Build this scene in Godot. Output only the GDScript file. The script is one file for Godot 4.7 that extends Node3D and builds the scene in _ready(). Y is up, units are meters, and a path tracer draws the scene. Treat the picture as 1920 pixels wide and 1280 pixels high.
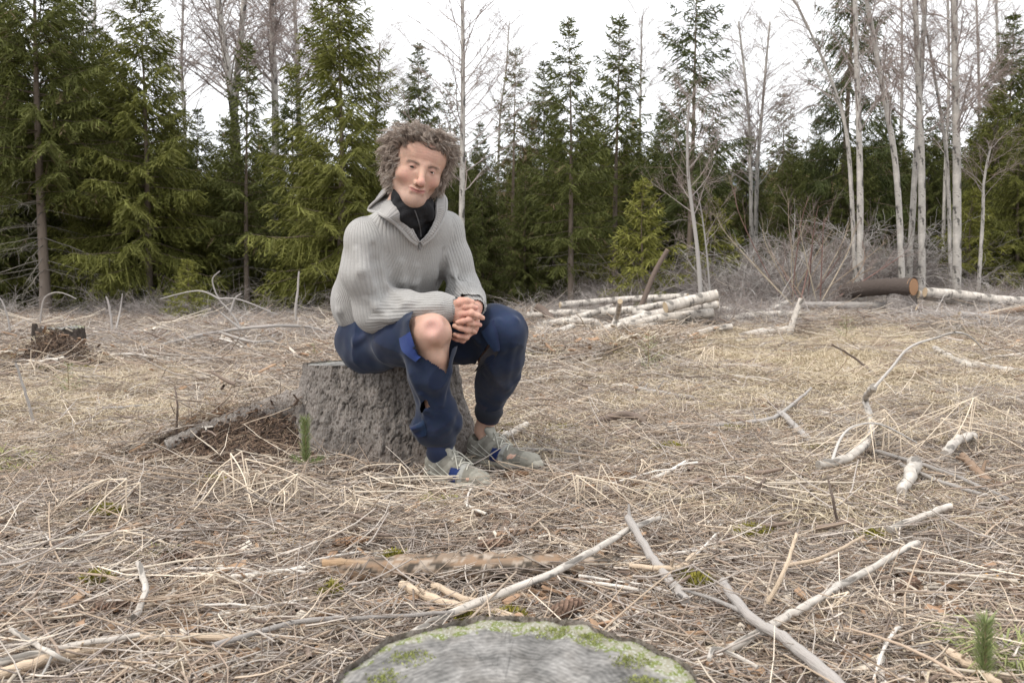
extends Node3D

const F := 1600.0
const EYE := Vector3(0.0, 0.7, 0.0)
const PITCH := -0.06865
var look := Basis(Vector3.RIGHT, PITCH)
var rng := RandomNumberGenerator.new()
var n_low := FastNoiseLite.new()
var n_mid := FastNoiseLite.new()
var n_fine := FastNoiseLite.new()
var taken := {}
var M := {}


# ---------------------------------------------------------------- mesh helper
class MB:
	var v := PackedVector3Array()
	var n := PackedVector3Array()
	var c := PackedColorArray()
	var t := PackedVector2Array()
	var i := PackedInt32Array()
	var flat := false

	# a tube along points; normals smooth, uv: u round the tube (0..1 times wrap), v along in metres
	func tube(p: PackedVector3Array, r: PackedFloat32Array, sides: int, col: Color, cap := true, col2 := Color(-1, 0, 0), bump := 0.0, seed_ := 0) -> void:
		var m := p.size()
		if m < 2:
			return
		var tan0 := (p[1] - p[0]).normalized()
		var x := tan0.cross(Vector3(0.31, 0.9, 0.29)).normalized()
		if x.length() < 0.5:
			x = tan0.cross(Vector3.RIGHT).normalized()
		var first := v.size()
		var along := 0.0
		for k in m:
			var tg := (p[mini(k + 1, m - 1)] - p[maxi(k - 1, 0)]).normalized()
			x = (x - tg * x.dot(tg)).normalized()
			var y := tg.cross(x)
			if k > 0:
				along += p[k].distance_to(p[k - 1])
			var cc := col if col2.r < 0.0 else col.lerp(col2, float(k) / (m - 1))
			for s in sides + 1:
				var a := TAU * s / sides
				var d := x * cos(a) + y * sin(a)
				var rr := r[k]
				if bump > 0.0:
					rr *= 1.0 + bump * sin(float((s % sides) * 37 + k * 91 + seed_ * 13) * 1.7)
				v.append(p[k] + d * rr)
				n.append(d)
				c.append(cc)
				t.append(Vector2(float(s) / sides, along))
		for k in m - 1:
			for s in sides:
				var a := first + k * (sides + 1) + s
				var b := a + 1
				var d := a + sides + 1
				var e := d + 1
				i.append_array([a, e, b, a, d, e])
		if cap:
			for e in 2:
				var k := 0 if e == 0 else m - 1
				if r[k] < 0.0012:
					continue
				var tg := (p[0] - p[1]).normalized() if e == 0 else (p[m - 1] - p[m - 2]).normalized()
				var o := v.size()
				v.append(p[k]); n.append(tg); c.append(col); t.append(Vector2(0.5, along))
				for s in sides + 1:
					v.append(v[first + k * (sides + 1) + s]); n.append(tg); c.append(col); t.append(Vector2(0.5, along))
				for s in sides:
					if e == 0:
						i.append_array([o, o + 1 + s, o + 2 + s])
					else:
						i.append_array([o, o + 2 + s, o + 1 + s])

	# a flat leaf or needle: base, two sides, tip
	func kite(a: Vector3, b: Vector3, side: Vector3, col: Color, col2: Color) -> void:
		var o := v.size()
		var mid := a.lerp(b, 0.42)
		v.append(a); v.append(mid + side); v.append(b); v.append(mid - side)
		c.append(col); c.append(col); c.append(col2); c.append(col)
		i.append_array([o, o + 1, o + 2, o, o + 2, o + 3])

	# a ribbon along points, width w (per point), facing roughly "face"
	func ribbon(p: PackedVector3Array, w: float, face: Vector3, col: Color, col2: Color) -> void:
		var o := v.size()
		var m := p.size()
		for k in m:
			var tg := (p[mini(k + 1, m - 1)] - p[maxi(k - 1, 0)]).normalized()
			var s := tg.cross(face).normalized() * w * (1.0 if k < m - 1 else 0.15)
			var cc := col.lerp(col2, float(k) / (m - 1))
			v.append(p[k] + s); v.append(p[k] - s)
			c.append(cc); c.append(cc)
		for k in m - 1:
			var a := o + k * 2
			i.append_array([a, a + 1, a + 2, a + 1, a + 3, a + 2])

	func mesh() -> ArrayMesh:
		var out := ArrayMesh.new()
		if i.is_empty():
			return out
		var arr := []
		arr.resize(Mesh.ARRAY_MAX)
		arr[Mesh.ARRAY_VERTEX] = v
		if n.size() == v.size():
			arr[Mesh.ARRAY_NORMAL] = n
		if c.size() == v.size():
			arr[Mesh.ARRAY_COLOR] = c
		if t.size() == v.size():
			arr[Mesh.ARRAY_TEX_UV] = t
		arr[Mesh.ARRAY_INDEX] = i
		out.add_surface_from_arrays(Mesh.PRIMITIVE_TRIANGLES, arr)
		return out


# ---------------------------------------------------------------- naming, places
func numbered(called: String) -> String:
	if not taken.has(called):
		taken[called] = 0
		return called
	taken[called] += 1
	return "%s_%03d" % [called, taken[called]]


func tag(o: Node3D, label: String, category: String, group := "", kind := "") -> void:
	if label: o.set_meta("label", label)
	if category: o.set_meta("category", category)
	if group: o.set_meta("group", group)
	if kind: o.set_meta("kind", kind)


func thing(called: String, label: String, category: String, where := Vector3.ZERO, group := "") -> Node3D:
	var o := Node3D.new()
	o.name = numbered(called)
	add_child(o)
	o.position = where
	tag(o, label, category, group)
	return o


func put(called: String, m: Mesh, mat: Material, parent: Node3D = null) -> MeshInstance3D:
	var o := MeshInstance3D.new()
	o.mesh = m
	o.material_override = mat
	if parent == null:
		o.name = numbered(called)
		add_child(o)
	else:
		o.name = called
		parent.add_child(o, true)
	return o


func ray(u: float, v: float) -> Vector3:
	var d := look * Vector3((u - 960.0) / F, (640.0 - v) / F, -1.0)
	return d / -d.z


func at(u: float, v: float, z: float) -> Vector3:
	return EYE + ray(u, v) * z


# where the line of sight through a point of the photograph meets the ground
func onto(u: float, v: float, lift := 0.0) -> Vector3:
	var d := ray(u, v)
	var z := 0.5
	var step := 0.05
	while z < 70.0:
		var p := EYE + d * z
		if p.y - lift < gh(p.x, p.z):
			break
		step = 0.02 + z * 0.015
		z += step
	var lo := z - step
	for k in 10:
		var mid := (lo + z) * 0.5
		var p := EYE + d * mid
		if p.y - lift < gh(p.x, p.z):
			z = mid
		else:
			lo = mid
	return EYE + d * z


func on_ground(x: float, z: float, lift := 0.0) -> Vector3:
	return Vector3(x, gh(x, z) + lift, z)


func sst(a: float, b: float, x: float) -> float:
	var t := clampf((x - a) / (b - a), 0.0, 1.0)
	return t * t * (3.0 - 2.0 * t)


func lump(x: float, z: float, cx: float, cz: float, rx: float, rz: float) -> float:
	var dx := (x - cx) / rx
	var dz := (z - cz) / rz
	return exp(-(dx * dx + dz * dz))


func gh(x: float, z: float) -> float:
	var d := -z
	var y := 0.09 * n_low.get_noise_2d(x, z) * sst(2.5, 6.0, d) + lerpf(0.022, 0.045, sst(3.5, 5.0, d)) * n_mid.get_noise_2d(x, z) + 0.010 * n_fine.get_noise_2d(x, z)
	y += 0.30 * sst(7.5, 15.0, d) * sst(-1.5, 5.5, x)
	y += 0.05 * sst(3.0, 8.0, d) * sst(0.5, 3.0, x)
	y += 0.17 * lump(x, z, -1.0, -3.25, 0.36, 0.22) + 0.05 * lump(x, z, -0.8, -3.0, 0.4, 0.3)
	y += 0.30 * lump(x, z, -3.55, -6.6, 0.30, 0.28)
	y += 0.14 * lump(x, z, 0.25, -7.1, 0.28, 0.25) + 0.12 * lump(x, z, 1.0, -6.7, 0.33, 0.25)
	y -= 0.012 * lump(x, z, -0.2, -2.9, 0.25, 0.2)
	y += d * 0.02 * sst(30.0, 60.0, d)
	return y


# where felling left a grey mat of slash
func slash_at(x: float, z: float) -> float:
	var d := -z
	var l := sst(7.0, 9.0, d) * sst(0.4, -0.6, x / d * 2.0 + 0.4)
	var m := sst(8.5, 10.0, d) * sst(-0.15, 0.05, x / d) * sst(0.42, 0.30, x / d)
	var r := sst(8.5, 10.5, d) * sst(0.46, 0.50, x / d)
	var t := sst(3.6, 4.4, d) * sst(8.0, 6.5, d) * sst(0.42, 0.50, x / d)
	return clampf(l + m + r + 0.8 * t, 0, 1) * sst(16.5, 15.0, d)


func lin(r: float, g: float, b: float) -> Color:
	return Color(r, g, b).linear_to_srgb()


func rnd(a: float, b: float) -> float:
	return rng.randf_range(a, b)


func rv() -> Vector3:
	return Vector3(rng.randf_range(-1, 1), rng.randf_range(-1, 1), rng.randf_range(-1, 1))


func shade(c: Color, k: float) -> Color:
	return Color(c.r * k, c.g * k, c.b * k)


# smooth curve through a few points
func curve(p: PackedVector3Array, per: int) -> PackedVector3Array:
	var out := PackedVector3Array()
	var m := p.size()
	if m == 2:
		for k in per + 1:
			out.append(p[0].lerp(p[1], float(k) / per))
		return out
	for k in m - 1:
		var a := p[maxi(k - 1, 0)]
		var b := p[k]
		var c := p[k + 1]
		var d := p[mini(k + 2, m - 1)]
		for q in per:
			out.append(b.cubic_interpolate(c, a, d, float(q) / per))
	out.append(p[m - 1])
	return out


func taper(m: int, a: float, b: float) -> PackedFloat32Array:
	var out := PackedFloat32Array()
	for k in m:
		out.append(lerpf(a, b, float(k) / maxf(1, m - 1)))
	return out


# ---------------------------------------------------------------- materials
func mat(col: Color, rough := 0.9, vertex := false) -> StandardMaterial3D:
	var m := StandardMaterial3D.new()
	m.albedo_color = col
	m.roughness = rough
	m.metallic_specular = 0.35
	m.vertex_color_use_as_albedo = vertex
	return m


func noise_tex(freq: float, size: int, seed_: int, octaves := 4, stops := [], ridged := false, sx := 1.0) -> ImageTexture:
	var n := FastNoiseLite.new()
	n.seed = seed_
	n.noise_type = FastNoiseLite.TYPE_SIMPLEX_SMOOTH
	n.frequency = freq
	n.fractal_octaves = octaves
	n.fractal_type = FastNoiseLite.FRACTAL_RIDGED if ridged else FastNoiseLite.FRACTAL_FBM
	var im := n.get_seamless_image(size, size)
	im.convert(Image.FORMAT_RGB8)
	if stops.size():
		var g := Gradient.new()
		g.offsets = PackedFloat32Array(stops[0])
		g.colors = PackedColorArray(stops[1])
		for y in size:
			for x in size:
				im.set_pixel(x, y, g.sample(im.get_pixel(x, y).r))
	return ImageTexture.create_from_image(im)


func bark_texture(strong := 1.0) -> ImageTexture:  # birch: white paper with dark dashes across
	var w := 128
	var h := 512
	var im := Image.create_empty(w, h, false, Image.FORMAT_RGB8)
	var a := FastNoiseLite.new()
	a.seed = 5
	a.frequency = 0.012
	a.fractal_octaves = 3
	var b := FastNoiseLite.new()
	b.seed = 9
	b.frequency = 0.05
	for y in h:
		for x in w:
			var ang := TAU * x / w
			var base := 0.76 + 0.13 * a.get_noise_3d(40.0 * cos(ang), y * 0.9, 40.0 * sin(ang))
			var dash := b.get_noise_3d(7.0 * cos(ang), y * 2.1, 7.0 * sin(ang))
			var patch := a.get_noise_3d(30.0 * cos(ang) + 90.0, y * 0.7, 30.0 * sin(ang))
			var k := 1.0
			if dash > 0.46:
				k = 0.35
			elif dash > 0.38:
				k = 0.7
			if patch > 0.40:
				k *= 0.38
			elif patch > 0.33:
				k *= 0.7
			k = lerpf(1.0, k, strong)
			im.set_pixel(x, y, Color(base * k, base * k * 0.985, base * k * 0.96))
	return ImageTexture.create_from_image(im)


func knit_texture(grey: bool) -> ImageTexture:  # two ribs, rows of stitches
	var s := 64
	var im := Image.create_empty(s, s, false, Image.FORMAT_RGB8)
	var n := FastNoiseLite.new()
	n.seed = 3
	n.frequency = 0.11
	for y in s:
		for x in s:
			var u := float(x) / s * 2.0
			var f := u - floorf(u)
			var rib := pow(absf(sin(PI * f)), 0.7)
			var row := 0.5 + 0.5 * cos(TAU * (float(y) / s * 4.0 + absf(f - 0.5) * 1.2))
			var h := rib * (0.72 + 0.28 * row)
			if grey:
				im.set_pixel(x, y, Color(h, h, h))
			else:
				var k := 0.93 + 0.1 * n.get_noise_2d(x, y) + 0.05 * h
				im.set_pixel(x, y, Color(k, k, k))
	return ImageTexture.create_from_image(im)


func rings_texture() -> ImageTexture:  # weathered end grain with growth rings and cracks
	var s := 768
	var im := Image.create_empty(s, s, false, Image.FORMAT_RGB8)
	var n := FastNoiseLite.new()
	n.seed = 21
	n.frequency = 0.008
	n.fractal_octaves = 4
	var q := FastNoiseLite.new()
	q.seed = 4
	q.frequency = 0.05
	q.fractal_octaves = 3
	for y in s:
		for x in s:
			var dx := float(x) / s - 0.46
			var dy := float(y) / s - 0.55
			var r := sqrt(dx * dx + dy * dy * 1.15)
			var a := atan2(dy, dx)
			var rr := r + 0.012 * n.get_noise_2d(x, y)
			var ring := 0.5 + 0.5 * sin(rr * 330.0 + 3.0 * n.get_noise_2d(x * 0.5, y * 0.5))
			var crack := absf(n.get_noise_2d(cos(a) * 260.0 + 500.0, sin(a) * 260.0 + r * 60.0))
			var k := 0.43 + 0.06 * ring + 0.16 * n.get_noise_2d(x + 300, y) + 0.10 * q.get_noise_2d(x, y)
			if crack < 0.008 and r > 0.06:
				k *= 0.84
			var warm := exp(-pow((r - 0.02) / 0.07, 2.0)) + 0.25 * maxf(0.0, n.get_noise_2d(x, y + 700))
			var c := Color(k * 1.0, k * 0.985, k * 0.965).lerp(Color(0.52 * k / 0.7, 0.44 * k / 0.7, 0.36 * k / 0.7), clampf(warm * 0.6, 0, 1))
			# sapwood ring: yellowish white, lichen specks
			var edge := sst(0.40, 0.46, r + 0.03 * n.get_noise_2d(x * 2, y * 2))
			c = c.lerp(Color(0.56, 0.545, 0.46), edge * 0.7)
			if edge > 0.15 and q.get_noise_2d(x * 0.6 + 80, y * 0.6) > 0.10:
				c = c.lerp(Color(0.38, 0.42, 0.19), 0.8)
			if edge > 0.3 and q.get_noise_2d(x * 2.2, y * 2.2 + 900) > 0.28:
				c = Color(0.66, 0.67, 0.64)
			im.set_pixel(x, y, c)
	return ImageTexture.create_from_image(im)


func make_materials() -> void:
	M.wood = mat(Color.WHITE, 0.85, true)
	var grain := noise_tex(0.03, 256, 31, 4)
	M.wood.heightmap_enabled = true
	M.wood.heightmap_texture = grain
	M.wood.heightmap_scale = 0.15
	M.wood.uv1_scale = Vector3(2, 3, 1)
	M.twig = mat(Color.WHITE, 0.85, true)
	M.needle = mat(Color.WHITE, 0.7, true)
	M.needle.backlight_enabled = true
	M.needle.backlight = lin(0.25, 0.3, 0.12)
	M.grass = mat(Color.WHITE, 0.75, true)
	M.grass.backlight_enabled = true
	M.grass.backlight = lin(0.3, 0.27, 0.18)
	M.birch = mat(Color(0.88, 0.87, 0.86), 0.75)
	M.birch.albedo_texture = bark_texture(0.7)
	M.birch.uv1_scale = Vector3(1, 1.1, 1)
	M.birch_stick = mat(Color(0.94, 0.92, 0.90), 0.8)
	M.birch_stick.albedo_texture = bark_texture(0.5)
	M.birch_stick.uv1_scale = Vector3(1, 2.6, 1)
	var flake := noise_tex(0.014, 512, 12, 5, [], true)
	M.spruce_bark = mat(Color.WHITE, 0.95, true)
	M.spruce_bark.heightmap_enabled = true
	M.spruce_bark.heightmap_texture = flake
	M.spruce_bark.heightmap_scale = 0.6
	M.spruce_bark.uv1_scale = Vector3(1, 1.5, 1)
	M.stump_bark = mat(Color.WHITE, 0.95, true)
	M.stump_bark.heightmap_enabled = true
	M.stump_bark.heightmap_texture = noise_tex(0.02, 512, 77, 5, [], true)
	M.stump_bark.heightmap_scale = 0.45
	M.stump_bark.uv1_triplanar = true
	M.stump_bark.uv1_scale = Vector3(8, 4.5, 8)
	M.stump_bark.albedo_texture = noise_tex(0.025, 512, 78, 5, [[0.0, 0.38, 0.55, 1.0], [Color(0.55, 0.5, 0.46), Color(0.8, 0.78, 0.76), Color(0.95, 0.94, 0.93), Color(1, 1, 1)]])
	M.rings = mat(Color.WHITE, 0.85)
	M.rings.albedo_texture = rings_texture()
	M.rings.heightmap_enabled = true
	M.rings.heightmap_texture = grain
	M.rings.heightmap_scale = 0.12
	M.ground = mat(Color.WHITE, 1.0, true)
	M.ground.albedo_texture = noise_tex(0.03, 1024, 41, 6, [[0.0, 0.35, 0.5, 0.62, 0.8, 1.0], [Color(0.36, 0.29, 0.24), Color(0.56, 0.47, 0.40), Color(0.68, 0.58, 0.50), Color(0.80, 0.72, 0.63), Color(0.95, 0.88, 0.80), Color(1, 0.97, 0.92)]])
	M.ground.uv1_triplanar = true
	M.ground.uv1_world_triplanar = true
	M.ground.uv1_scale = Vector3(1.7, 1.7, 1.7)
	M.ground.heightmap_enabled = true
	M.ground.heightmap_texture = noise_tex(0.06, 512, 42, 5)
	M.ground.heightmap_scale = 2.0
	M.moss = mat(Color.WHITE, 1.0, true)


# ================================================================ the scene
func _ready() -> void:
	rng.seed = 20
	n_low.seed = 1
	n_low.frequency = 0.35
	n_mid.seed = 2
	n_mid.frequency = 1.6
	n_fine.seed = 3
	n_fine.frequency = 6.0
	# camera
	var cam := Camera3D.new()
	cam.name = "camera"
	add_child(cam)
	cam.position = EYE
	cam.basis = look
	var lens := CameraAttributesPhysical.new()
	lens.frustum_focal_length = 30.0
	lens.frustum_focus_distance = 3.0
	lens.frustum_near = 0.05
	lens.frustum_far = 3000.0
	lens.exposure_aperture = 8.0
	cam.attributes = lens
	cam.fov = 43.6028
	cam.near = 0.05
	cam.far = 3000.0
	cam.current = true
	# sky: an even bright cover of cloud
	var env := Environment.new()
	env.background_mode = Environment.BG_SKY
	var sky := Sky.new()
	var sm := ProceduralSkyMaterial.new()
	sm.sky_top_color = Color(0.985, 0.99, 1.0)
	sm.sky_horizon_color = Color(0.965, 0.975, 0.99)
	sm.sky_curve = 0.2
	sm.ground_bottom_color = Color(0.30, 0.27, 0.24)
	sm.ground_horizon_color = Color(0.6, 0.6, 0.6)
	sm.sky_energy_multiplier = 1.02
	sky.sky_material = sm
	env.sky = sky
	env.tonemap_mode = Environment.TONE_MAPPER_LINEAR
	env.tonemap_exposure = 1.66
	env.sdfgi_enabled = true
	env.ssao_enabled = true
	env.ssil_enabled = true
	var we := WorldEnvironment.new()
	we.name = "daylight"
	we.environment = env
	add_child(we)
	# sun behind thin cloud, high on the left behind the camera
	var sun := DirectionalLight3D.new()
	sun.name = "sun"
	sun.light_energy = 0.5
	sun.light_color = Color(1.0, 0.97, 0.93)
	sun.light_angular_distance = 14.0
	sun.shadow_enabled = true
	add_child(sun)
	sun.look_at_from_position(Vector3(-3.5, 7.0, 3.0), Vector3.ZERO, Vector3.UP)
	make_materials()
	build_ground()
	build_forest()
	build_stumps()
	build_branches()
	build_plants()
	build_litter()
	build_person()


# ---------------------------------------------------------------- ground and hill
func build_ground() -> void:
	var zs := PackedFloat32Array()
	var z := 2.5
	while z > -6.5:
		zs.append(z)
		z -= 0.05
	var step := 0.05
	while z > -900.0:
		zs.append(z)
		step *= 1.05
		z -= step
	var xs := PackedFloat32Array()
	var x := 0.0
	step = 0.05
	while x < 900.0:
		xs.append(x)
		if x > 2.6:
			step *= 1.06
		x += step
	var all := PackedFloat32Array()
	for k in range(xs.size() - 1, 0, -1):
		all.append(-xs[k])
	all.append_array(xs)
	var b := MB.new()
	var w := all.size()
	for zz in zs:
		for xx in all:
			b.v.append(Vector3(xx, gh(xx, zz), zz))
	for r in zs.size():
		for k in w:
			var p := b.v[r * w + k]
			var l := b.v[r * w + maxi(k - 1, 0)]
			var q := b.v[r * w + mini(k + 1, w - 1)]
			var f := b.v[maxi(r - 1, 0) * w + k]
			var g := b.v[mini(r + 1, zs.size() - 1) * w + k]
			b.n.append((f - g).cross(q - l).normalized())
			b.c.append(ground_tint(p.x, p.z))
	for r in zs.size() - 1:
		for k in w - 1:
			var a := r * w + k
			b.i.append_array([a, a + w, a + 1, a + 1, a + w, a + w + 1])
	var o := put("ground", b.mesh(), M.ground)
	o.set_meta("kind", "structure")
	# wooded hill far behind the trees
	var hb := MB.new()
	var nx := 120
	var nz := 14
	var hn := FastNoiseLite.new()
	hn.seed = 8
	hn.frequency = 0.012
	for r in nz:
		for k in nx:
			var hx := lerpf(-500.0, 700.0, float(k) / (nx - 1))
			var hz := -330.0 - r * 22.0
			var top := 58.0 * sst(0.0, 1.0, sin(PI * clampf(float(r) / (nz - 1), 0.0, 1.0)))
			var prof := 0.55 + 0.45 * exp(-pow((hx - 150.0) / 190.0, 2.0)) + 0.10 * hn.get_noise_2d(hx, 0.0)
			hb.v.append(Vector3(hx, top * prof + 4.0 * hn.get_noise_2d(hx * 6.0, hz * 6.0) - 2.0, hz))
	for r in nz - 1:
		for k in nx - 1:
			var a := r * nx + k
			hb.i.append_array([a, a + nx, a + 1, a + 1, a + nx, a + nx + 1])
	var hill := put("wooded_hill", hb.mesh(), mat(lin(0.10, 0.115, 0.13), 1.0))
	hill.set_meta("kind", "structure")


# base colour of the soil: dark humus, brown needle litter, straw
func ground_tint(x: float, z: float) -> Color:
	var d := -z
	var c := Color(0.56, 0.475, 0.42)
	var a := n_low.get_noise_2d(x * 1.7 + 9.0, z * 1.7)
	c = c.lerp(Color(0.75, 0.64, 0.50), clampf(a * 1.4 + 0.2, 0, 1) * 0.6)
	c = c.lerp(Color(0.80, 0.68, 0.46), 0.8 * straw_at(x, z))
	var dark := 1.4 * lump(x, z, -1.0, -3.08, 0.34, 0.14) + 0.6 * lump(x, z, -3.55, -6.4, 0.35, 0.3) + lump(x, z, 0.25, -6.7, 0.28, 0.22) + lump(x, z, 1.0, -6.3, 0.32, 0.2) + 0.8 * lump(x, z, -0.62, -2.98, 0.25, 0.12)
	dark += 0.8 * sst(-0.08, -0.28, n_mid.get_noise_2d(x * 0.75 + 50.0, z * 0.75)) * sst(16.0, 10.0, d)
	dark += sst(0.25, 0.5, n_mid.get_noise_2d(x * 1.3, z * 1.3)) * 0.6
	c = c.lerp(Color(0.16, 0.11, 0.08), clampf(dark, 0, 0.9))
	c = c.lerp(Color(0.42, 0.40, 0.40), 0.5 * sst(5.5, 7.5, d) * sst(-0.5, -2.0, x))
	c = c.lerp(Color(0.40, 0.37, 0.36), 0.7 * slash_at(x, z))
	c = shade(c, 0.70)
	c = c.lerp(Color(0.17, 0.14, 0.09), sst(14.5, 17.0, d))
	return c


func straw_at(x: float, z: float) -> float:
	var k := 1.6 * lump(x, z, 2.3, -6.6, 1.3, 2.0) + 1.4 * lump(x, z, 3.6, -8.8, 1.6, 1.6) + 0.9 * lump(x, z, -2.3, -4.5, 0.8, 0.8) + 0.7 * lump(x, z, -3.0, -6.0, 0.9, 0.8)
	k += 0.5 * lump(x, z, 0.95, -2.6, 0.35, 0.25) + 0.6 * lump(x, z, 0.9, -4.5, 0.4, 0.35)
	k += 0.5 * sst(0.2, 0.6, n_low.get_noise_2d(x * 1.5 - 30.0, z * 1.5))
	return clampf(k * 0.75, 0, 1)


# ---------------------------------------------------------------- spruces
# style: spread (m), live (height share where green branches begin), droop, thin (0..1), light (0 dark .. 1 yellow green), dead (0..1)
func spruce_parts(h: float, spread: float, live: float, droop: float, thin: float, light: float, dead: float, seed_: int) -> Array:
	rng.seed = seed_
	var trunk := MB.new()
	var tp := PackedVector3Array()
	var tr := PackedFloat32Array()
	var rb := 0.0105 * h + 0.014
	for k in 11:
		var s := k / 10.0
		tp.append(Vector3(0.03 * sin(s * 5.0 + seed_), h * s - 0.15 * (1.0 - s), 0.03 * cos(s * 4.0 + seed_)))
		tr.append(maxf(0.006, rb * pow(1.0 - s, 1.12) * (1.25 if k == 0 else 1.0)))
	var barkc := Color(0.20, 0.165, 0.14)
	trunk.tube(tp, tr, 9, barkc, true, Color(0.22, 0.17, 0.12), 0.05, seed_)
	var crown := MB.new()
	var bare := MB.new()
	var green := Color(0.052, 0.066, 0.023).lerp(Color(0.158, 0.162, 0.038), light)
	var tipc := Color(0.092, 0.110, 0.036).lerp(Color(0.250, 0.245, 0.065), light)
	var y := 0.10 * h if live < 0.12 else 0.06 * h
	while y < h * 0.985:
		var t := y / h
		var whorl := int(rnd(4.0, 6.99) * (1.0 - 0.55 * thin)) if t < 0.9 else 4
		var turn := rnd(0, TAU)
		for b in whorl:
			var az := turn + TAU * b / whorl + rnd(-0.3, 0.3)
			var grown := t >= live + rnd(-0.05, 0.05)
			var len := spread * pow(1.0 - t, 0.72) * rnd(0.7, 1.15) + 0.07
			if t < live + 0.08:
				len *= 0.75
			var up := lerpf(-0.22, 0.85, pow(t, 1.3)) + rnd(-0.12, 0.12)
			var out := Vector3(cos(az), 0, sin(az))
			var pts := PackedVector3Array()
			var base := Vector3(0, y + rnd(-0.05, 0.05), 0)
			for k in 6:
				var s := k / 5.0
				var lift := sin(up) * s - droop * 0.55 * s * s + droop * 0.42 * s * s * s
				pts.append(base + out * (len * s * cos(up)) + Vector3(0, len * lift, 0) + rv() * 0.015)
			if not grown:
				if rng.randf() < 0.75:
					bare_branch(bare, pts, len)
				continue
			bare.tube(pts, taper(6, 0.004 + 0.008 * len, 0.002), 3, Color(0.15, 0.12, 0.09), false)
			var s := 0.16
			var flat := out.cross(Vector3.UP).normalized()
			var reach := len * 0.45
			while s < 1.0:
				var f := s * 5.0
				var k := mini(int(f), 4)
				var p := pts[k].lerp(pts[k + 1], f - k)
				var dirn := (pts[k + 1] - pts[k]).normalized()
				for side: float in [-1.0, 1.0]:
					if rng.randf() < thin * 0.35 or (dead > 0.0 and rng.randf() < dead * 0.5):
						continue
					var l := reach * (1.08 - 0.80 * s) * rnd(0.55, 1.15) + 0.05
					var hang := rnd(0.15, 0.65) + droop * 0.5
					var td := (dirn * rnd(0.55, 0.9) + flat * side * rnd(0.6, 0.95) - Vector3.UP * hang * (1.0 if t < 0.85 else 0.2)).normalized()
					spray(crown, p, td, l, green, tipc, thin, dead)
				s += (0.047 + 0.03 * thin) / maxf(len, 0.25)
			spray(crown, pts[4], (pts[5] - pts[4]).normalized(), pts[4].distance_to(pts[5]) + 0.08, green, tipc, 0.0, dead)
		y += rnd(0.75, 1.15) * lerpf(0.19, 0.26, thin) * (0.7 + 0.06 * h)
	# leader
	spray(crown, Vector3(tp[10].x, h - 0.30, tp[10].z), Vector3.UP, 0.42, green, tipc, 0.0, dead)
	return [trunk.mesh(), crown.mesh(), bare.mesh()]


func bare_branch(b: MB, pts: PackedVector3Array, len: float) -> void:
	var c := Color(0.24, 0.22, 0.19) * rnd(0.7, 1.2)
	b.tube(pts, taper(6, 0.003 + 0.006 * len, 0.0015), 3, c, false)
	for q in int(5 + len * 8):
		var f := rnd(1.0, 4.99)
		var k := int(f)
		var p := pts[k].lerp(pts[k + 1], f - k)
		var d := ((pts[k + 1] - pts[k]).normalized() + rv() * 0.9 - Vector3.UP * 0.3).normalized()
		var l := rnd(0.08, 0.35) * minf(1.0, len)
		b.tube(PackedVector3Array([p, p + d * l * 0.5 + rv() * 0.02, p + d * l - Vector3.UP * 0.05 * l]), PackedFloat32Array([0.0025, 0.0018, 0.001]), 3, c, false)


func spray(b: MB, p: Vector3, d: Vector3, l: float, col: Color, tip: Color, thin: float, dead: float) -> void:
	var k := rnd(0.72, 1.2)
	if dead > 0.0 and rng.randf() < dead:
		col = Color(0.16, 0.12, 0.07)
		tip = Color(0.20, 0.15, 0.09)
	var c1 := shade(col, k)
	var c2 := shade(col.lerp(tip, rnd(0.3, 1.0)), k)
	var x := d.cross(Vector3(0.2, 0.9, 0.3)).normalized()
	var y := d.cross(x)
	var s := 0.0
	var step := 0.042
	while s < l:
		var q := p + d * s - Vector3.UP * (0.25 * s * s / maxf(l, 0.1))
		var sd := (x * rnd(-1, 1) + y * rnd(-1, 1) * 0.6).normalized()
		var e := (d * rnd(0.5, 0.9) + sd * rnd(0.5, 0.9) - Vector3.UP * 0.12) * rnd(0.06, 0.11)
		var w := e.cross(rv()).normalized() * rnd(0.008, 0.013)
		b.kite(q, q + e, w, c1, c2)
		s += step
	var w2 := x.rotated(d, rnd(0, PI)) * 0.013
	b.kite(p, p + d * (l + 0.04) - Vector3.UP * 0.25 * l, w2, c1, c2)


func place_spruce(parts: Array, u: float, z: float, h: float, h0: float, label: String, group := "spruces along the forest edge") -> void:
	var d := ray(u, 560.0)
	var x := d.x * z
	var o := thing("spruce_tree", label, "spruce", on_ground(x, -z, -0.05), group)
	put("trunk", parts[0], M.spruce_bark, o)
	put("crown", parts[1], M.needle, o)
	if (parts[2] as ArrayMesh).get_surface_count():
		put("dead_branches", parts[2], M.twig, o).set_meta("kind", "stuff")
	var s := h / h0
	var wide := s * rnd(0.92, 1.08)
	o.scale = Vector3(wide, s, wide)
	o.rotation = Vector3(rnd(-0.02, 0.02), rnd(0, TAU), rnd(-0.02, 0.02))


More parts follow.
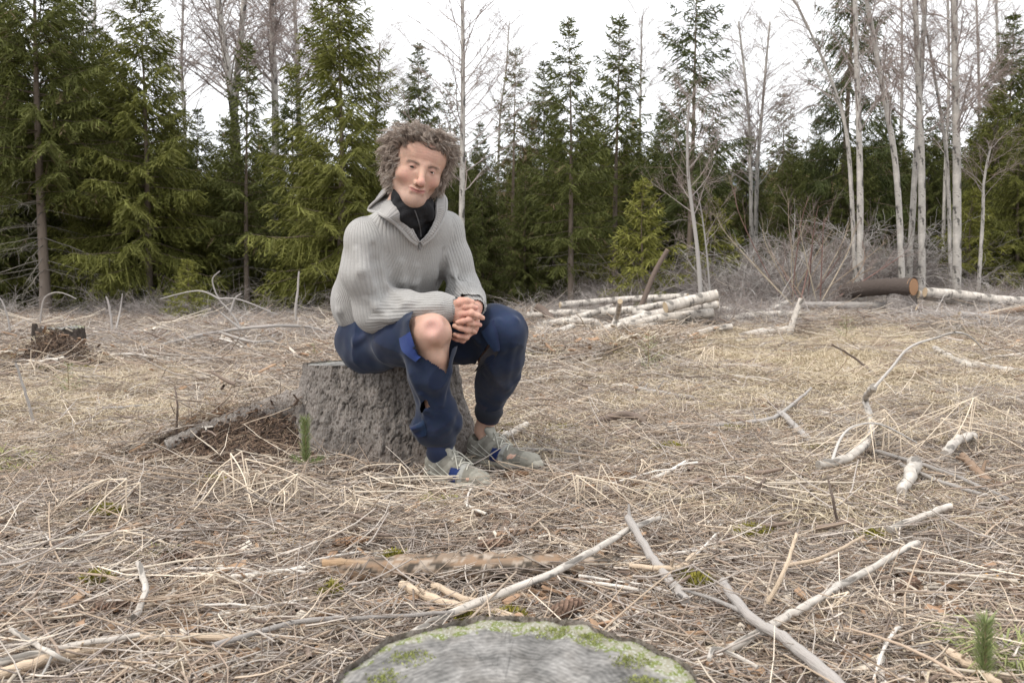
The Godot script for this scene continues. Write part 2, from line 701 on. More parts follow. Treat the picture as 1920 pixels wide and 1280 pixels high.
func build_forest() -> void:
	# h, spread, live, droop, thin, light, dead
	var kinds := {
		"full": spruce_parts(6.3, 1.75, 0.05, 0.55, 0.10, 0.75, 0.0, 101),
		"dark": spruce_parts(7.0, 1.65, 0.12, 0.55, 0.05, 0.30, 0.03, 102),
		"tall": spruce_parts(8.5, 2.05, 0.30, 0.65, 0.02, 0.46, 0.04, 103),
		"slim": spruce_parts(5.6, 1.2, 0.22, 0.35, 0.25, 0.35, 0.02, 104),
		"open": spruce_parts(6.6, 1.8, 0.24, 0.35, 0.55, 0.08, 0.02, 105),
		"hang": spruce_parts(8.8, 1.75, 0.16, 0.95, 0.38, 0.06, 0.05, 106),
		"grey": spruce_parts(6.0, 1.25, 0.18, 0.45, 0.40, 0.30, 0.40, 107),
		"small": spruce_parts(2.2, 0.85, 0.10, 0.25, 0.30, 1.15, 0.0, 108),
		"olive": spruce_parts(6.4, 1.8, 0.13, 0.50, 0.12, 0.80, 0.0, 109),
	}
	var hs := {"full": 6.3, "dark": 7.0, "tall": 8.5, "slim": 5.6, "open": 6.6, "hang": 8.8, "grey": 6.0, "small": 2.2, "olive": 6.4}
	rng.seed = 55
	var rows := [
		# kind, u, z, height, label
		["tall", 82, 15.6, 8.2, "tall spruce with bare reddish trunk and brown lower branches, near the old left stump"],
		["full", 283, 16.2, 6.6, "broad yellow-green spruce with branches to the ground, left of the leaning birch"],
		["dark", -30, 17.0, 8.2, "dark spruce at the far left edge of the forest"],
		["dark", 178, 18.5, 6.9, "dark spruce squeezed between the tall bare-trunked and the broad yellow-green spruce"],
		["slim", 463, 16.6, 5.3, "slender spruce with thin visible trunk below the white leaning birch"],
		["dark", 372, 20.5, 4.9, "low dark spruce filling the gap right of the broad yellow-green spruce"],
		["olive", 637, 15.3, 6.5, "tall olive spruce with pale trunk showing, directly left of the man's shoulder"],
		["dark", 548, 18.6, 5.3, "dark spruce between the slender spruce and the tall olive spruce"],
		["dark", 787, 20.5, 6.4, "grey-green pointed spruce rising above the man's head"],
		["grey", 838, 24.0, 6.3, "faint greyish spruce just left of the white birch behind the man"],
		["grey", 962, 20.5, 6.2, "brownish half-dead spruce right of the white birch behind the man"],
		["dark", 1020, 22.5, 6.4, "narrow dark spruce between the brownish and the long-trunked green spruce"],
		["slim", 1074, 15.3, 5.3, "green pointed spruce with long bare trunk, middle of the clearing's edge"],
		["slim", 1154, 16.8, 5.7, "thin-topped spruce with visible trunk right of the green pointed spruce"],
		["small", 1206, 13.9, 2.2, "small bright yellow-green spruce behind the birch log pile"],
		["open", 1288, 15.6, 6.4, "open spruce with wide drooping arms and see-through crown"],
		["small", 1338, 15.2, 1.9, "small olive spruce behind the curved grey sapling"],
		["grey", 1462, 21.5, 5.1, "brownish thin spruce behind the bare shrub"],
		["hang", 1577, 17.6, 8.3, "tall dark spruce with curtains of hanging twigs among the birches"],
		["dark", 1655, 19.0, 4.6, "low dark spruce between the birch trunks"],
		["dark", 1884, 17.0, 5.6, "dark dense spruce behind the right edge of the birch group"],
		["small", 1815, 14.0, 1.9, "small green spruce at the foot of the thick white birch"],
		["dark", 1960, 14.6, 5.0, "dark spruce at the far right edge of the forest"],
		["small", 350, 14.0, 1.15, "knee-high yellow-green spruce sapling standing in front of the broad spruce"],
		["dark", 715, 18.0, 4.5, "low green spruce just behind the man's left shoulder in the picture"],
		["dark", 905, 18.6, 4.2, "dark low spruce behind the bare twigs right of the man"],
		["olive", 1112, 20.8, 4.9, "olive spruce filling in behind the two long-trunked spruces"],
		["dark", 1236, 19.0, 4.4, "dark spruce left of the open drooping spruce"],
		["dark", 1395, 18.6, 3.6, "low dark spruce under the pale birches and the far hill"],
		["dark", 1528, 19.4, 4.0, "low dark spruce behind the bare shrub's reddish stems"],
		["grey", 1706, 20.0, 4.6, "brownish spruce behind the crossed grey birches"],
		["dark", 1762, 18.8, 4.2, "dark spruce between the crossed birches and the thick white birch"],
		["dark", 1838, 21.0, 5.0, "dark spruce behind the thin crooked birch on the right"],
		["dark", 30, 19.5, 7.2, "dark spruce behind the tall bare-trunked spruce"],
		["full", 125, 20.6, 7.6, "green spruce behind and right of the tall bare-trunked spruce"],
		["dark", 236, 21.4, 6.0, "dark spruce hidden behind the broad yellow-green spruce"],
		["dark", 420, 18.6, 3.3, "short dark spruce under the leaning white birch"],
		["olive", 500, 21.5, 4.6, "olive spruce in the second row behind the slender spruce"],
		["olive", 596, 17.4, 3.6, "low olive spruce at the foot of the tall olive spruce"],
		["olive", 690, 16.6, 3.6, "olive spruce low behind the man's raised collar"],
		["dark", 985, 17.4, 3.1, "low dark spruce behind the slash right of the man's knee"],
		["dark", 1330, 20.5, 4.0, "dark spruce behind the curved grey sapling"],
		["full", -25, 17.6, 5.6, "green spruce filling the left edge beside the tall bare-trunked spruce"],
		["olive", 205, 17.2, 5.6, "olive spruce close behind the broad yellow-green spruce's left side"],
		["dark", 330, 17.8, 4.6, "dark spruce touching the right side of the broad yellow-green spruce"],
		["full", 430, 17.4, 4.1, "bushy spruce low under the leaning white birch"],
		["olive", 745, 19.5, 4.2, "olive spruce glimpsed behind the man's hair"],
		["dark", 868, 16.8, 3.4, "dark low spruce at the foot of the straight white birch"],
		["dark", 1040, 18.0, 4.2, "dark spruce just behind the green pointed spruce"],
		["olive", 1185, 18.2, 3.9, "olive spruce behind the small bright yellow-green one"],
		["dark", 1270, 17.8, 3.6, "dark spruce at the foot of the open drooping spruce"],
		["dark", 1478, 17.0, 3.3, "dark spruce right behind the bare shrub's tallest stems"],
		["dark", 1600, 17.0, 3.6, "dark spruce between the upright and slender white birches"],
		["dark", 1735, 17.0, 3.7, "dark spruce at the foot of the crossed grey birches"],
		["full", 1850, 16.0, 4.0, "green spruce behind the short crooked birch"],
		["full", 1905, 14.2, 3.0, "low green spruce at the right edge behind the fallen birches"],
	]
	for r in rows:
		place_spruce(kinds[r[0]], r[1], r[2], r[3], hs[r[0]], r[4])
	# the wood behind: one mass
	var names := ["dark", "dark", "olive", "grey", "full", "dark"]
	for part in 2:
		var mm := []
		for kind in ["dark", "olive", "grey", "full"]:
			var m := MultiMesh.new()
			m.transform_format = MultiMesh.TRANSFORM_3D
			m.mesh = kinds[kind][1 if part == 0 else 0]
			mm.append(m)
		var sets := [[], [], [], []]
		rng.seed = 91
		for k in 250:
			var z := rnd(19.5, 42.0)
			var x := rnd(-0.85, 0.85) * z
			var u := 960.0 + x / z * F
			var h := (0.7 + 258.0 / F * z) * rnd(0.72, 1.0)
			if u < 330.0:
				h *= 1.3
			elif u > 330.0 and u < 460.0:
				h *= 0.95
			elif u > 1330.0 and u < 1460.0:
				h *= 0.86
			var kind := rng.randi_range(0, 5)
			var idx: int = [0, 0, 1, 2, 3, 0][kind]
			var s: float = h / float([7.0, 6.4, 6.0, 6.3][idx])
			var bs := Basis(Vector3.UP, rnd(0, TAU)).scaled(Vector3(s * 1.1, s, s * 1.1))
			sets[idx].append(Transform3D(bs, on_ground(x, -z, -0.1)))
		for q in 4:
			mm[q].instance_count = sets[q].size()
			for k in sets[q].size():
				mm[q].set_instance_transform(k, sets[q][k])
			var o := MultiMeshInstance3D.new()
			o.name = numbered("forest")
			o.multimesh = mm[q]
			o.material_override = M.needle if part == 0 else M.spruce_bark
			add_child(o)
			tag(o, "dense dark spruce forest behind the edge trees", "", "", "stuff")
	build_birches()


# ---------------------------------------------------------------- birches: a trunk along points of sight, bare crown
func twigs(b: MB, p: Vector3, d: Vector3, len: float, r: float, level: int, col: Color, hang: float) -> void:
	var n := 5 if level == 0 else 4
	var pts := PackedVector3Array([p])
	var q := p
	var dd := d
	for k in n:
		dd = (dd + rv() * 0.16 + Vector3.UP * (0.06 - hang * 0.16 * (level + k * 0.4))).normalized()
		q += dd * len / n
		pts.append(q)
	b.tube(pts, taper(pts.size(), r, r * 0.35), 4 if level == 0 else 3, col, false, col.lerp(Color(0.28, 0.22, 0.20), 0.6))
	if level >= 2 or len < 0.12:
		return
	var kids := int(rnd(7, 12)) if level == 0 else int(rnd(5, 9))
	for k in kids:
		var f := rnd(0.25, 1.0) * (pts.size() - 1.01)
		var i := int(f)
		var s := pts[i].lerp(pts[i + 1], f - i)
		var along := (pts[i + 1] - pts[i]).normalized()
		var kd := (along + rv() * 0.75).normalized()
		twigs(b, s, kd, len * rnd(0.28, 0.5), maxf(r * 0.42, 0.0014), level + 1, Color(0.31, 0.255, 0.23), hang)


func birch(pts_uv: Array, z: float, r0: float, r1: float, label: String, from: float, n: int, len: float, seed_: int, white := true, hang := 0.4, group := "bare birches among the spruces") -> void:
	rng.seed = seed_
	var raw := PackedVector3Array()
	for q in pts_uv:
		raw.append(at(q[0], q[1], z + (q[2] if q.size() > 2 else 0.0)))
	var base := raw[0]
	base.y = minf(base.y, gh(base.x, base.z) - 0.05)
	raw[0] = base
	var o := thing("birch_tree" if white else "bare_sapling", label, "birch" if white else "sapling", base, group)
	var pts := curve(raw, 8)
	for k in pts.size():
		pts[k] -= base
	var tb := MB.new()
	tb.tube(pts, taper(pts.size(), r0, r1), 10, Color(1, 1, 1) if white else Color(0.36, 0.34, 0.32), true, Color(-1, 0, 0), 0.03, seed_)
	put("trunk", tb.mesh(), M.birch if white else M.wood, o)
	var cb := MB.new()
	var m := pts.size()
	n = int(n * 1.4)
	for k in n:
		var f := lerpf(from, 0.98, (k + rng.randf()) / n) * (m - 1.01)
		var i := int(f)
		var s := pts[i].lerp(pts[i + 1], f - i)
		var along := (pts[i + 1] - pts[i]).normalized()
		var az := rnd(0, TAU)
		var outv := Vector3(cos(az), 0, sin(az))
		var d := (along * rnd(0.5, 1.1) + outv).normalized()
		var share := f / m
		var l := len * (1.15 - 0.75 * share) * rnd(0.55, 1.1)
		twigs(cb, s, d, l, lerpf(r0, r1, share) * rnd(0.12, 0.22) + 0.0025, 0, Color(0.46, 0.42, 0.40).lerp(Color(0.30, 0.25, 0.23), rng.randf()), hang)
	put("crown", cb.mesh(), M.twig, o).set_meta("kind", "stuff")


func build_birches() -> void:
	birch([[862, 520], [867, 300], [868, 120], [866, -120]], 14.2, 0.055, 0.024, "straight white birch rising just behind the man's head", 0.25, 36, 1.7, 201)
	birch([[448, 520, 2.0], [444, 300, 1.0], [433, 175], [416, 60], [398, -90]], 19.0, 0.11, 0.06, "large leaning white birch towering over the left spruces", 0.45, 34, 2.6, 202, true, 0.6)
	birch([[440, 480, 1.0], [438, 260, 1.0], [447, 110], [462, -40]], 20.0, 0.10, 0.06, "second white birch crossing the large leaning birch", 0.45, 22, 2.2, 203, true, 0.6)
	birch([[513, 520], [516, 250], [512, 100], [506, -60]], 21.0, 0.10, 0.06, "pale birch stem above the slender spruce", 0.45, 40, 2.4, 204, true, 0.5)
	birch([[566, 520], [560, 250], [556, 100], [548, -60]], 23.0, 0.08, 0.04, "birch with dense reddish twigs left of the tall olive spruce", 0.4, 60, 2.6, 205, true, 0.7)
	birch([[1616, 500], [1613, 330], [1608, 150], [1602, -60]], 12.6, 0.050, 0.032, "upright white birch behind the bare shrub", 0.45, 14, 1.3, 206)
	birch([[1697, 500], [1682, 330], [1655, 160], [1620, -30]], 12.9, 0.049, 0.032, "white birch leaning left above the dark log", 0.5, 14, 1.4, 207)
	birch([[1612, 400], [1592, 285], [1566, 170], [1520, 60], [1480, -20]], 12.8, 0.034, 0.013, "slender birch curving away left from the upright white birch", 0.35, 22, 1.2, 208)
	birch([[1730, 545], [1729, 330], [1723, 160], [1714, -60]], 13.2, 0.058, 0.036, "grey-white birch with a second stem crossing behind it", 0.45, 16, 1.6, 209)
	birch([[1704, 510, 0.5], [1716, 330, 0.4], [1727, 160, 0.3], [1738, -60, 0.3]], 13.2, 0.050, 0.032, "smooth grey stem crossing the grey-white birch", 0.45, 14, 1.5, 210, true)
	birch([[1796, 545], [1795, 330], [1792, 150], [1789, -60]], 13.2, 0.066, 0.044, "thickest white birch near the right edge of the group", 0.45, 18, 1.6, 211)
	birch([[1788, 480, 0.3], [1778, 330, 0.4], [1766, 220, 0.4], [1742, 80, 0.4], [1720, -40, 0.4]], 13.3, 0.032, 0.014, "thin birch leaning left behind the thickest white birch", 0.4, 22, 1.3, 212)
	birch([[1769, 500, 1.0], [1773, 330, 1.0], [1780, 150, 1.0], [1777, -40, 1.0]], 15.0, 0.036, 0.02, "thin grey birch close behind the thickest white birch", 0.4, 20, 1.3, 213)
	birch([[1834, 545], [1843, 420], [1846, 340], [1858, 275]], 13.4, 0.031, 0.014, "short crooked pale birch stem before the dark right spruces", 0.5, 10, 1.1, 214)
	birch([[1412, 480], [1408, 330], [1403, 200], [1385, 40]], 17.5, 0.05, 0.018, "pale forked birch seen against the far hill", 0.3, 44, 1.7, 215, true, 0.6)
	birch([[1418, 470], [1420, 330], [1430, 200], [1444, 40]], 17.7, 0.05, 0.018, "pale birch leaning right beside the forked one", 0.3, 44, 1.7, 216, true, 0.6)
	birch([[1318, 552], [1308, 470], [1291, 330], [1290, 230], [1296, 180]], 12.0, 0.034, 0.010, "curved grey sapling standing before the open spruce", 0.35, 20, 1.1, 217, false, 0.1, "bare saplings")
	birch([[1336, 552], [1326, 480], [1316, 400], [1308, 360]], 12.2, 0.016, 0.006, "thin dark sapling beside the curved grey sapling", 0.3, 10, 0.7, 218, false, 0.1, "bare saplings")
	birch([[1890, 480], [1885, 250], [1872, 90], [1868, -40]], 18.0, 0.05, 0.02, "faint bare birch above the dark right spruce", 0.3, 44, 1.8, 219, true, 0.5)
	birch([[1200, 480], [1200, 250], [1202, 130], [1204, 30]], 24.0, 0.05, 0.015, "faint distant birch between the thin-topped and the open spruce", 0.4, 44, 1.8, 220, true, 0.6)
	birch([[345, 480], [346, 250], [340, 120], [345, -40]], 24.0, 0.06, 0.03, "faint distant birch right of the broad yellow-green spruce", 0.35, 50, 2.4, 221, true, 0.6)
	birch([[706, 480], [704, 250], [708, 170], [712, 80]], 26.0, 0.05, 0.02, "faint distant birch between olive and grey-green spruces", 0.35, 50, 2.0, 222, true, 0.6)
	birch([[930, 480], [936, 250], [948, 140], [955, 40]], 23.0, 0.04, 0.015, "faint bare birch right of the straight white birch", 0.3, 40, 1.7, 223, true, 0.6)
	birch([[170, 480], [168, 250], [176, 60], [180, -60]], 25.0, 0.06, 0.03, "bare birch showing between the two left spruce tops", 0.45, 44, 2.2, 224, true, 0.6)
	birch([[655, 480], [640, 250], [610, 90], [600, -40]], 25.0, 0.05, 0.03, "birch with fine reddish twigs behind the tall olive spruce", 0.4, 54, 2.6, 225, true, 0.6)
	birch([[1680, 480], [1690, 250], [1692, 90], [1690, -40]], 21.0, 0.05, 0.02, "faint bare birch behind the leaning white birch", 0.35, 44, 1.9, 226, true, 0.5)
	birch([[1845, 480], [1838, 300], [1836, 140], [1830, -40]], 20.0, 0.05, 0.02, "faint bare birch between thickest birch and right spruce", 0.35, 44, 1.9, 227, true, 0.5)


# ---------------------------------------------------------------- stumps and the rotten log
# lobes: [angle, how far the root flares, width]; radius grows towards the ground
func stump_mesh(r: float, h: float, below: float, lobes: Array, seed_: int, nt: int, ns: int, rough: float, tints: Array, ragged := 0.0) -> Array:
	var nz := FastNoiseLite.new()
	nz.seed = seed_
	nz.frequency = 1.0
	var fine := FastNoiseLite.new()
	fine.seed = seed_ + 1
	fine.frequency = 1.0
	fine.fractal_type = FastNoiseLite.FRACTAL_RIDGED
	fine.fractal_octaves = 3
	var plate := FastNoiseLite.new()
	plate.seed = seed_ + 2
	plate.noise_type = FastNoiseLite.TYPE_CELLULAR
	plate.cellular_return_type = FastNoiseLite.RETURN_DISTANCE2_SUB
	plate.frequency = 1.0
	var b := MB.new()
	var rim := PackedVector3Array()
	for s in ns + 1:
		var f := float(s) / ns
		var y := lerpf(h, -below, f)
		for k in nt + 1:
			var a := TAU * (k % nt) / nt
			var dx := cos(a)
			var dz := sin(a)
			var rad := r * (1.0 + 0.09 * nz.get_noise_2d(dx * 1.3, dz * 1.3 + 5.0))
			var fl := pow(f, 1.9)
			rad += 0.035 * f
			for l in lobes:
				var da := absf(wrapf(a - l[0], -PI, PI))
				rad += l[1] * fl * exp(-pow(da / l[2], 2.0))
			var crack := fine.get_noise_3d(dx * r * 12.0, y * 4.5, dz * r * 12.0)
			var wx := 0.35 * nz.get_noise_3d(dx * 9.0, y * 12.0, dz * 9.0)
			var pl := sst(-0.955, -0.86, plate.get_noise_3d(dx * r * 34.0 + wx, y * 14.0 + wx, dz * r * 34.0))
			var rel := rough * (pl * 0.55 - 0.5) + rough * (crack * 0.6 - 0.2) + rough * 0.5 * nz.get_noise_3d(dx * r * 40.0, y * 22.0, dz * r * 40.0)
			if s == 0:
				rel *= 0.4
			rad += rel
			var top := h + (ragged * nz.get_noise_2d(dx * 4.0 + 20.0, dz * 4.0) if s == 0 else 0.0)
			var p := Vector3(dx * rad, top if s == 0 else y, dz * rad)
			b.v.append(p)
			var k2 := clampf((0.12 + 0.62 * pl) + crack * 0.35 + 0.35 * nz.get_noise_3d(dx * 6.0, y * 9.0, dz * 6.0), 0.0, 1.0)
			var c: Color = (tints[1] as Color).lerp(tints[0], k2)
			c = c.lerp(tints[2], clampf(sst(0.45, 1.0, f) * (0.5 + 0.9 * nz.get_noise_3d(dx * 3.0 + 9.0, y * 5.0, dz * 3.0)), 0.0, 0.8))
			b.c.append(c)
			if s == 0 and k < nt:
				rim.append(p)
	var w := nt + 1
	b.n.resize(b.v.size())
	for s in ns + 1:
		for k in w:
			var l := b.v[s * w + posmod(k - 1, nt)]
			var q := b.v[s * w + (k + 1) % nt]
			var u := b.v[maxi(s - 1, 0) * w + k]
			var d := b.v[mini(s + 1, ns) * w + k]
			b.n[s * w + k] = (u - d).cross(l - q).normalized() * -1.0
			if b.n[s * w + k].dot(Vector3(b.v[s * w + k].x, 0, b.v[s * w + k].z)) < 0.0:
				b.n[s * w + k] *= -1.0
	for s in ns:
		for k in nt:
			var a := s * w + k
			b.i.append_array([a, a + w + 1, a + 1, a, a + w, a + w + 1])
	# sawn top
	var t := MB.new()
	t.v.append(Vector3(0, h - 0.004, 0))
	t.n.append(Vector3.UP); t.c.append(Color.WHITE); t.t.append(Vector2(0.5, 0.5))
	var rings := 10
	for q in rings:
		var f := float(q + 1) / rings
		for p in rim:
			var pp := Vector3(p.x * f, lerpf(h - 0.004, p.y - 0.004, f) + 0.0022 * sin(p.x * f * 90.0 + p.z * 40.0 * f), p.z * f)
			if q == rings - 1:
				pp.y -= 0.003
			t.v.append(pp); t.n.append(Vector3.UP); t.c.append(Color.WHITE)
			t.t.append(Vector2(0.5 + 0.44 * pp.x / r, 0.5 + 0.44 * pp.z / r))
	var m := rim.size()
	for k in m:
		t.i.append_array([0, 1 + k, 1 + (k + 1) % m])
	for q in rings - 1:
		for k in m:
			var a := 1 + q * m + k
			var c := 1 + q * m + (k + 1) % m
			t.i.append_array([a, a + m, c, c, a + m, c + m])
	return [b.mesh(), t.mesh()]


func blades(b: MB, at_: Vector3, n: int, spread: float, len: float, w: float, c1: Color, c2: Color, lay: float) -> void:
	for k in n:
		var a := rnd(0, TAU)
		var q := at_ + Vector3(cos(a), 0, sin(a)) * spread * sqrt(rng.randf())
		var out := Vector3(cos(a), 0, sin(a)).rotated(Vector3.UP, rnd(-0.7, 0.7))
		var l := len * rnd(0.5, 1.15)
		var up := (Vector3.UP * (1.0 - lay) + out * (lay + rnd(0.0, 0.4))).normalized()
		var pts := PackedVector3Array([q, q + up * l * 0.4, q + up * l * 0.72 + out * l * 0.16 - Vector3.UP * l * 0.05 * lay, q + up * l * 0.85 + out * l * 0.42 - Vector3.UP * l * 0.30 * (0.4 + lay)])
		var c := c1.lerp(c2, rng.randf())
		b.ribbon(pts, w * rnd(0.6, 1.2), (rv() + Vector3.UP).normalized(), shade(c, rnd(0.75, 1.15)), c2)


func moss_mesh(rx: float, rz: float, seed_: int, c1: Color, c2: Color, n := 900, size := 1.0) -> ArrayMesh:
	rng.seed = seed_
	var b := MB.new()
	for k in n:
		var a := rnd(0, TAU)
		var f := pow(rng.randf(), 0.7) * 1.15
		var edge := 0.75 + 0.25 * sin(a * 3.0 + seed_) * cos(a * 2.0)
		var p := Vector3(cos(a) * rx * f * edge, 0, sin(a) * rz * f * edge)
		var hgt := 0.010 * size * maxf(0.0, 1.0 - f * f) + 0.001
		p.y = hgt * rnd(0.3, 1.0)
		var d := (Vector3.UP + rv() * 1.2) * rnd(0.003, 0.007) * size
		var c := c1.lerp(c2, rng.randf()) * rnd(0.7, 1.15)
		b.kite(p, p + d, d.cross(rv()).normalized() * 0.0022 * sqrt(size), c, shade(c, 1.3))
	return b.mesh()


var grey_stump := Vector3(0, 0, -99)


func build_stumps() -> void:
	rng.seed = 300
	# the stump the man sits on
	var grey := [Color(0.26, 0.243, 0.23), Color(0.035, 0.03, 0.027), Color(0.15, 0.10, 0.076)]
	var c := Vector3(-0.513, 0.0, -3.36)
	var st := thing("tree_stump", "big grey-barked stump the man sits on, with one long root", "stump", c, "sawn tree stumps")
	var got := stump_mesh(0.30, 0.388, 0.10, [[deg_to_rad(168), 0.34, 0.40], [deg_to_rad(125), 0.22, 0.28], [deg_to_rad(78), 0.10, 0.20], [deg_to_rad(52), 0.10, 0.22], [deg_to_rad(8), 0.14, 0.35], [deg_to_rad(270), 0.15, 0.5], [deg_to_rad(215), 0.12, 0.3]], 31, 420, 96, 0.013, grey)
	put("bark", got[0], M.stump_bark, st)
	put("sawn_top", got[1], M.rings, st)
	st.rotation = Vector3(-0.045, 0, 0.02)
	var rb := MB.new()
	var rp := curve(PackedVector3Array([at(640, 755, 3.30) - c, at(560, 758, 3.28) - c, at(480, 778, 3.24) - c, at(410, 800, 3.18) - c, at(350, 820, 3.12) - c, at(310, 835, 3.08) - c]), 10)
	var rr := PackedFloat32Array()
	for k in rp.size():
		var f := float(k) / (rp.size() - 1)
		rr.append(lerpf(0.095, 0.020, pow(f, 0.55)) * (1.0 + 0.06 * sin(k * 1.7)))
	rb.tube(rp, rr, 26, Color(0.27, 0.245, 0.23), true, Color(0.40, 0.38, 0.36), 0.05, 3)
	put("root", rb.mesh(), M.stump_bark, st)
	# the sawn stump close to the camera
	var nc := Vector3(0.003, 0.0, -0.965)
	var ns := thing("tree_stump", "wide pale sawn stump top with green moss, right in front of the camera", "stump", nc, "sawn tree stumps")
	got = stump_mesh(0.214, 0.229, 0.06, [[0.4, 0.1, 0.3], [1.9, 0.1, 0.3], [3.3, 0.1, 0.3], [4.6, 0.12, 0.3], [5.6, 0.1, 0.3]], 57, 220, 40, 0.008, [Color(0.30, 0.27, 0.25), Color(0.12, 0.10, 0.09), Color(0.22, 0.17, 0.13)], 0.006)
	put("bark", got[0], M.stump_bark, ns)
	put("sawn_top", got[1], M.rings, ns)
	rng.seed = 12
	for q in [[0.055, -0.166, 0.055, 0.022, 1], [0.098, -0.148, 0.035, 0.018, 2], [-0.135, -0.088, 0.035, 0.030, 3], [0.142, -0.075, 0.030, 0.022, 4], [-0.158, -0.03, 0.028, 0.025, 5], [0.155, -0.02, 0.03, 0.02, 6]]:
		var mo := put("moss", moss_mesh(q[2], q[3], 400 + q[4], Color(0.17, 0.19, 0.06), Color(0.29, 0.31, 0.11), 330, 0.32), M.moss, ns)
		mo.position = Vector3(q[0], 0.2245, q[1])
	# old dark stump with root mound, left
	var lc := on_ground(-4.24, -8.0)
	var ls := thing("tree_stump", "old dark rotting stump before the bare-trunked left spruce, splinter standing on its side", "stump", lc, "sawn tree stumps")
	got = stump_mesh(0.20, 0.33, 0.1, [[0.5, 0.1, 0.3], [1.6, 0.1, 0.3], [2.8, 0.1, 0.3]], 62, 110, 30, 0.02, [Color(0.10, 0.085, 0.075), Color(0.03, 0.027, 0.025), Color(0.10, 0.07, 0.05)], 0.03)
	put("bark", got[0], M.stump_bark, ls)
	put("sawn_top", got[1], M.rings, ls)
	var sp := MB.new()
	sp.tube(PackedVector3Array([Vector3(-0.2, -0.1, 0.05), Vector3(-0.21, 0.2, 0.06), Vector3(-0.215, 0.37, 0.05)]), PackedFloat32Array([0.05, 0.045, 0.02]), 7, Color(0.08, 0.07, 0.06), true, Color(-1, 0, 0), 0.2)
	put("splinter", sp.mesh(), M.stump_bark, ls)
	# grey stump at the right, dark log lying across it
	var rp0 := onto(1690, 598)
	grey_stump = rp0
	var rs := thing("tree_stump", "knee-high grey stump under the dark log beside the bare shrub", "stump", rp0, "sawn tree stumps")
	var k := -rp0.z / F
	got = stump_mesh(25.0 * k, 50.0 * k, 0.15, [[0.4, 0.05, 0.3], [1.6, 0.06, 0.3], [2.9, 0.05, 0.3]], 63, 110, 30, 0.014, [Color(0.36, 0.34, 0.33), Color(0.16, 0.14, 0.13), Color(0.2, 0.17, 0.14)])
	put("bark", got[0], M.stump_bark, rs)
	put("sawn_top", got[1], M.rings, rs)
	var zl := -rp0.z
	log_thing("dark_log", "dark spruce log with orange sawn end lying on the right stump", "log", [at(1714, 538, zl - 0.25), at(1672, 537, zl), at(1630, 540, zl + 0.3), at(1580, 548, zl + 0.7)], 17.0 * k, 15.0 * k, Color(0.085, 0.07, 0.062), Color(0.36, 0.21, 0.12), M.spruce_bark, "")
	# rotten log before the man
	rotten_log()


func log_thing(called: String, label: String, cat: String, pts: Array, r0: float, r1: float, col: Color, endc: Color, m: Material, group := "", sides := 14) -> Node3D:
	var base: Vector3 = pts[0]
	var o := thing(called, label, cat, base, group)
	var p := PackedVector3Array()
	for q in pts:
		p.append(q - base)
	var cp := curve(p, 7)
	var r := taper(cp.size(), r0, r1)
	var b := MB.new()
	b.tube(cp, r, sides, col, false, Color(-1, 0, 0), 0.05, int(absf(base.x * 100.0)))
	put("bark", b.mesh(), m, o)
	for e in 2:
		var eb := MB.new()
		var a := cp[0] if e == 0 else cp[cp.size() - 1]
		var d := (cp[0] - cp[1]).normalized() if e == 0 else (cp[cp.size() - 1] - cp[cp.size() - 2]).normalized()
		var rad := (r0 if e == 0 else r1) * 0.97
		eb.tube(PackedVector3Array([a - d * rad * 0.3, a + d * rad * 0.04]), PackedFloat32Array([rad, rad * 0.98]), sides, endc, true, Color(-1, 0, 0), 0.04)
		put("cut_end", eb.mesh(), M.wood, o)
	return o


func rotten_log() -> void:
	var a := onto(595, 1068, 0.03)
	var b := onto(1165, 1058, 0.03)
	var o := thing("rotten_log", "half-sunk rotten log with orange and black wood, lying before the man's feet", "log", a)
	var nz := FastNoiseLite.new()
	nz.seed = 17
	nz.frequency = 1.0
	var m := MB.new()
	var d := b - a
	var len := d.length()
	var ax := d / len
	var side := ax.cross(Vector3.UP).normalized()
	var up := side.cross(ax)
	var na := 120
	var nr := 24
	for k in na + 1:
		var f := float(k) / na
		for s in nr + 1:
			var t := TAU * (s % nr) / nr
			var rr := 0.040 * (0.55 + 0.45 * sin(PI * clampf(f * 0.9 + 0.08, 0, 1))) * (1.0 + 0.30 * nz.get_noise_3d(f * 9.0, cos(t) * 1.5, sin(t) * 1.5) + 0.16 * nz.get_noise_3d(f * 40.0, cos(t) * 5.0, sin(t) * 5.0))
			if k == 0 or k == na:
				rr *= 0.2
			var flat := 0.72
			m.v.append(ax * len * f + side * cos(t) * rr * 1.25 + up * sin(t) * rr * flat)
			m.n.append((side * cos(t) + up * sin(t)).normalized())
			var q := nz.get_noise_3d(f * 7.0, cos(t) * 1.2 + 4.0, sin(t) * 1.2)
			var c := Color(0.22, 0.165, 0.125)
			if q > 0.12:
				c = Color(0.26, 0.18, 0.12)
			elif q < -0.15:
				c = Color(0.07, 0.055, 0.045)
			if nz.get_noise_3d(f * 14.0, cos(t) * 2.0 + 9.0, sin(t) * 2.0) > 0.25:
				c = Color(0.36, 0.30, 0.245)
			m.c.append(c)
			m.t.append(Vector2(float(s) / nr, f * len))
	var w := nr + 1
	for k in na:
		for s in nr:
			var i := k * w + s
			m.i.append_array([i, i + 1, i + w + 1, i, i + w + 1, i + w])
	put("wood", m.mesh(), M.wood, o)
	# split slab along its upper edge
	var sl := MB.new()
	var p := PackedVector3Array()
	for k in 12:
		var f := k / 11.0
		p.append(ax * len * (0.02 + 0.30 * f) + up * (0.017 + 0.003 * sin(f * 9.0)) + side * (0.012 + 0.004 * sin(f * 5.0)))
	sl.tube(p, taper(12, 0.011, 0.007), 6, Color(0.36, 0.24, 0.145), true, Color(0.32, 0.26, 0.20), 0.25)
	put("loose_slab", sl.mesh(), M.wood, o)


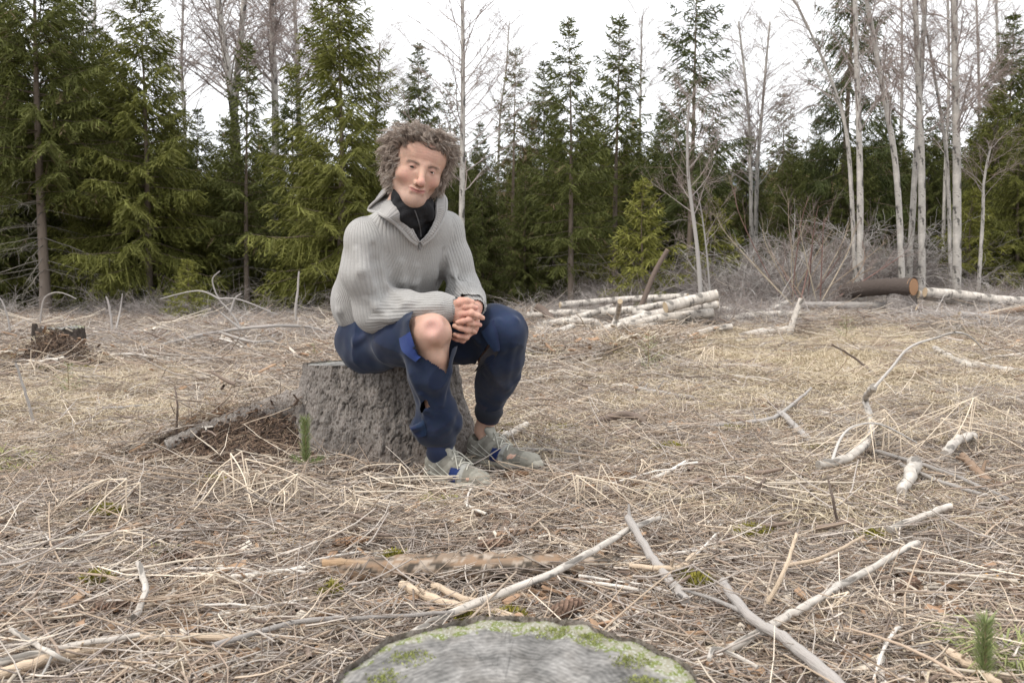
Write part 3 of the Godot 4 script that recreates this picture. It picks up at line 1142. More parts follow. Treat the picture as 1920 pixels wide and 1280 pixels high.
# ---------------------------------------------------------------- fallen branches, one by one
const TONE := {"W": Color(0.56, 0.53, 0.50), "G": Color(0.36, 0.335, 0.315), "B": Color(0.55, 0.44, 0.33), "K": Color(0.16, 0.125, 0.105), "O": Color(0.27, 0.19, 0.135)}


# pts: [u, v, lift in metres]; radii in pixels of the photograph at the branch's distance
func branch(label: String, tone: String, r0: float, r1: float, pts: Array, forks := [], called := "fallen_branch", cat := "branch", group := "fallen branches on the clearing") -> void:
	var p := PackedVector3Array()
	for q in pts:
		var lift: float = q[2] if q.size() > 2 else 0.0
		p.append(onto(q[0], q[1], lift + 0.045) if lift < 0.15 or p.is_empty() else at(q[0], q[1], -p[0].z))
	var base := p[0]
	var k := -base.z / F
	var o := thing(called, label, cat, base, group)
	for j in p.size():
		p[j] -= base
	var cp := curve(p, 6)
	for j in cp.size():
		cp[j] += rv() * r0 * k * 0.22
	var b := MB.new()
	var col: Color = TONE[tone]
	var rr := taper(cp.size(), r0 * k, r1 * k)
	b.tube(cp, rr, 9, shade(col, rnd(0.9, 1.1)), true, shade(col, rnd(0.85, 1.1)), 0.07, cp.size())
	put("stem", b.mesh(), M.birch_stick if tone == "W" else M.wood, o)
	if tone != "W" and r0 > 4.0 and forks.is_empty():
		for q in 3:
			var kb := MB.new()
			var i := rng.randi_range(1, cp.size() - 2)
			var d := (rv() + Vector3.UP * 0.6).normalized()
			kb.tube(PackedVector3Array([cp[i], cp[i] + d * r0 * k * rnd(2.0, 5.0)]), PackedFloat32Array([r1 * k * 0.5, r1 * k * 0.25]), 5, col, true)
			put("twig_stub", kb.mesh(), M.wood, o)
	for f: Array in forks:
		var fp := PackedVector3Array()
		for q in f[1]:
			var lift: float = q[2] if q.size() > 2 else 0.0
			fp.append((onto(q[0], q[1], lift + 0.045) if lift < 0.15 else at(q[0], q[1], -base.z)) - base)
		var fc := curve(fp, 6)
		var fb := MB.new()
		fb.tube(fc, taper(fc.size(), f[0] * k, f[0] * k * 0.45), 6, col, true, col, 0.06)
		put("side_branch", fb.mesh(), M.wood, o)


func build_branches() -> void:
	rng.seed = 500
	branch("long pale birch pole slanting across the rotten log", "W", 9.5, 7.0, [[775, 1190], [840, 1152, 0.01], [1000, 1090, 0.03], [1100, 1040, 0.045], [1180, 992, 0.04], [1236, 970, 0.02]])
	branch("short grey stick leaning over the upper end of the long birch pole", "G", 7.5, 8.5, [[1178, 968, 0.07], [1215, 1035, 0.02], [1250, 1080, 0.0], [1288, 1128, 0.0]])
	branch("broken white birch pole with dark gaps in its bark, on the right", "W", 9.0, 8.0, [[1370, 1218], [1470, 1158, 0.01], [1530, 1125, 0.02], [1620, 1072, 0.03], [1722, 1016, 0.03]])
	branch("thick grey branch running to the bottom edge right of the near stump", "G", 8.0, 11.0, [[1355, 1090, 0.03], [1400, 1150, 0.02], [1470, 1195, 0.02], [1530, 1245, 0.02], [1590, 1300, 0.02]], [[5.0, [[1400, 1150, 0.02], [1330, 1120, 0.02], [1260, 1100, 0.0]]]])
	branch("thin grey rod lying left of the near stump", "G", 6.0, 4.0, [[400, 1210, 0.02], [560, 1166, 0.02], [700, 1157, 0.02], [852, 1147, 0.02]])
	branch("tan barkless pole beside the thin grey rod, lower left", "B", 8.0, 7.0, [[245, 1196], [340, 1196], [450, 1194]])
	branch("pale birch stick pointing out of the lower left corner", "W", 9.0, 5.0, [[-20, 1246], [70, 1226, 0.01], [130, 1212, 0.01], [262, 1188, 0.02]])
	branch("thick two-toned stick below the pale birch stick, lower left corner", "B", 12.0, 8.0, [[-20, 1268], [80, 1238], [150, 1220], [210, 1208]])
	branch("small white forked twig lying at the lower left corner", "W", 5.0, 4.0, [[20, 1180, 0.02], [60, 1205, 0.02], [98, 1226, 0.03], [126, 1240, 0.0]], [[3.5, [[98, 1226, 0.03], [86, 1252, 0.01], [70, 1278]]]])
	branch("bent white stick standing out of the litter left of the forked twig", "W", 5.5, 6.0, [[258, 1055, 0.03], [272, 1098, 0.02], [266, 1130, 0.01], [250, 1158]])
	branch("smooth tan stick crossing under the long birch pole", "B", 9.0, 7.0, [[752, 1096, 0.01], [830, 1128], [890, 1140], [962, 1157]])
	branch("second tan stick lying beside the one under the birch pole", "B", 7.0, 5.0, [[812, 1096, 0.01], [860, 1118, 0.01], [900, 1130]])
	branch("white splintered stick at the dry reddish fern, right side", "W", 7.0, 7.0, [[1668, 992, 0.01], [1730, 968, 0.02], [1782, 948, 0.03]])
	branch("crooked thick white branch bending upward, right of the middle", "W", 9.0, 7.0, [[1535, 872, 0.03], [1590, 858, 0.04], [1622, 832, 0.06], [1635, 795, 0.08], [1624, 748, 0.12], [1640, 726, 0.16]], [[3.2, [[1640, 726, 0.16], [1672, 690, 0.2], [1705, 652, 0.28], [1755, 634, 0.3], [1815, 628, 0.28], [1848, 662, 0.1]]], [3.2, [[1560, 868, 0.03], [1575, 825, 0.10], [1600, 800, 0.14], [1650, 795, 0.14], [1720, 830, 0.06]]]])
	branch("torn white chunk of birch wood on the right", "W", 14.0, 8.0, [[1715, 868, 0.04], [1708, 892, 0.03], [1690, 925, 0.01]])
	branch("brown peeled stick stub right of the torn birch chunk", "O", 7.0, 9.0, [[1806, 854, 0.03], [1830, 880, 0.02], [1858, 908, 0.0]])
	branch("dark bent root arching out of the litter behind the left shoe", "K", 5.0, 8.0, [[1085, 800], [1130, 786, 0.03], [1175, 777, 0.04], [1208, 790, 0.01]])
	branch("thin straight pale stick slanting right of the man's knee", "B", 3.5, 2.5, [[1030, 776], [1100, 746, 0.01], [1168, 718, 0.02]])
	branch("grey stick lying level behind the thin slanting pale stick", "G", 6.0, 4.0, [[1165, 722], [1230, 736], [1300, 745]])
	branch("short grey stick lying steep in the straw, middle right", "G", 6.0, 5.0, [[1463, 773, 0.02], [1492, 800, 0.01], [1522, 828]])
	branch("long thin branch with bent tip beside the straw tussock", "G", 5.0, 3.0, [[1326, 800], [1400, 792, 0.01], [1450, 783, 0.02], [1490, 755, 0.04], [1522, 728, 0.06]])
	branch("broad pale chip of wood at the toe of the left shoe", "W", 8.0, 7.0, [[936, 826, 0.01], [962, 810, 0.01], [988, 795, 0.02]])
	branch("straight grey twig lying behind the left shoe", "G", 4.0, 3.0, [[958, 842], [1010, 843], [1082, 846]])
	branch("white birch stick cut by the right edge", "W", 7.0, 6.0, [[1848, 738], [1890, 748], [1945, 762]])
	branch("thin white birch branch lying in the straw, far right", "W", 5.0, 6.0, [[1752, 652, 0.03], [1800, 678, 0.02], [1860, 690, 0.01], [1918, 700]])
	branch("dark thin twig jutting from the straw, right of the middle", "K", 3.0, 1.5, [[1650, 712, 0.0], [1610, 676, 0.1], [1560, 645, 0.22]])
	branch("long grey arched branch on the left behind the man", "G", 4.0, 2.5, [[240, 662, 0.02], [330, 640, 0.06], [410, 622, 0.12], [500, 612, 0.16], [580, 614, 0.12], [645, 630, 0.03]], [[3.0, [[410, 622, 0.12], [470, 640, 0.1], [510, 640, 0.1], [560, 662, 0.02]]], [2.5, [[450, 616, 0.15], [430, 600, 0.2], [412, 585, 0.25]]]])
	branch("upright bare grey branch with curled tips before the slender spruce", "G", 2.0, 1.0, [[455, 622, 0.1], [432, 585, 0.45], [410, 560, 0.6], [398, 525, 0.75], [412, 508, 0.85]], [[2.5, [[432, 585, 0.45], [440, 560, 0.6], [452, 550, 0.62]]], [2.0, [[410, 560, 0.6], [370, 545, 0.6], [300, 560, 0.5]]], [2.0, [[410, 560, 0.6], [450, 562, 0.5], [520, 590, 0.3]]]])
	branch("arched pale twig over the old dark stump", "G", 1.6, 1.0, [[74, 605, 0.3], [82, 560, 0.55], [110, 548, 0.6], [142, 560, 0.5]])
	branch("curved pale twig rising at the left edge", "G", 1.8, 1.0, [[18, 620, 0.1], [12, 590, 0.3], [0, 560, 0.45], [-20, 550, 0.5]])
	branch("thin upright dead stick left of the man's elbow", "G", 3.0, 1.5, [[552, 610, 0.05], [556, 560, 0.4], [561, 508, 0.7]])
	branch("pair of thin upright twigs before the knee-high spruce", "G", 2.5, 1.5, [[210, 622, 0.05], [205, 580, 0.3], [199, 556, 0.45]], [[2.0, [[216, 622, 0.05], [225, 580, 0.3], [229, 550, 0.5]]]])
	branch("long pale stick lying level at the left edge", "G", 4.0, 3.0, [[-20, 776], [120, 768], [230, 764], [345, 752]])
	branch("pale tan stick on the straw, left of the stump's root", "B", 4.5, 3.5, [[228, 760], [280, 748, 0.01], [325, 738, 0.01]])
	branch("dark upright twig at the tip of the stump's long root", "K", 2.5, 1.5, [[330, 815, 0.0], [332, 760, 0.12], [328, 725, 0.2]])
	branch("thin leaning grey stick in the straw at the left edge", "G", 3.0, 2.0, [[62, 790, 0.0], [45, 730, 0.2], [28, 680, 0.38]])
	branch("slender dark stem standing right of the middle tussock", "K", 3.0, 2.0, [[1572, 985, 0.0], [1562, 935, 0.08], [1554, 900, 0.12]])
	branch("grey curved branch across the right-hand twig tangle", "G", 4.0, 3.0, [[1640, 845, 0.02], [1760, 880, 0.02], [1890, 935, 0.02]])
	branch("long thin grey branch lying along the right-hand slash", "G", 4.0, 3.0, [[1690, 870, 0.03], [1770, 905, 0.02], [1880, 937, 0.01]])
	branch("hollow white branch piece with dark hole, far right", "W", 9.0, 10.0, [[1775, 850, 0.04], [1792, 826, 0.06], [1825, 818, 0.05]])
	branch("grey weathered stick right of the short green pine shoot", "B", 9.0, 8.0, [[1780, 1222, 0.01], [1830, 1252, 0.01], [1875, 1285, 0.01]])
	branch("forked tan stem standing up right of the near stump", "B", 5.0, 3.0, [[1440, 1130, 0.02], [1475, 1060, 0.09], [1494, 1000, 0.13]])
	branch("long tan stem slanting to the lower right tussock", "B", 4.0, 3.0, [[1470, 1060, 0.03], [1540, 1045, 0.05], [1620, 1005, 0.05]])
	branch("white twig with bend at the right of the near stump", "W", 5.0, 4.0, [[1330, 1235, 0.03], [1345, 1215, 0.03], [1420, 1250, 0.02]])
	branch("short pale stick right below the rotten log", "B", 6.0, 5.0, [[1300, 1040, 0.0], [1270, 1065, 0.01], [1180, 1060, 0.01]])
	# birch logs piled beyond the straw, right of the man
	var g := "birch logs of the pile right of the man"
	log_px("pale birch log on top of the pile, its end in the air", [[1248, 576, 0.30], [1300, 563, 0.36], [1345, 553, 0.40]], 9.5, 9.0, "W", g)
	log_px("birch log lying second from the top of the pile", [[1150, 612, 0.12], [1230, 590, 0.2], [1345, 571, 0.26]], 8.0, 7.5, "W", g)
	log_px("birch log with grey bark, middle of the pile", [[1120, 622, 0.06], [1220, 600, 0.13], [1338, 586, 0.2]], 8.0, 7.0, "W", g)
	log_px("birch log under the top ones, its cut end facing right", [[1180, 618, 0.05], [1260, 600, 0.1], [1335, 590, 0.15]], 9.5, 9.0, "W", g)
	log_px("thick short birch log at the bottom of the pile", [[1195, 624, 0.0], [1225, 618, 0.0], [1252, 612, 0.01]], 11.0, 11.0, "W", g)
	log_px("thin birch pole reaching right out of the pile", [[1320, 576, 0.2], [1400, 584, 0.14], [1440, 582, 0.12], [1476, 566, 0.2]], 5.0, 3.5, "W", g)
	log_px("long thin birch pole sticking out left of the pile", [[990, 590, 0.1], [1080, 586, 0.16], [1180, 592, 0.15], [1260, 585, 0.2]], 5.5, 6.0, "W", g)
	log_px("bent birch pole crossing the front of the pile", [[1022, 605, 0.06], [1100, 602, 0.1], [1150, 616, 0.06], [1182, 640, 0.0]], 5.0, 6.5, "W", g)
	log_px("birch log lying apart to the right of the pile", [[1385, 634, 0.02], [1430, 624, 0.04], [1484, 620, 0.05]], 7.5, 8.0, "W", g)
	log_px("upright thin birch stub leaning at the log lying apart", [[1480, 634, 0.02], [1488, 600, 0.2], [1503, 560, 0.42]], 5.0, 4.0, "W", g)
	log_px("birch pole lying low before the pile", [[1165, 638, 0.0], [1230, 631, 0.02], [1305, 629, 0.02]], 5.5, 5.0, "W", g)
	log_px("stubby dark broken wood left of the pile", [[1005, 576, 0.25], [1025, 588, 0.18], [1042, 610, 0.05]], 8.0, 6.0, "K", g)
	log_px("pale stub standing upright in the pile", [[1150, 612, 0.1], [1158, 590, 0.25], [1163, 565, 0.4]], 5.0, 4.0, "W", g)
	log_px("dark dead pole leaning out of the pile toward the forest", [[1190, 606, 0.05], [1208, 560, 0.4], [1228, 510, 0.75], [1252, 468, 1.1]], 4.6, 3.4, "K", g)
	log_px("whitish chunk of wood before the log lying apart", [[1368, 650, 0.02], [1382, 644, 0.03], [1398, 638, 0.03]], 7.0, 5.0, "W", g)
	log_px("grey birch log seen end-on behind the man's knee", [[992, 620, 0.02], [1030, 622, 0.02], [1062, 624, 0.02]], 8.0, 7.0, "W", g)
	rng.seed = 577
	var more := ["second-row birch log showing left in the pile", "birch log showing between the upper poles of the pile", "thin birch log low at the pile's left end", "birch log tilted across the pile's middle", "short birch log at the pile's right foot", "birch pole behind the whole pile", "thin pale pole lying over the pile's left half", "crooked pale pole left of the pile", "thin pole lying out right beyond the pile"]
	var spots := [[1075, 604, 0.1, 1190, 580, 0.2], [1130, 585, 0.2, 1260, 566, 0.3], [1040, 632, 0.02, 1130, 622, 0.05], [1190, 584, 0.2, 1300, 604, 0.1], [1300, 628, 0.03, 1372, 612, 0.08], [1050, 572, 0.25, 1290, 556, 0.33], [1010, 612, 0.06, 1150, 574, 0.25], [985, 640, 0.02, 1075, 612, 0.08], [1350, 600, 0.1, 1500, 588, 0.12]]
	for k in more.size():
		var q: Array = spots[k]
		log_px(more[k], [[q[0], q[1], q[2]], [(q[0] + q[3]) * 0.5, (q[1] + q[4]) * 0.5 + rnd(-6, 6), (q[2] + q[5]) * 0.5], [q[3], q[4], q[5]]], rnd(4.5, 8.0), rnd(4.0, 7.0), "W", g)
	g = "fallen birches right of the grey stump"
	log_px("long white fallen birch reaching the right edge", [[1735, 548, 0.35], [1800, 553, 0.3], [1870, 562, 0.22], [1940, 566, 0.2]], 8.0, 7.0, "W", g)
	log_px("second white fallen birch under the long one", [[1722, 552, 0.3], [1790, 563, 0.2], [1850, 575, 0.12]], 7.0, 6.0, "W", g)
	log_px("dark pole lying below the fallen birches", [[1720, 576, 0.12], [1760, 592, 0.06], [1800, 612, 0.0]], 6.0, 5.0, "K", g)
	log_px("brown pole crossing below the fallen birches", [[1790, 598, 0.08], [1850, 590, 0.1], [1925, 578, 0.12]], 6.0, 5.0, "O", g)
	log_px("grey pole slanting below the fallen birches", [[1800, 590, 0.1], [1860, 596, 0.08], [1930, 600, 0.06]], 6.0, 5.0, "G", g)
	log_px("white split billet before the dark pole", [[1768, 604, 0.02], [1785, 606, 0.03], [1808, 610, 0.02]], 6.0, 4.0, "W", g)
	log_px("grey pole lying left of the grey stump", [[1490, 572, 0.12], [1570, 572, 0.14], [1662, 574, 0.1]], 5.0, 6.0, "G", g)
	shrub()


func log_px(label: String, pts: Array, r0: float, r1: float, tone: String, group: String) -> void:
	var p := []
	for q in pts:
		p.append(onto(q[0], q[1], q[2] + 0.03))
	var z := 0.0
	for q in p:
		z -= q.z / p.size()
	if pts[pts.size() - 1][2] > 0.5:
		z = -p[0].z
		for j in p.size():
			p[j] = p[0]
	# keep the log at one distance: the lifted points are re-seen at its middle depth
	var at_depth := []
	for j in pts.size():
		at_depth.append(at(pts[j][0], pts[j][1], lerpf(z, -p[j].z, 0.35)))
	var col: Color = TONE[tone]
	log_thing("birch_log" if tone == "W" else "dead_pole", label, "log", at_depth, 1.2 * r0 * z / F, 1.2 * r1 * z / F, col if tone != "W" else Color(1, 1, 1), Color(0.5, 0.40, 0.28), M.birch_stick if tone == "W" else M.spruce_bark, group, 10)


# bare shrub with many stems, beside the grey stump
func shrub() -> void:
	rng.seed = 620
	var base := onto(1512, 585)
	var o := thing("bare_shrub", "leafless shrub of reddish and tan stems fanning up beside the grey stump", "shrub", base)
	var z := -base.z
	var tops := [[1378, 350], [1345, 402], [1480, 372], [1516, 370], [1445, 470], [1500, 420], [1545, 410], [1562, 430], [1590, 420], [1465, 500], [1620, 470], [1600, 440], [1535, 385], [1430, 430], [1640, 500], [1575, 480], [1550, 470], [1490, 455], [1525, 440], [1412, 480], [1660, 455], [1690, 480]]
	for k in tops.size():
		var t: Array = tops[k]
		var d0 := rnd(-0.35, 0.35)
		var e := at(t[0], t[1], z + rnd(-0.7, 0.5)) - base
		var s := Vector3(rnd(-0.25, 0.25), -0.05, d0)
		var bend := Vector3(e.x * 0.2, e.length() * 0.10, 0)
		var pts := curve(PackedVector3Array([s, s.lerp(e, 0.35) + bend * 0.8, s.lerp(e, 0.7) + bend, e]), 6)
		var b := MB.new()
		var c := Color(0.30, 0.22, 0.17).lerp(Color(0.46, 0.40, 0.30), rng.randf())
		if k % 3 == 0:
			c = Color(0.22, 0.13, 0.11)
		b.tube(pts, taper(pts.size(), rnd(0.008, 0.014), 0.003), 5, c, true)
		for q in 5:
			var f := rnd(0.35, 0.98) * (pts.size() - 1.01)
			var i := int(f)
			var p := pts[i].lerp(pts[i + 1], f - i)
			twigs(b, p, ((pts[i + 1] - pts[i]).normalized() + rv() * 0.5).normalized(), rnd(0.2, 0.55), 0.0035, 1, c, 0.1)
		put("stem", b.mesh(), M.twig, o)


# ---------------------------------------------------------------- dry stalks, tussocks, seedlings, moss, cones
func stalks(u: float, v: float, size: float, n: int, label: String, seed_: int, tone := Color(0.62, 0.53, 0.42)) -> void:
	rng.seed = seed_
	var base := onto(u, v)
	var o := thing("dry_fern_stalks", label, "dead stalks", base, "pale broken fern stalks on the clearing")
	for k in n:
		var b := MB.new()
		var a := rnd(0, TAU)
		var s := Vector3(rnd(-0.25, 0.25), -0.01, rnd(-0.15, 0.15)) * size * 1.2
		var h := size * rnd(0.45, 1.0)
		var top := s + Vector3(rnd(-0.12, 0.12) * size, h, rnd(-0.1, 0.1) * size)
		var c := shade(tone, rnd(0.75, 1.2))
		var r := 0.0016 + 0.0075 * size * rnd(0.5, 1.0)
		b.tube(curve(PackedVector3Array([s, s.lerp(top, 0.5) + rv() * 0.01, top]), 4), taper(9, r, r * 0.8), 5, c, true)
		put("stalk", b.mesh(), M.twig, o)
		for q in rng.randi_range(1, 3):
			var fb := MB.new()
			a = rnd(0, TAU)
			var out := Vector3(cos(a) * 1.3, 0, sin(a) * 0.8)
			var l := size * rnd(0.6, 1.5)
			var e := top + out * l
			var eg := gh(base.x + e.x, base.z + e.z) - base.y + 0.005
			e.y = lerpf(eg, top.y, rnd(0.0, 0.3))
			fb.tube(curve(PackedVector3Array([top, top.lerp(e, 0.5) + Vector3(0, 0.06 * l, 0) + rv() * 0.02, e]), 4), taper(9, r * 0.85, r * 0.45), 5, c, true)
			put("folded_stalk", fb.mesh(), M.twig, o)


func tuft(u: float, v: float, n: int, spread: float, len: float, w: float, c1: Color, c2: Color, lay: float, called: String, label: String, group: String, seed_: int) -> void:
	rng.seed = seed_
	var p := onto(u, v)
	var b := MB.new()
	for k in n:
		var a := rnd(0, TAU)
		var f := sqrt(rng.randf())
		var q := Vector3(cos(a), 0, sin(a)) * spread * f
		q.y = gh(p.x + q.x, p.z + q.z) - p.y
		blades(b, q, 1, 0.01, len, w, c1, c2, lay)
	var o := put(called, b.mesh(), M.grass)
	o.position = p
	tag(o, label, "grass tussock" if called == "grass_tussock" else "plant", group)


func seedling(u: float, v: float, h: float, label: String, kind: String, seed_: int) -> void:
	rng.seed = seed_
	var p := onto(u, v, 0.0)
	var o := thing("pine_seedling" if kind == "pine" else "spruce_seedling", label, "seedling", p, "conifer seedlings on the clearing")
	var tb := MB.new()
	tb.tube(PackedVector3Array([Vector3(0, -0.02, 0), Vector3(0.003, h * 0.5, 0), Vector3(0, h, 0)]), PackedFloat32Array([0.004, 0.003, 0.002]), 5, Color(0.22, 0.17, 0.10), true)
	put("stem", tb.mesh(), M.twig, o)
	var b := MB.new()
	var c1 := Color(0.13, 0.17, 0.07)
	var c2 := Color(0.26, 0.30, 0.14)
	if kind == "pine":
		for k in int(520 * h / 0.16):
			var y := h * (0.25 + 0.75 * rng.randf())
			var a := rnd(0, TAU)
			var d := Vector3(cos(a), rnd(0.8, 1.8), sin(a)).normalized() * rnd(0.02, 0.034) * (1.0 + h)
			b.kite(Vector3(0, y, 0), Vector3(0, y, 0) + d, d.cross(rv()).normalized() * 0.0009, c1.lerp(c2, rng.randf()), c2)
		for q in 3:
			var a := rnd(0, TAU)
			var e := Vector3(cos(a) * 0.28 * h, h * 0.32, sin(a) * 0.28 * h)
			for k in 90:
				var f := rng.randf()
				var s := Vector3(0, h * 0.22, 0).lerp(e, f)
				var d := (rv() + Vector3(cos(a), 0.6, sin(a))).normalized() * 0.022
				b.kite(s, s + d, d.cross(rv()).normalized() * 0.0009, c1.lerp(c2, rng.randf()), c2)
	else:
		for k in int(15 * maxf(1.0, h / 0.3)):
			var y := h * (0.12 + 0.85 * rng.randf())
			var a := rnd(0, TAU)
			var l := (1.0 - y / h) * h * 0.42 + 0.03
			var e := Vector3(cos(a), rnd(0.3, 0.9), sin(a)).normalized() * l
			for q in int(26 * l / 0.08):
				var s := Vector3(0, y, 0) + e * rng.randf()
				var d := (rv() * 0.9 + e.normalized()).normalized() * 0.016
				b.kite(s, s + d, d.cross(rv()).normalized() * 0.0010, c1.lerp(c2, rng.randf()), c2)
	put("needles", b.mesh(), M.needle, o)


func cone_mesh(open_: bool, seed_: int) -> ArrayMesh:
	rng.seed = seed_
	var b := MB.new()
	var len := 0.10 if open_ else 0.085
	var rows := 15
	for r in rows:
		var f := (r + 0.5) / rows
		var rad := 0.016 * pow(sin(PI * clampf(f * 0.86 + 0.1, 0, 1)), 0.7)
		for k in 8:
			var a := TAU * (k + 0.5 * (r % 2)) / 8 + r * 0.1
			var out := Vector3(0, cos(a), sin(a))
			var p := Vector3(len * (f - 0.5), 0, 0) + out * rad * 0.55
			var d := (out * (0.9 if open_ else 0.35) + Vector3(0.7, 0, 0)).normalized() * 0.013
			var side := Vector3.RIGHT.cross(out) * 0.0062
			var c := Color(0.26, 0.165, 0.105) * rnd(0.7, 1.25) if not open_ else Color(0.15, 0.10, 0.075) * rnd(0.6, 1.5)
			b.kite(p, p + d, side, shade(c, 0.75), shade(c, 1.35))
	return b.mesh()


func core_mesh() -> ArrayMesh:
	var b := MB.new()
	var p := PackedVector3Array()
	var r := PackedFloat32Array()
	for k in 8:
		var f := k / 7.0
		p.append(Vector3(0.09 * (f - 0.5), 0, 0))
		r.append(0.001 + 0.0115 * pow(sin(PI * clampf(f * 0.9 + 0.05, 0, 1)), 0.7))
	b.tube(p, r, 8, Color(0.10, 0.065, 0.045), true)
	return b.mesh()


func build_plants() -> void:
	# dead fern stalks
	stalks(455, 955, 0.19, 9, "tall clump of pale folded fern stalks left of the man's stump", 701)
	stalks(560, 975, 0.15, 9, "pale folded stalks in front of the man's stump", 702)
	stalks(665, 985, 0.12, 8, "tangle of thin pale stalks before the stump and the right shoe", 703)
	stalks(728, 925, 0.11, 4, "single bent pale stalk at the foot of the big stump", 704)
	stalks(1100, 960, 0.15, 8, "dry tan stalks standing right of the shoes", 705)
	stalks(1215, 905, 0.10, 6, "low dry stalks behind the standing tan stalks", 706)
	stalks(330, 1275, 0.085, 6, "thick pale stalks at the bottom edge left of the near stump", 707)
	stalks(440, 735, 0.22, 7, "pale broken stalks on the straw behind the stump's root", 708)
	stalks(480, 745, 0.18, 8, "fan of pale stalks next to the broken ones behind the root", 709)
	stalks(232, 985, 0.16, 4, "two upright dry stalks in the left litter", 710)
	stalks(1385, 1050, 0.10, 5, "tan stalks left of the broken white pole", 711)
	stalks(1640, 870, 0.22, 8, "dry stalks in the twig tangle by the crooked branch", 712)
	stalks(1790, 860, 0.26, 9, "long pale stalks arching over the right tangle", 713)
	stalks(1330, 700, 0.20, 6, "pale dry stalks by the dark hollow right of the knee", 714)
	stalks(1190, 700, 0.22, 7, "arching dry stalks around the small spruce seedling", 715)
	stalks(250, 1060, 0.10, 6, "low beige stalks left of the reddish-green tuft", 716)
	stalks(400, 1130, 0.09, 7, "beige stalks behind the tan pole, lower left", 717)
	stalks(1560, 1180, 0.08, 6, "thin stalks before the broken white pole", 718)
	stalks(880, 1010, 0.08, 6, "short stalks between the shoes and the rotten log", 719)
	stalks(60, 720, 0.28, 5, "long thin pale stalks before the root mound", 720)
	stalks(690, 690, 0.2, 6, "pale stalks behind the left rim of the man's stump", 721)
	# tussocks and tufts
	var g := "straw tussocks on the clearing"
	var s1 := Color(0.41, 0.34, 0.24)
	var s2 := Color(0.63, 0.55, 0.41)
	tuft(1495, 985, 620, 0.085, 0.12, 0.0011, s1, s2, 0.72, "grass_tussock", "hanging straw tussock between the crooked branch and the white pole", g, 731)
	tuft(1215, 775, 500, 0.15, 0.16, 0.0016, s1, s2, 0.7, "grass_tussock", "rounded straw tussock above the dark bent root", g, 732)
	tuft(1350, 775, 380, 0.2, 0.13, 0.0018, s1, Color(0.5, 0.46, 0.25), 0.6, "grass_tussock", "low straw tussock right of the rounded one", g, 733)
	tuft(1420, 715, 700, 0.4, 0.20, 0.0022, s1, s2, 0.75, "grass_tussock", "wide straw tussock in the middle of the straw patch", g, 734)
	tuft(1520, 650, 600, 0.45, 0.22, 0.0026, s1, s2, 0.7, "grass_tussock", "straw tussock near the log lying apart", g, 735)
	tuft(1650, 630, 600, 0.5, 0.22, 0.0026, s1, s2, 0.7, "grass_tussock", "straw tussock in front of the grey stump", g, 736)
	tuft(1580, 720, 500, 0.35, 0.2, 0.0022, s1, s2, 0.7, "grass_tussock", "straw tussock behind the crooked white branch", g, 737)
	tuft(1330, 660, 400, 0.4, 0.18, 0.0024, s1, s2, 0.7, "grass_tussock", "straw tussock under the whitish chunk of wood", g, 738)
	g = "green grass tufts on the clearing"
	var g1 := Color(0.14, 0.18, 0.05)
	var g2 := Color(0.36, 0.37, 0.15)
	tuft(15, 885, 260, 0.12, 0.12, 0.0016, g1, g2, 0.4, "grass_tuft", "green grass tuft at the left edge of the clearing", g, 741)
	tuft(140, 872, 160, 0.15, 0.07, 0.0016, Color(0.3, 0.3, 0.12), g2, 0.5, "grass_tuft", "low yellow-green grass right of the left-edge tuft", g, 742)
	tuft(80, 835, 90, 0.10, 0.07, 0.0016, g1, g2, 0.5, "grass_tuft", "small green grass patch behind the left-edge tuft", g, 743)
	tuft(288, 1052, 46, 0.03, 0.055, 0.0016, g1, g2, 0.25, "grass_tuft", "short green blades beside the bent white stick", g, 744)
	tuft(475, 1032, 60, 0.035, 0.05, 0.0020, Color(0.30, 0.18, 0.07), Color(0.32, 0.30, 0.10), 0.3, "grass_tuft", "reddish-green leaf tuft below the pale stalks", g, 745)
	tuft(542, 1035, 60, 0.03, 0.05, 0.0020, g1, Color(0.36, 0.22, 0.08), 0.3, "grass_tuft", "dark green and rusty leaf tuft above the rotten log", g, 746)
	tuft(828, 950, 90, 0.035, 0.055, 0.0018, Color(0.36, 0.22, 0.08), Color(0.34, 0.36, 0.12), 0.3, "grass_tuft", "rusty green tuft right in front of the right shoe", g, 747)
	tuft(1820, 990, 110, 0.05, 0.07, 0.0018, Color(0.15, 0.14, 0.04), Color(0.42, 0.2, 0.07), 0.3, "grass_tuft", "dark green and rust tuft at the splintered stick", g, 748)
	tuft(1895, 1275, 190, 0.05, 0.12, 0.0016, Color(0.10, 0.15, 0.05), Color(0.34, 0.36, 0.16), 0.3, "grass_tuft", "dense green grass clump in the lower right corner", g, 749)
	tuft(1880, 1110, 60, 0.05, 0.06, 0.0022, Color(0.45, 0.22, 0.07), Color(0.55, 0.36, 0.15), 0.5, "grass_tuft", "orange dead leaves at the right edge", g, 750)
	tuft(1500, 690, 130, 0.15, 0.12, 0.0022, g1, g2, 0.4, "grass_tuft", "green grass streak among the straw tussocks", g, 751)
	tuft(1690, 640, 120, 0.15, 0.14, 0.0024, g1, g2, 0.4, "grass_tuft", "green grass tuft left of the grey stump's foot", g, 752)
	tuft(745, 1010, 40, 0.03, 0.04, 0.0016, Color(0.4, 0.25, 0.1), g2, 0.4, "grass_tuft", "tiny rusty tuft between pale stalks and rotten log", g, 753)
	# seedlings
	seedling(573, 893, 0.19, "slim pine seedling growing against the big stump", "pine", 761)
	seedling(1842, 1322, 0.14, "pine shoot with upright needles at the lower right", "pine", 762)
	seedling(590, 690, 0.20, "tiny yellow-green seedling behind the stump's left rim", "spruce", 763)
	seedling(1215, 715, 0.34, "thin spruce seedling in the dry stalks right of the man", "spruce", 764)
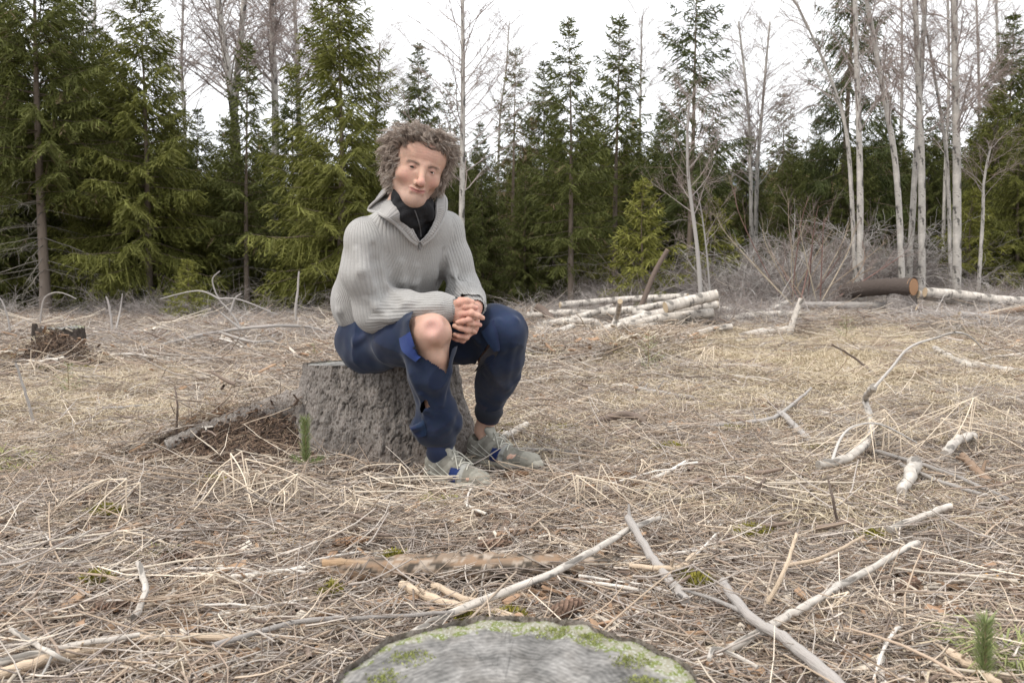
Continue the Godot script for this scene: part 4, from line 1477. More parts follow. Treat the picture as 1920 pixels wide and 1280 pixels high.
	seedling(1586, 650, 0.34, "small spruce seedling on the straw before the grey stump", "spruce", 765)
	seedling(128, 750, 0.22, "small green seedling at the foot of the root mound", "spruce", 766)
	# moss
	rng.seed = 770
	var y1 := Color(0.18, 0.17, 0.035)
	var y2 := Color(0.32, 0.29, 0.07)
	for q in [[952, 806, 0.075, 0.06, "green moss cushion behind the left shoe"], [870, 1168, 0.022, 0.02, "yellow moss patch touching the near stump's back edge"], [622, 1112, 0.02, 0.015, "small moss cushion below the rotten log"], [1370, 806, 0.07, 0.04, "moss patch left of the thick bent branch"], [1060, 806, 0.12, 0.04, "flat olive moss between root and shoe"], [1530, 843, 0.06, 0.03, "moss patch over the cone at the crooked branch"], [1410, 1000, 0.05, 0.03, "olive moss below the hanging straw tussock"], [1300, 1090, 0.04, 0.03, "olive moss beside the short grey stick"], [180, 1090, 0.03, 0.02, "moss patch in the lower left litter"], [955, 1160, 0.03, 0.012, "yellowish moss streak behind the near stump"], [200, 960, 0.05, 0.03, "olive moss in the left litter"], [1340, 690, 0.16, 0.08, "greenish moss by the dark hollow right of the knee"], [990, 665, 0.12, 0.08, "brownish-green moss on the hummock behind the knee"], [1190, 662, 0.14, 0.08, "green moss on the second hummock right of the knee"], [400, 905, 0.05, 0.03, "olive moss on the dark soil before the root"], [1260, 840, 0.07, 0.03, "olive moss below the dark bent root"], [740, 1050, 0.03, 0.015, "moss growing on the rotten log"], [115, 690, 0.2, 0.1, "greenish moss on the old root mound"], [1640, 1010, 0.05, 0.03, "olive moss beside the broken white pole"]]:
		var o := put("moss_patch", moss_mesh(q[2] * 1.25, q[3] * 1.35, int(q[0]), y1, y2, 1100, 1.5), M.moss)
		o.position = onto(q[0], q[1], 0.03)
		tag(o, q[4], "moss", "moss patches on the clearing")
	# cones
	var closed := cone_mesh(false, 1)
	var opened := cone_mesh(true, 2)
	var core := core_mesh()
	for q in [[1168, 889, 0.2, 0, "tan spruce cone lying right of the left shoe"], [962, 927, 0.1, 1, "dark spruce cone in front of the right shoe"], [158, 935, 2.7, 1, "dark open cone in the left litter"], [215, 1140, 0.4, 1, "big dark cone in a hollow, lower left"], [338, 1048, 0.2, 1, "dark cone right of the short green blades"], [1500, 852, 0.1, 0, "brown cone under the moss by the crooked branch"], [1700, 1100, 0.8, 1, "dark cone in the litter under the broken white pole"], [1775, 1145, 0.3, 0, "large brown cone at the lower right"], [1888, 945, 1.2, 1, "dark cone at the right end of the thin grey branch"], [1860, 908, 2.0, 1, "dark cone by the brown peeled stub"], [655, 1015, 0.3, 0, "brown cone behind the rotten log's left half"], [925, 1022, 0.5, 1, "dark cone behind the rotten log's right half"], [1062, 1140, 1.0, 1, "dark cone above the near stump"], [60, 1025, 0.4, 1, "dark cone at the left edge litter"], [1140, 900, 2.4, 0, "small brown cone beside the tan one"], [1330, 1150, 0.6, 1, "dark cone left of the thick grey branch"], [965, 889, 0.2, 0, "reddish cone between the two shoes"], [1160, 830, 0.4, 0, "tan cone lying below the dark bent root"]]:
		var p := onto(q[0], q[1], 0.034)
		var o := thing("spruce_cone", q[4], "cone", p, "spruce cones in the litter")
		put("core", core, M.twig, o)
		put("scales", opened if q[3] == 1 else closed, M.twig, o).set_meta("kind", "stuff")
		o.rotation = Vector3(rnd(0, TAU), q[2], rnd(-0.2, 0.2))


# ---------------------------------------------------------------- what nobody could count: twigs, needles, straw, chips, brushwood
func twig_patch(n: int, rad: float, lmin: float, lmax: float, r: float, cols: Array, seed_: int, rise: float, sides := 3) -> ArrayMesh:
	rng.seed = seed_
	var b := MB.new()
	for k in n:
		var a := rnd(0, TAU)
		var p := Vector3(cos(a), 0, sin(a)) * rad * sqrt(rng.randf())
		var az := rnd(0, TAU)
		var d := Vector3(cos(az), rnd(-0.12, 0.22), sin(az)).normalized()
		var l := lerpf(lmin, lmax, pow(rng.randf(), 2.0))
		p.y = rise * pow(rng.randf(), 1.6) + 0.002
		var pts := PackedVector3Array()
		var bend := rv() * 0.45
		for q in 5:
			pts.append(p)
			p += d * l * 0.25
			d = (d + bend * 0.3 + rv() * 0.12).normalized()
			p.y = maxf(p.y, 0.001)
		var c: Color = cols[rng.randi_range(0, cols.size() - 1)]
		var rr := r * rnd(0.45, 1.3)
		b.tube(pts, taper(5, rr, rr * 0.5), sides, shade(c, rnd(0.7, 1.2)), false)
	return b.mesh()


func needle_patch(n: int, rad: float, seed_: int, cols: Array, len: float, w: float) -> ArrayMesh:
	rng.seed = seed_
	var b := MB.new()
	for k in n:
		var a := rnd(0, TAU)
		var p := Vector3(cos(a), 0, sin(a)) * rad * sqrt(rng.randf())
		p.y = 0.012 * rng.randf() + 0.001
		var az := rnd(0, TAU)
		var d := Vector3(cos(az), rnd(-0.15, 0.3), sin(az)) * len * rnd(0.4, 1.2)
		var c: Color = cols[rng.randi_range(0, cols.size() - 1)]
		c = shade(c, rnd(0.7, 1.25))
		b.kite(p, p + d, d.cross(Vector3.UP + rv() * 0.6).normalized() * w, c, c)
	return b.mesh()


func straw_patch(n: int, rad: float, seed_: int) -> ArrayMesh:
	rng.seed = seed_
	var b := MB.new()
	for k in n:
		var a := rnd(0, TAU)
		var p := Vector3(cos(a), 0, sin(a)) * rad * sqrt(rng.randf())
		var az := rnd(0, TAU)
		var out := Vector3(cos(az), 0, sin(az))
		var l := rnd(0.05, 0.17)
		var up := rnd(0.01, 0.045)
		var pts := PackedVector3Array([p, p + out * l * 0.3 + Vector3.UP * up * 0.8, p + out * l * 0.65 + Vector3.UP * up, p + out * l + Vector3.UP * up * 0.3 + rv() * 0.02])
		var c := Color(0.43, 0.36, 0.26).lerp(Color(0.66, 0.58, 0.44), rng.randf())
		b.ribbon(pts, 0.0012, (Vector3.UP + rv() * 0.5).normalized(), shade(c, rnd(0.75, 1.15)), c)
	return b.mesh()


func chip_patch(n: int, rad: float, seed_: int) -> ArrayMesh:
	rng.seed = seed_
	var b := MB.new()
	for k in n:
		var a := rnd(0, TAU)
		var p := Vector3(cos(a), 0, sin(a)) * rad * sqrt(rng.randf())
		p.y = rnd(0.004, 0.022)
		var az := rnd(0, TAU)
		var x := Vector3(cos(az), rnd(-0.4, 0.4), sin(az)) * rnd(0.006, 0.035)
		var y := x.cross(Vector3.UP + rv() * 0.5).normalized() * rnd(0.003, 0.010)
		var up := y.cross(x).normalized() * 0.0022
		var c := Color(0.33, 0.22, 0.145)
		var t := rng.randf()
		if t < 0.3:
			c = Color(0.60, 0.54, 0.46)
		elif t < 0.4:
			c = Color(0.40, 0.26, 0.17)
		elif t < 0.6:
			c = Color(0.20, 0.145, 0.11)
		c = shade(c, rnd(0.75, 1.2))
		var o := b.v.size()
		for s in 2:
			var w := up * (1.0 if s == 0 else -1.0)
			b.v.append(p - x - y * rnd(0.4, 1.0) + w)
			b.v.append(p + x * rnd(0.6, 1.1) - y * 0.8 + w)
			b.v.append(p + x + y * rnd(0.2, 1.0) + w)
			b.v.append(p - x * rnd(0.5, 1.0) + y + w)
			for q in 4:
				b.c.append(c)
		b.i.append_array([o, o + 1, o + 2, o, o + 2, o + 3, o + 4, o + 6, o + 5, o + 4, o + 7, o + 6])
		for q in 4:
			var e := (q + 1) % 4
			b.i.append_array([o + q, o + 4 + q, o + e, o + e, o + 4 + q, o + 4 + e])
	return b.mesh()


func clod_patch(n: int, rad: float, seed_: int) -> ArrayMesh:
	rng.seed = seed_
	var b := MB.new()
	for k in n:
		var a := rnd(0, TAU)
		var p := Vector3(cos(a), 0, sin(a)) * rad * sqrt(rng.randf())
		p.y = rnd(-0.01, 0.03)
		var c := Color(0.045, 0.033, 0.027).lerp(Color(0.125, 0.09, 0.068), pow(rng.randf(), 1.5))
		var r := 0.003 + 0.016 * pow(rng.randf(), 2.5)
		var o := b.v.size()
		for q in 6:
			var d := [Vector3.UP, Vector3.RIGHT, Vector3.BACK, Vector3.LEFT, Vector3.FORWARD, Vector3.DOWN][q] as Vector3
			b.v.append(p + (d + rv() * 0.5) * r)
			b.c.append(shade(c, rnd(0.8, 1.3)))
		for q in 4:
			var e := 1 + (q + 1) % 4
			b.i.append_array([o, o + e, o + 1 + q, o + 5, o + 1 + q, o + e])
	for k in 70:
		var a := rnd(0, TAU)
		var p := Vector3(cos(a), 0, sin(a)) * rad * sqrt(rng.randf()) + Vector3(0, 0.02, 0)
		var d := rv() * Vector3(1, 0.4, 1)
		var c := Color(0.16, 0.10, 0.07).lerp(Color(0.36, 0.27, 0.2), rng.randf())
		b.tube(PackedVector3Array([p, p + d * 0.04 + rv() * 0.01, p + d * 0.09]), PackedFloat32Array([0.002, 0.0016, 0.0008]), 3, c, false)
	b.n = PackedVector3Array()
	return b.mesh()


# arching slash: long thin branches with side twigs
func brush_patch(n: int, rad: float, high: float, seed_: int) -> ArrayMesh:
	rng.seed = seed_
	var b := MB.new()
	for k in n:
		var a := rnd(0, TAU)
		var p := Vector3(cos(a), 0, sin(a)) * rad * sqrt(rng.randf())
		p.y = rnd(0.0, high * 0.35)
		var az := rnd(0, TAU)
		var d := Vector3(cos(az), rnd(0.1, 0.9), sin(az)).normalized()
		var l := rnd(0.5, 1.5) * rad
		var c := Color(0.50, 0.47, 0.45).lerp(Color(0.31, 0.265, 0.24), rng.randf())
		var pts := PackedVector3Array()
		for q in 7:
			pts.append(p)
			p += d * l / 6.0
			d = (d - Vector3.UP * rnd(0.1, 0.32) + rv() * 0.12).normalized()
			p.y = maxf(p.y, 0.01)
		var r := rnd(0.0035, 0.009)
		b.tube(pts, taper(7, r, r * 0.3), 3, c, false)
		for q in 7:
			var i := rng.randi_range(1, 5)
			var s := pts[i].lerp(pts[i + 1], rng.randf())
			var sd := ((pts[i + 1] - pts[i]).normalized() + rv() * 0.9).normalized()
			var sl := rnd(0.1, 0.4) * l
			b.tube(PackedVector3Array([s, s + sd * sl * 0.4, s + sd * sl * 0.75 - Vector3.UP * 0.03 + rv() * 0.03, s + sd * sl - Vector3.UP * rnd(0.0, 0.12)]), PackedFloat32Array([r * 0.5, r * 0.4, r * 0.3, r * 0.2]), 3, shade(c, rnd(0.8, 1.15)), false)
	return b.mesh()


# a heap: long branches rising and bending over
func heap_patch(n: int, rad: float, seed_: int) -> ArrayMesh:
	rng.seed = seed_
	var b := MB.new()
	for k in n:
		var a := rnd(0, TAU)
		var p := Vector3(cos(a), 0, sin(a)) * rad * sqrt(rng.randf())
		p.y = rnd(0.0, 0.35)
		var az := rnd(0, TAU)
		var d := Vector3(cos(az), rnd(0.15, 1.2), sin(az)).normalized()
		var l := rnd(0.5, 1.5)
		var droop := rnd(0.05, 0.8)
		var c := Color(0.46, 0.435, 0.415).lerp(Color(0.20, 0.165, 0.15), rng.randf())
		var pts := PackedVector3Array()
		for q in 8:
			pts.append(p)
			p += d * l / 7.0
			d = (d - Vector3.UP * rnd(0.0, 0.5) * droop + rv() * 0.16).normalized()
			p.y = maxf(p.y, 0.01)
		var r := rnd(0.004, 0.010)
		b.tube(pts, taper(8, r, r * 0.25), 4, c, false)
		for q in 9:
			var i := rng.randi_range(1, 6)
			var s := pts[i].lerp(pts[i + 1], rng.randf())
			var sd := ((pts[i + 1] - pts[i]).normalized() + rv() * 0.9).normalized()
			var sl := rnd(0.12, 0.5) * l
			b.tube(PackedVector3Array([s, s + sd * sl * 0.4, s + sd * sl * 0.75 - Vector3.UP * 0.03 + rv() * 0.03, s + sd * sl - Vector3.UP * rnd(0.0, 0.12)]), PackedFloat32Array([r * 0.5, r * 0.42, r * 0.35, r * 0.25]), 3, shade(c, rnd(0.8, 1.15)), false)
	return b.mesh()


func spread(called: String, label: String, meshes: Array, m: Material, places: Array) -> void:
	var n := meshes.size()
	for q in n:
		var mine := []
		for k in places.size():
			if k % n == q:
				mine.append(places[k])
		if mine.is_empty():
			continue
		var mm := MultiMesh.new()
		mm.transform_format = MultiMesh.TRANSFORM_3D
		mm.mesh = meshes[q]
		mm.instance_count = mine.size()
		for k in mine.size():
			mm.set_instance_transform(k, mine[k])
		var o := MultiMeshInstance3D.new()
		o.name = numbered(called)
		o.multimesh = mm
		o.material_override = m
		add_child(o)
		tag(o, label, "", "", "stuff")


# a place on the ground, tilted with it
func lie(x: float, z: float, s: float, lift := 0.0, hs := 1.0) -> Transform3D:
	var e := 0.08
	var nrm := Vector3(gh(x - e, z) - gh(x + e, z), 2.0 * e, gh(x, z - e) - gh(x, z + e)).normalized()
	var b := Basis(Quaternion(Vector3.UP, nrm)) * Basis(Vector3.UP, rnd(0, TAU))
	return Transform3D(b.scaled_local(Vector3(s, s * hs, s)), on_ground(x, z, lift))


func blocked(x: float, z: float) -> bool:
	if Vector2(x + 0.19, z + 2.86).length() < 0.29 or Vector2(x + 0.01, z + 3.10).length() < 0.27:
		return rng.randf() < 0.93
	if Vector2(x - grey_stump.x, z - grey_stump.z - 0.55).length() < 0.75 or Vector2(x + 4.1, z + 7.6).length() < 0.7:
		return rng.randf() < 0.9
	var a := Vector2(x - 0.003, z + 0.965).length()
	var b := Vector2(x + 0.513, z + 3.36).length()
	if a < 0.36 or b < 0.36:
		return true
	var soil := 1.3 * lump(x, z, -1.0, -3.08, 0.40, 0.20) + 1.4 * lump(x, z, -3.55, -6.5, 0.42, 0.36) + lump(x, z, 0.25, -6.75, 0.28, 0.2) + lump(x, z, 1.0, -6.35, 0.3, 0.2) + lump(x, z, -0.75, -3.02, 0.3, 0.12)
	return rng.randf() < soil * 1.15


func scatter(n: int, z0: float, z1: float, half: float, smin: float, smax: float, test: int, lift := 0.0) -> Array:
	var out := []
	var tries := 0
	while out.size() < n and tries < n * 12:
		tries += 1
		# even over the ground of the wedge in front of the camera and some way beside it
		var d := sqrt(lerpf(z0 * z0, z1 * z1, rng.randf()))
		var x := rnd(-1.0, 1.0) * (half + d * 0.78)
		if blocked(x, -d):
			continue
		var s := straw_at(x, -d)
		if n_mid.get_noise_2d(x * 0.75 + 50.0, -d * 0.75) < -0.16 and rng.randf() < 0.72:
			continue
		if test >= 0 and test != 2 and rng.randf() < 0.75 * slash_at(x, -d):
			continue
		if test == 1 and rng.randf() > s * 1.3:
			continue
		if test == 2 and rng.randf() < s * 0.92:
			continue
		out.append(lie(x, -d, rnd(smin, smax), lift))
	return out


func build_litter() -> void:
	rng.seed = 800
	var greys := [Color(0.40, 0.355, 0.32), Color(0.31, 0.265, 0.235), Color(0.50, 0.45, 0.40), Color(0.22, 0.175, 0.145), Color(0.56, 0.50, 0.44), Color(0.37, 0.29, 0.23)]
	var tans := [Color(0.58, 0.49, 0.39), Color(0.50, 0.41, 0.32), Color(0.66, 0.58, 0.48), Color(0.42, 0.33, 0.25)]
	var browns := [Color(0.31, 0.22, 0.16), Color(0.22, 0.15, 0.11), Color(0.38, 0.29, 0.22), Color(0.15, 0.105, 0.08), Color(0.48, 0.395, 0.31)]
	var tw := [twig_patch(150, 0.26, 0.03, 0.22, 0.0019, greys, 1, 0.035), twig_patch(150, 0.26, 0.03, 0.26, 0.0017, greys, 2, 0.04), twig_patch(130, 0.26, 0.05, 0.30, 0.0022, greys, 3, 0.05), twig_patch(110, 0.26, 0.05, 0.28, 0.0017, tans, 4, 0.05)]
	var nd := [needle_patch(800, 0.26, 5, browns, 0.022, 0.0011), needle_patch(800, 0.26, 6, browns, 0.026, 0.0013), needle_patch(700, 0.26, 9, greys + tans, 0.035, 0.0013)]
	var stw := [straw_patch(170, 0.26, 7), straw_patch(170, 0.26, 8), straw_patch(150, 0.22, 10)]
	var ch := [chip_patch(46, 0.28, 11), chip_patch(40, 0.28, 12)]
	var canes := [twig_patch(16, 0.4, 0.12, 0.45, 0.0034, tans, 13, 0.07, 5), twig_patch(14, 0.4, 0.12, 0.45, 0.0034, greys, 14, 0.07, 5), twig_patch(12, 0.35, 0.08, 0.34, 0.0060, [Color(0.62, 0.58, 0.53), Color(0.47, 0.42, 0.38), Color(0.22, 0.17, 0.14)], 15, 0.04, 6)]
	spread("needle_litter", "brown needle litter covering the clearing", nd, M.twig, scatter(2600, 0.35, 5.5, 0.8, 0.8, 1.25, 0))
	spread("needle_litter", "brown needle litter farther back on the clearing", nd, M.twig, scatter(3600, 5.5, 15.5, 1.0, 1.2, 2.0, 0))
	spread("twig_litter", "grey and brown twigs strewn over the clearing", tw, M.twig, scatter(1900, 0.35, 5.5, 0.8, 0.75, 1.15, 2))
	spread("twig_litter", "grey twigs strewn farther back on the clearing", tw, M.twig, scatter(4200, 5.5, 16.0, 1.0, 1.1, 2.0, 2))
	spread("bark_chips", "chips of bark and wood in the litter", ch, M.twig, scatter(1300, 0.35, 6.0, 0.8, 0.7, 1.2, 2))
	spread("bark_chips", "chips of wood farther back in the litter", ch, M.twig, scatter(900, 6.0, 15.0, 0.8, 1.2, 2.4, 2))
	spread("straw", "dry straw-coloured grass lying on the clearing", stw, M.grass, scatter(2700, 1.2, 14.0, 0.5, 0.8, 1.5, 1))
	spread("loose_sticks", "loose sticks and canes in the litter", canes, M.twig, scatter(900, 0.5, 6.0, 0.8, 0.7, 1.1, 0))
	spread("loose_sticks", "loose sticks farther back in the slash", canes, M.twig, scatter(2000, 6.0, 15.5, 1.0, 1.1, 2.1, 2))
	# bare dark soil at the root and in the hollows
	var clods := []
	for q in [[430, 850, 150, 34, 100], [470, 870, 140, 26, 60], [700, 905, 90, 8, 14], [1015, 680, 50, 14, 26], [1200, 690, 70, 14, 30], [105, 668, 70, 26, 40], [640, 893, 60, 10, 18], [210, 1140, 30, 20, 8], [1450, 880, 40, 10, 10]]:
		for k in int(q[4]):
			var p := onto(q[0] + rnd(-1, 1) * q[2], q[1] + rnd(-1, 1) * q[3])
			clods.append(lie(p.x, p.z, rnd(0.35, 0.6), 0.004))
	spread("soil_clods", "dark soil, roots and rotten crumbs laid bare", [clod_patch(170, 0.28, 41), clod_patch(170, 0.28, 42)], M.twig, clods)
	# slash
	var br := [brush_patch(42, 0.8, 0.35, 21), brush_patch(42, 0.8, 0.45, 22), brush_patch(36, 0.9, 0.30, 23)]
	var places := []
	for k in 190:  # low grey mat on the left, and behind the logs
		var u := rnd(-150, 700)
		var v := rnd(606, 660)
		if u > 20.0 and u < 190.0 and v > 602.0:
			continue
		places.append(lie_px(u, v, rnd(0.45, 0.8), 0.45))
	for k in 130:
		places.append(lie_px(rnd(980, 1500), rnd(548, 612), rnd(0.5, 0.95), 0.6))
	for k in 110:
		places.append(lie_px(rnd(1730, 2050), rnd(560, 622), rnd(0.5, 0.95), 0.6))
	for k in 60:  # along the foot of the forest
		places.append(lie_px(rnd(-150, 2050), rnd(592, 604), rnd(0.5, 0.9), 0.4))
	for k in 55:  # tangle at the right
		places.append(lie_px(rnd(1600, 2000), rnd(700, 900), rnd(0.25, 0.42), 0.55))
	for k in 14:
		places.append(lie_px(rnd(960, 1330), rnd(640, 740), rnd(0.25, 0.45), 0.5))
	for k in 120:
		var u := rnd(-150, 660)
		if u > 30.0 and u < 190.0:
			continue
		places.append(lie_px(u, rnd(650, 700), rnd(0.3, 0.5), 0.4))
	var kept := []
	for tr: Transform3D in places:
		var px := to_px(tr.origin)
		if px.x > 1630.0 and px.x < 1745.0 and px.y > 574.0 and px.y < 612.0:
			continue
		kept.append(tr)
	places = kept
	spread("brushwood", "grey slash of thin branches left after felling", br, M.twig, places)
	var low := []
	for k in 48:
		var u := rnd(-150, 650)
		var v := rnd(593, 616)
		if u > 30.0 and u < 185.0 and v > 603.0:
			continue
		low.append(lie_px(u, v, rnd(0.32, 0.68), 1.0))
	for k in 60:
		low.append(lie_px(rnd(970, 1360), rnd(570, 596), rnd(0.45, 0.75), 1.0))
	for k in 40:
		low.append(lie_px(rnd(1740, 2050), rnd(560, 590), rnd(0.35, 0.6), 0.8))
	for k in 20:
		low.append(lie_px(rnd(1520, 1640), rnd(574, 590), rnd(0.3, 0.5), 0.9))
	for k in 56:
		low.append(lie_px(rnd(985, 1480), rnd(588, 625), rnd(0.32, 0.52), 0.8))
	spread("brushwood", "grey branches sticking up from the slash before the forest", [heap_patch(30, 0.7, 33), heap_patch(26, 0.8, 34)], M.twig, low)
	var heap := []
	for k in 30:
		heap.append(lie_px(rnd(1345, 1530), rnd(562, 580), rnd(0.7, 1.0), 1.05))
	for k in 44:
		heap.append(lie_px(rnd(1530, 1740), rnd(556, 568), rnd(0.75, 1.1), 1.15))
	spread("brushwood", "tall heap of grey brushwood around the bare shrub", [heap_patch(44, 0.7, 31), heap_patch(44, 0.8, 32)], M.twig, heap)


func lie_px(u: float, v: float, s: float, hs: float) -> Transform3D:
	var p := onto(u, v)
	return lie(p.x, p.z, s, -0.02, hs)


# ---------------------------------------------------------------- smooth bodies: distance fields and surface nets
class Field:
	var a := PackedVector3Array()
	var ba := PackedVector3Array()
	var inv := PackedFloat32Array()
	var ra := PackedFloat32Array()
	var rb := PackedFloat32Array()
	var k := PackedFloat32Array()
	var sub := PackedByteArray()
	var others: Array[Field] = []   # joined with the sharpness beside
	var join := 0.01
	var noise: FastNoiseLite = null
	var amp := 0.0
	var stretch := Vector3.ONE
	var floor_y := -99.0

	func cap(p: Vector3, q: Vector3, r0: float, r1: float, kk := 0.03, minus := 0) -> void:
		a.append(p)
		ba.append(q - p)
		inv.append(1.0 / maxf((q - p).length_squared(), 1e-9))
		ra.append(r0)
		rb.append(r1)
		k.append(kk)
		sub.append(minus)

	func ball(p: Vector3, r: float, kk := 0.03, minus := 0) -> void:
		cap(p, p + Vector3(0, 0.00001, 0), r, r, kk, minus)

	func chain(p: Array, r: Array, kk := 0.03) -> void:
		for q in p.size() - 1:
			cap(p[q], p[q + 1], r[q], r[q + 1], kk)

	func d(p: Vector3) -> float:
		var best := 1e3
		for q in a.size():
			var pa := p - a[q]
			var h := clampf(pa.dot(ba[q]) * inv[q], 0.0, 1.0)
			var e := (pa - ba[q] * h).length() - lerpf(ra[q], rb[q], h)
			var kk := k[q]
			if sub[q] == 0:
				var f := maxf(kk - absf(best - e), 0.0) / kk
				best = minf(best, e) - f * f * kk * 0.25
			else:
				var f := maxf(kk - absf(best + e), 0.0) / kk
				best = maxf(best, -e) + f * f * kk * 0.25
		for o in others:
			var e: float = o.d(p)
			var f := maxf(join - absf(best - e), 0.0) / join
			best = minf(best, e) - f * f * join * 0.25
		if amp != 0.0 and best < 0.06:
			best += amp * noise.get_noise_3dv(p * stretch)
		if floor_y > -50.0:
			best = maxf(best, floor_y - p.y)
		return best

	func grad(p: Vector3) -> Vector3:
		var e := 0.0015
		return Vector3(d(p + Vector3(e, 0, 0)) - d(p - Vector3(e, 0, 0)), d(p + Vector3(0, e, 0)) - d(p - Vector3(0, e, 0)), d(p + Vector3(0, 0, e)) - d(p - Vector3(0, 0, e))).normalized()

	func bounds(pad: float) -> AABB:
		var b := AABB()
		var first := true
		for q in a.size():
			if sub[q] == 1:
				continue
			var r := maxf(ra[q], rb[q])
			for p in [a[q], a[q] + ba[q]]:
				var one := AABB(p - Vector3.ONE * r, Vector3.ONE * 2.0 * r)
				b = one if first else b.merge(one)
				first = false
		for o in others:
			b = o.bounds(0.0) if first else b.merge(o.bounds(0.0))
			first = false
		return b.grow(pad)


class Net:
	var v := PackedVector3Array()
	var n := PackedVector3Array()
	var q := PackedInt32Array()   # four corners, counter-clockwise from outside


func nets(f: Field, cell: float, box := AABB()) -> Net:
	var out := Net.new()
	if box.size == Vector3.ZERO:
		box = f.bounds(cell * 2.0 + absf(f.amp) + 0.01)
	var B := 4
	var nb := Vector3i((box.size / (cell * B)).ceil()) + Vector3i.ONE
	var nx := nb.x * B + 1
	var ny := nb.y * B + 1
	var nz := nb.z * B + 1
	var val := PackedFloat32Array()
	val.resize(nx * ny * nz)
	val.fill(1e9)
	var id := PackedInt32Array()
	id.resize(nx * ny * nz)
	id.fill(-1)
	var sy := nx
	var sz := nx * ny
	var o := box.position
	var reach := cell * B * 0.9 + cell
	var active := PackedInt32Array()
	var off := PackedInt32Array([0, 1, sy, sy + 1, sz, sz + 1, sz + sy, sz + sy + 1])
	var cv := PackedFloat32Array()
	cv.resize(8)
	for bz in nb.z:
		for by in nb.y:
			for bx in nb.x:
				var c := o + (Vector3(bx, by, bz) * B + Vector3.ONE * (B * 0.5)) * cell
				if absf(f.d(c)) > reach:
					continue
				for z in range(bz * B, bz * B + B):
					for y in range(by * B, by * B + B):
						for x in range(bx * B, bx * B + B):
							var i := x + y * sy + z * sz
							var inside := 0
							for e in 8:
								var j := i + off[e]
								var w := val[j]
								if w > 1e8:
									w = f.d(o + Vector3(x + (e & 1), y + ((e >> 1) & 1), z + (e >> 2)) * cell)
									val[j] = w
								cv[e] = w
								if w < 0.0:
									inside += 1
							if inside == 0 or inside == 8:
								continue
							var s := Vector3.ZERO
							var cnt := 0
							for e in 8:
								for ax in 3:
									if (e >> ax) & 1:
										continue
									var e2 := e | (1 << ax)
									var w0 := cv[e]
									var w1 := cv[e2]
									if (w0 < 0.0) == (w1 < 0.0):
										continue
									var t := w0 / (w0 - w1)
									var p0 := Vector3(e & 1, (e >> 1) & 1, e >> 2)
									p0[ax] = t
									s += p0
									cnt += 1
							id[i] = out.v.size()
							out.v.append(o + (Vector3(x, y, z) + s / cnt) * cell)
							active.append(i)
	for i in active:
		var here := val[i]
		for ax in 3:
			var st: int = [1, sy, sz][ax]
			var there := val[i + st]
			if (here < 0.0) == (there < 0.0):
				continue
			var u: int = [sy, sz, 1][ax]
			var w: int = [sz, 1, sy][ax]
			if i - u - w < 0:
				continue
			var p := id[i - u - w]
			var r := id[i - w]
			var t := id[i]
			var l := id[i - u]
			if p < 0 or r < 0 or l < 0:
				continue
			if here < 0.0:
				out.q.append_array([p, r, t, l])
			else:
				out.q.append_array([p, l, t, r])
	out.n.resize(out.v.size())
	for i in out.v.size():
		out.n[i] = f.grad(out.v[i])
	return out


func to_px(p: Vector3) -> Vector2:
	var q := look.inverse() * (p - EYE)
	return Vector2(960.0 + F * q.x / -q.z, 640.0 - F * q.y / -q.z)


# first meeting of the sight line with a field
func meet(f: Field, u: float, v: float, z0: float, out := 0.0) -> Vector3:
	var dr := ray(u, v)
	var z := z0
	for k in 60:
		var dist := f.d(EYE + dr * z)
		z += dist * 0.8
		if absf(dist) < 0.0005 or z > z0 + 1.0:
			break
	var p := EYE + dr * z
	return p + f.grad(p) * out


func inside_poly(p: Vector2, poly: PackedVector2Array) -> bool:
	return Geometry2D.is_point_in_polygon(p, poly)


func poly(a: Array) -> PackedVector2Array:
	var out := PackedVector2Array()
	for k in range(0, a.size(), 2):
		out.append(Vector2(a[k], a[k + 1]))
	return out


# a vertex left inside a cut-out is drawn back to its rim
func snap(p: Vector3, rim: PackedVector2Array, reach: float) -> Vector3:
	var q := to_px(p)
	if not inside_poly(q, rim):
		return p
	var best := Vector2(1e6, 1e6)
	for k in rim.size():
		var c := Geometry2D.get_closest_point_to_segment(q, rim[k], rim[(k + 1) % rim.size()])
		if c.distance_squared_to(q) < best.distance_squared_to(q):
			best = c
	if best.distance_to(q) > reach:
		return p
	return at(best.x, best.y, -p.z)


# ---------------------------------------------------------------- the man on the stump
var person: Node3D
var R_HEEL := at(798, 901, 2.975)
var R_TOE := at(921, 922, 2.825)
var L_HEEL := at(877, 863, 3.215)
var L_TOE := at(1020, 886, 3.03)
var origin: Vector3
var head_at: Transform3D


func skin_mesh(net: Net, paint: int) -> MB:
	var b := MB.new()
	for i in net.v.size():
		b.v.append(net.v[i] - origin)
	b.n = net.n
	for i in net.v.size():
		b.c.append(skin_color(net.v[i], paint))
	for k in range(0, net.q.size(), 4):
		b.i.append_array([net.q[k], net.q[k + 2], net.q[k + 1], net.q[k], net.q[k + 3], net.q[k + 2]])
	return b


func merge(into: MB, b: MB) -> void:
	var o := into.v.size()
	into.v.append_array(b.v)
	into.n.append_array(b.n)
	into.c.append_array(b.c)
	for i in b.i:
		into.i.append(i + o)


func blob(p: Vector3, c: Vector3, r: float) -> float:
	return exp(-(p - c).length_squared() / (r * r))


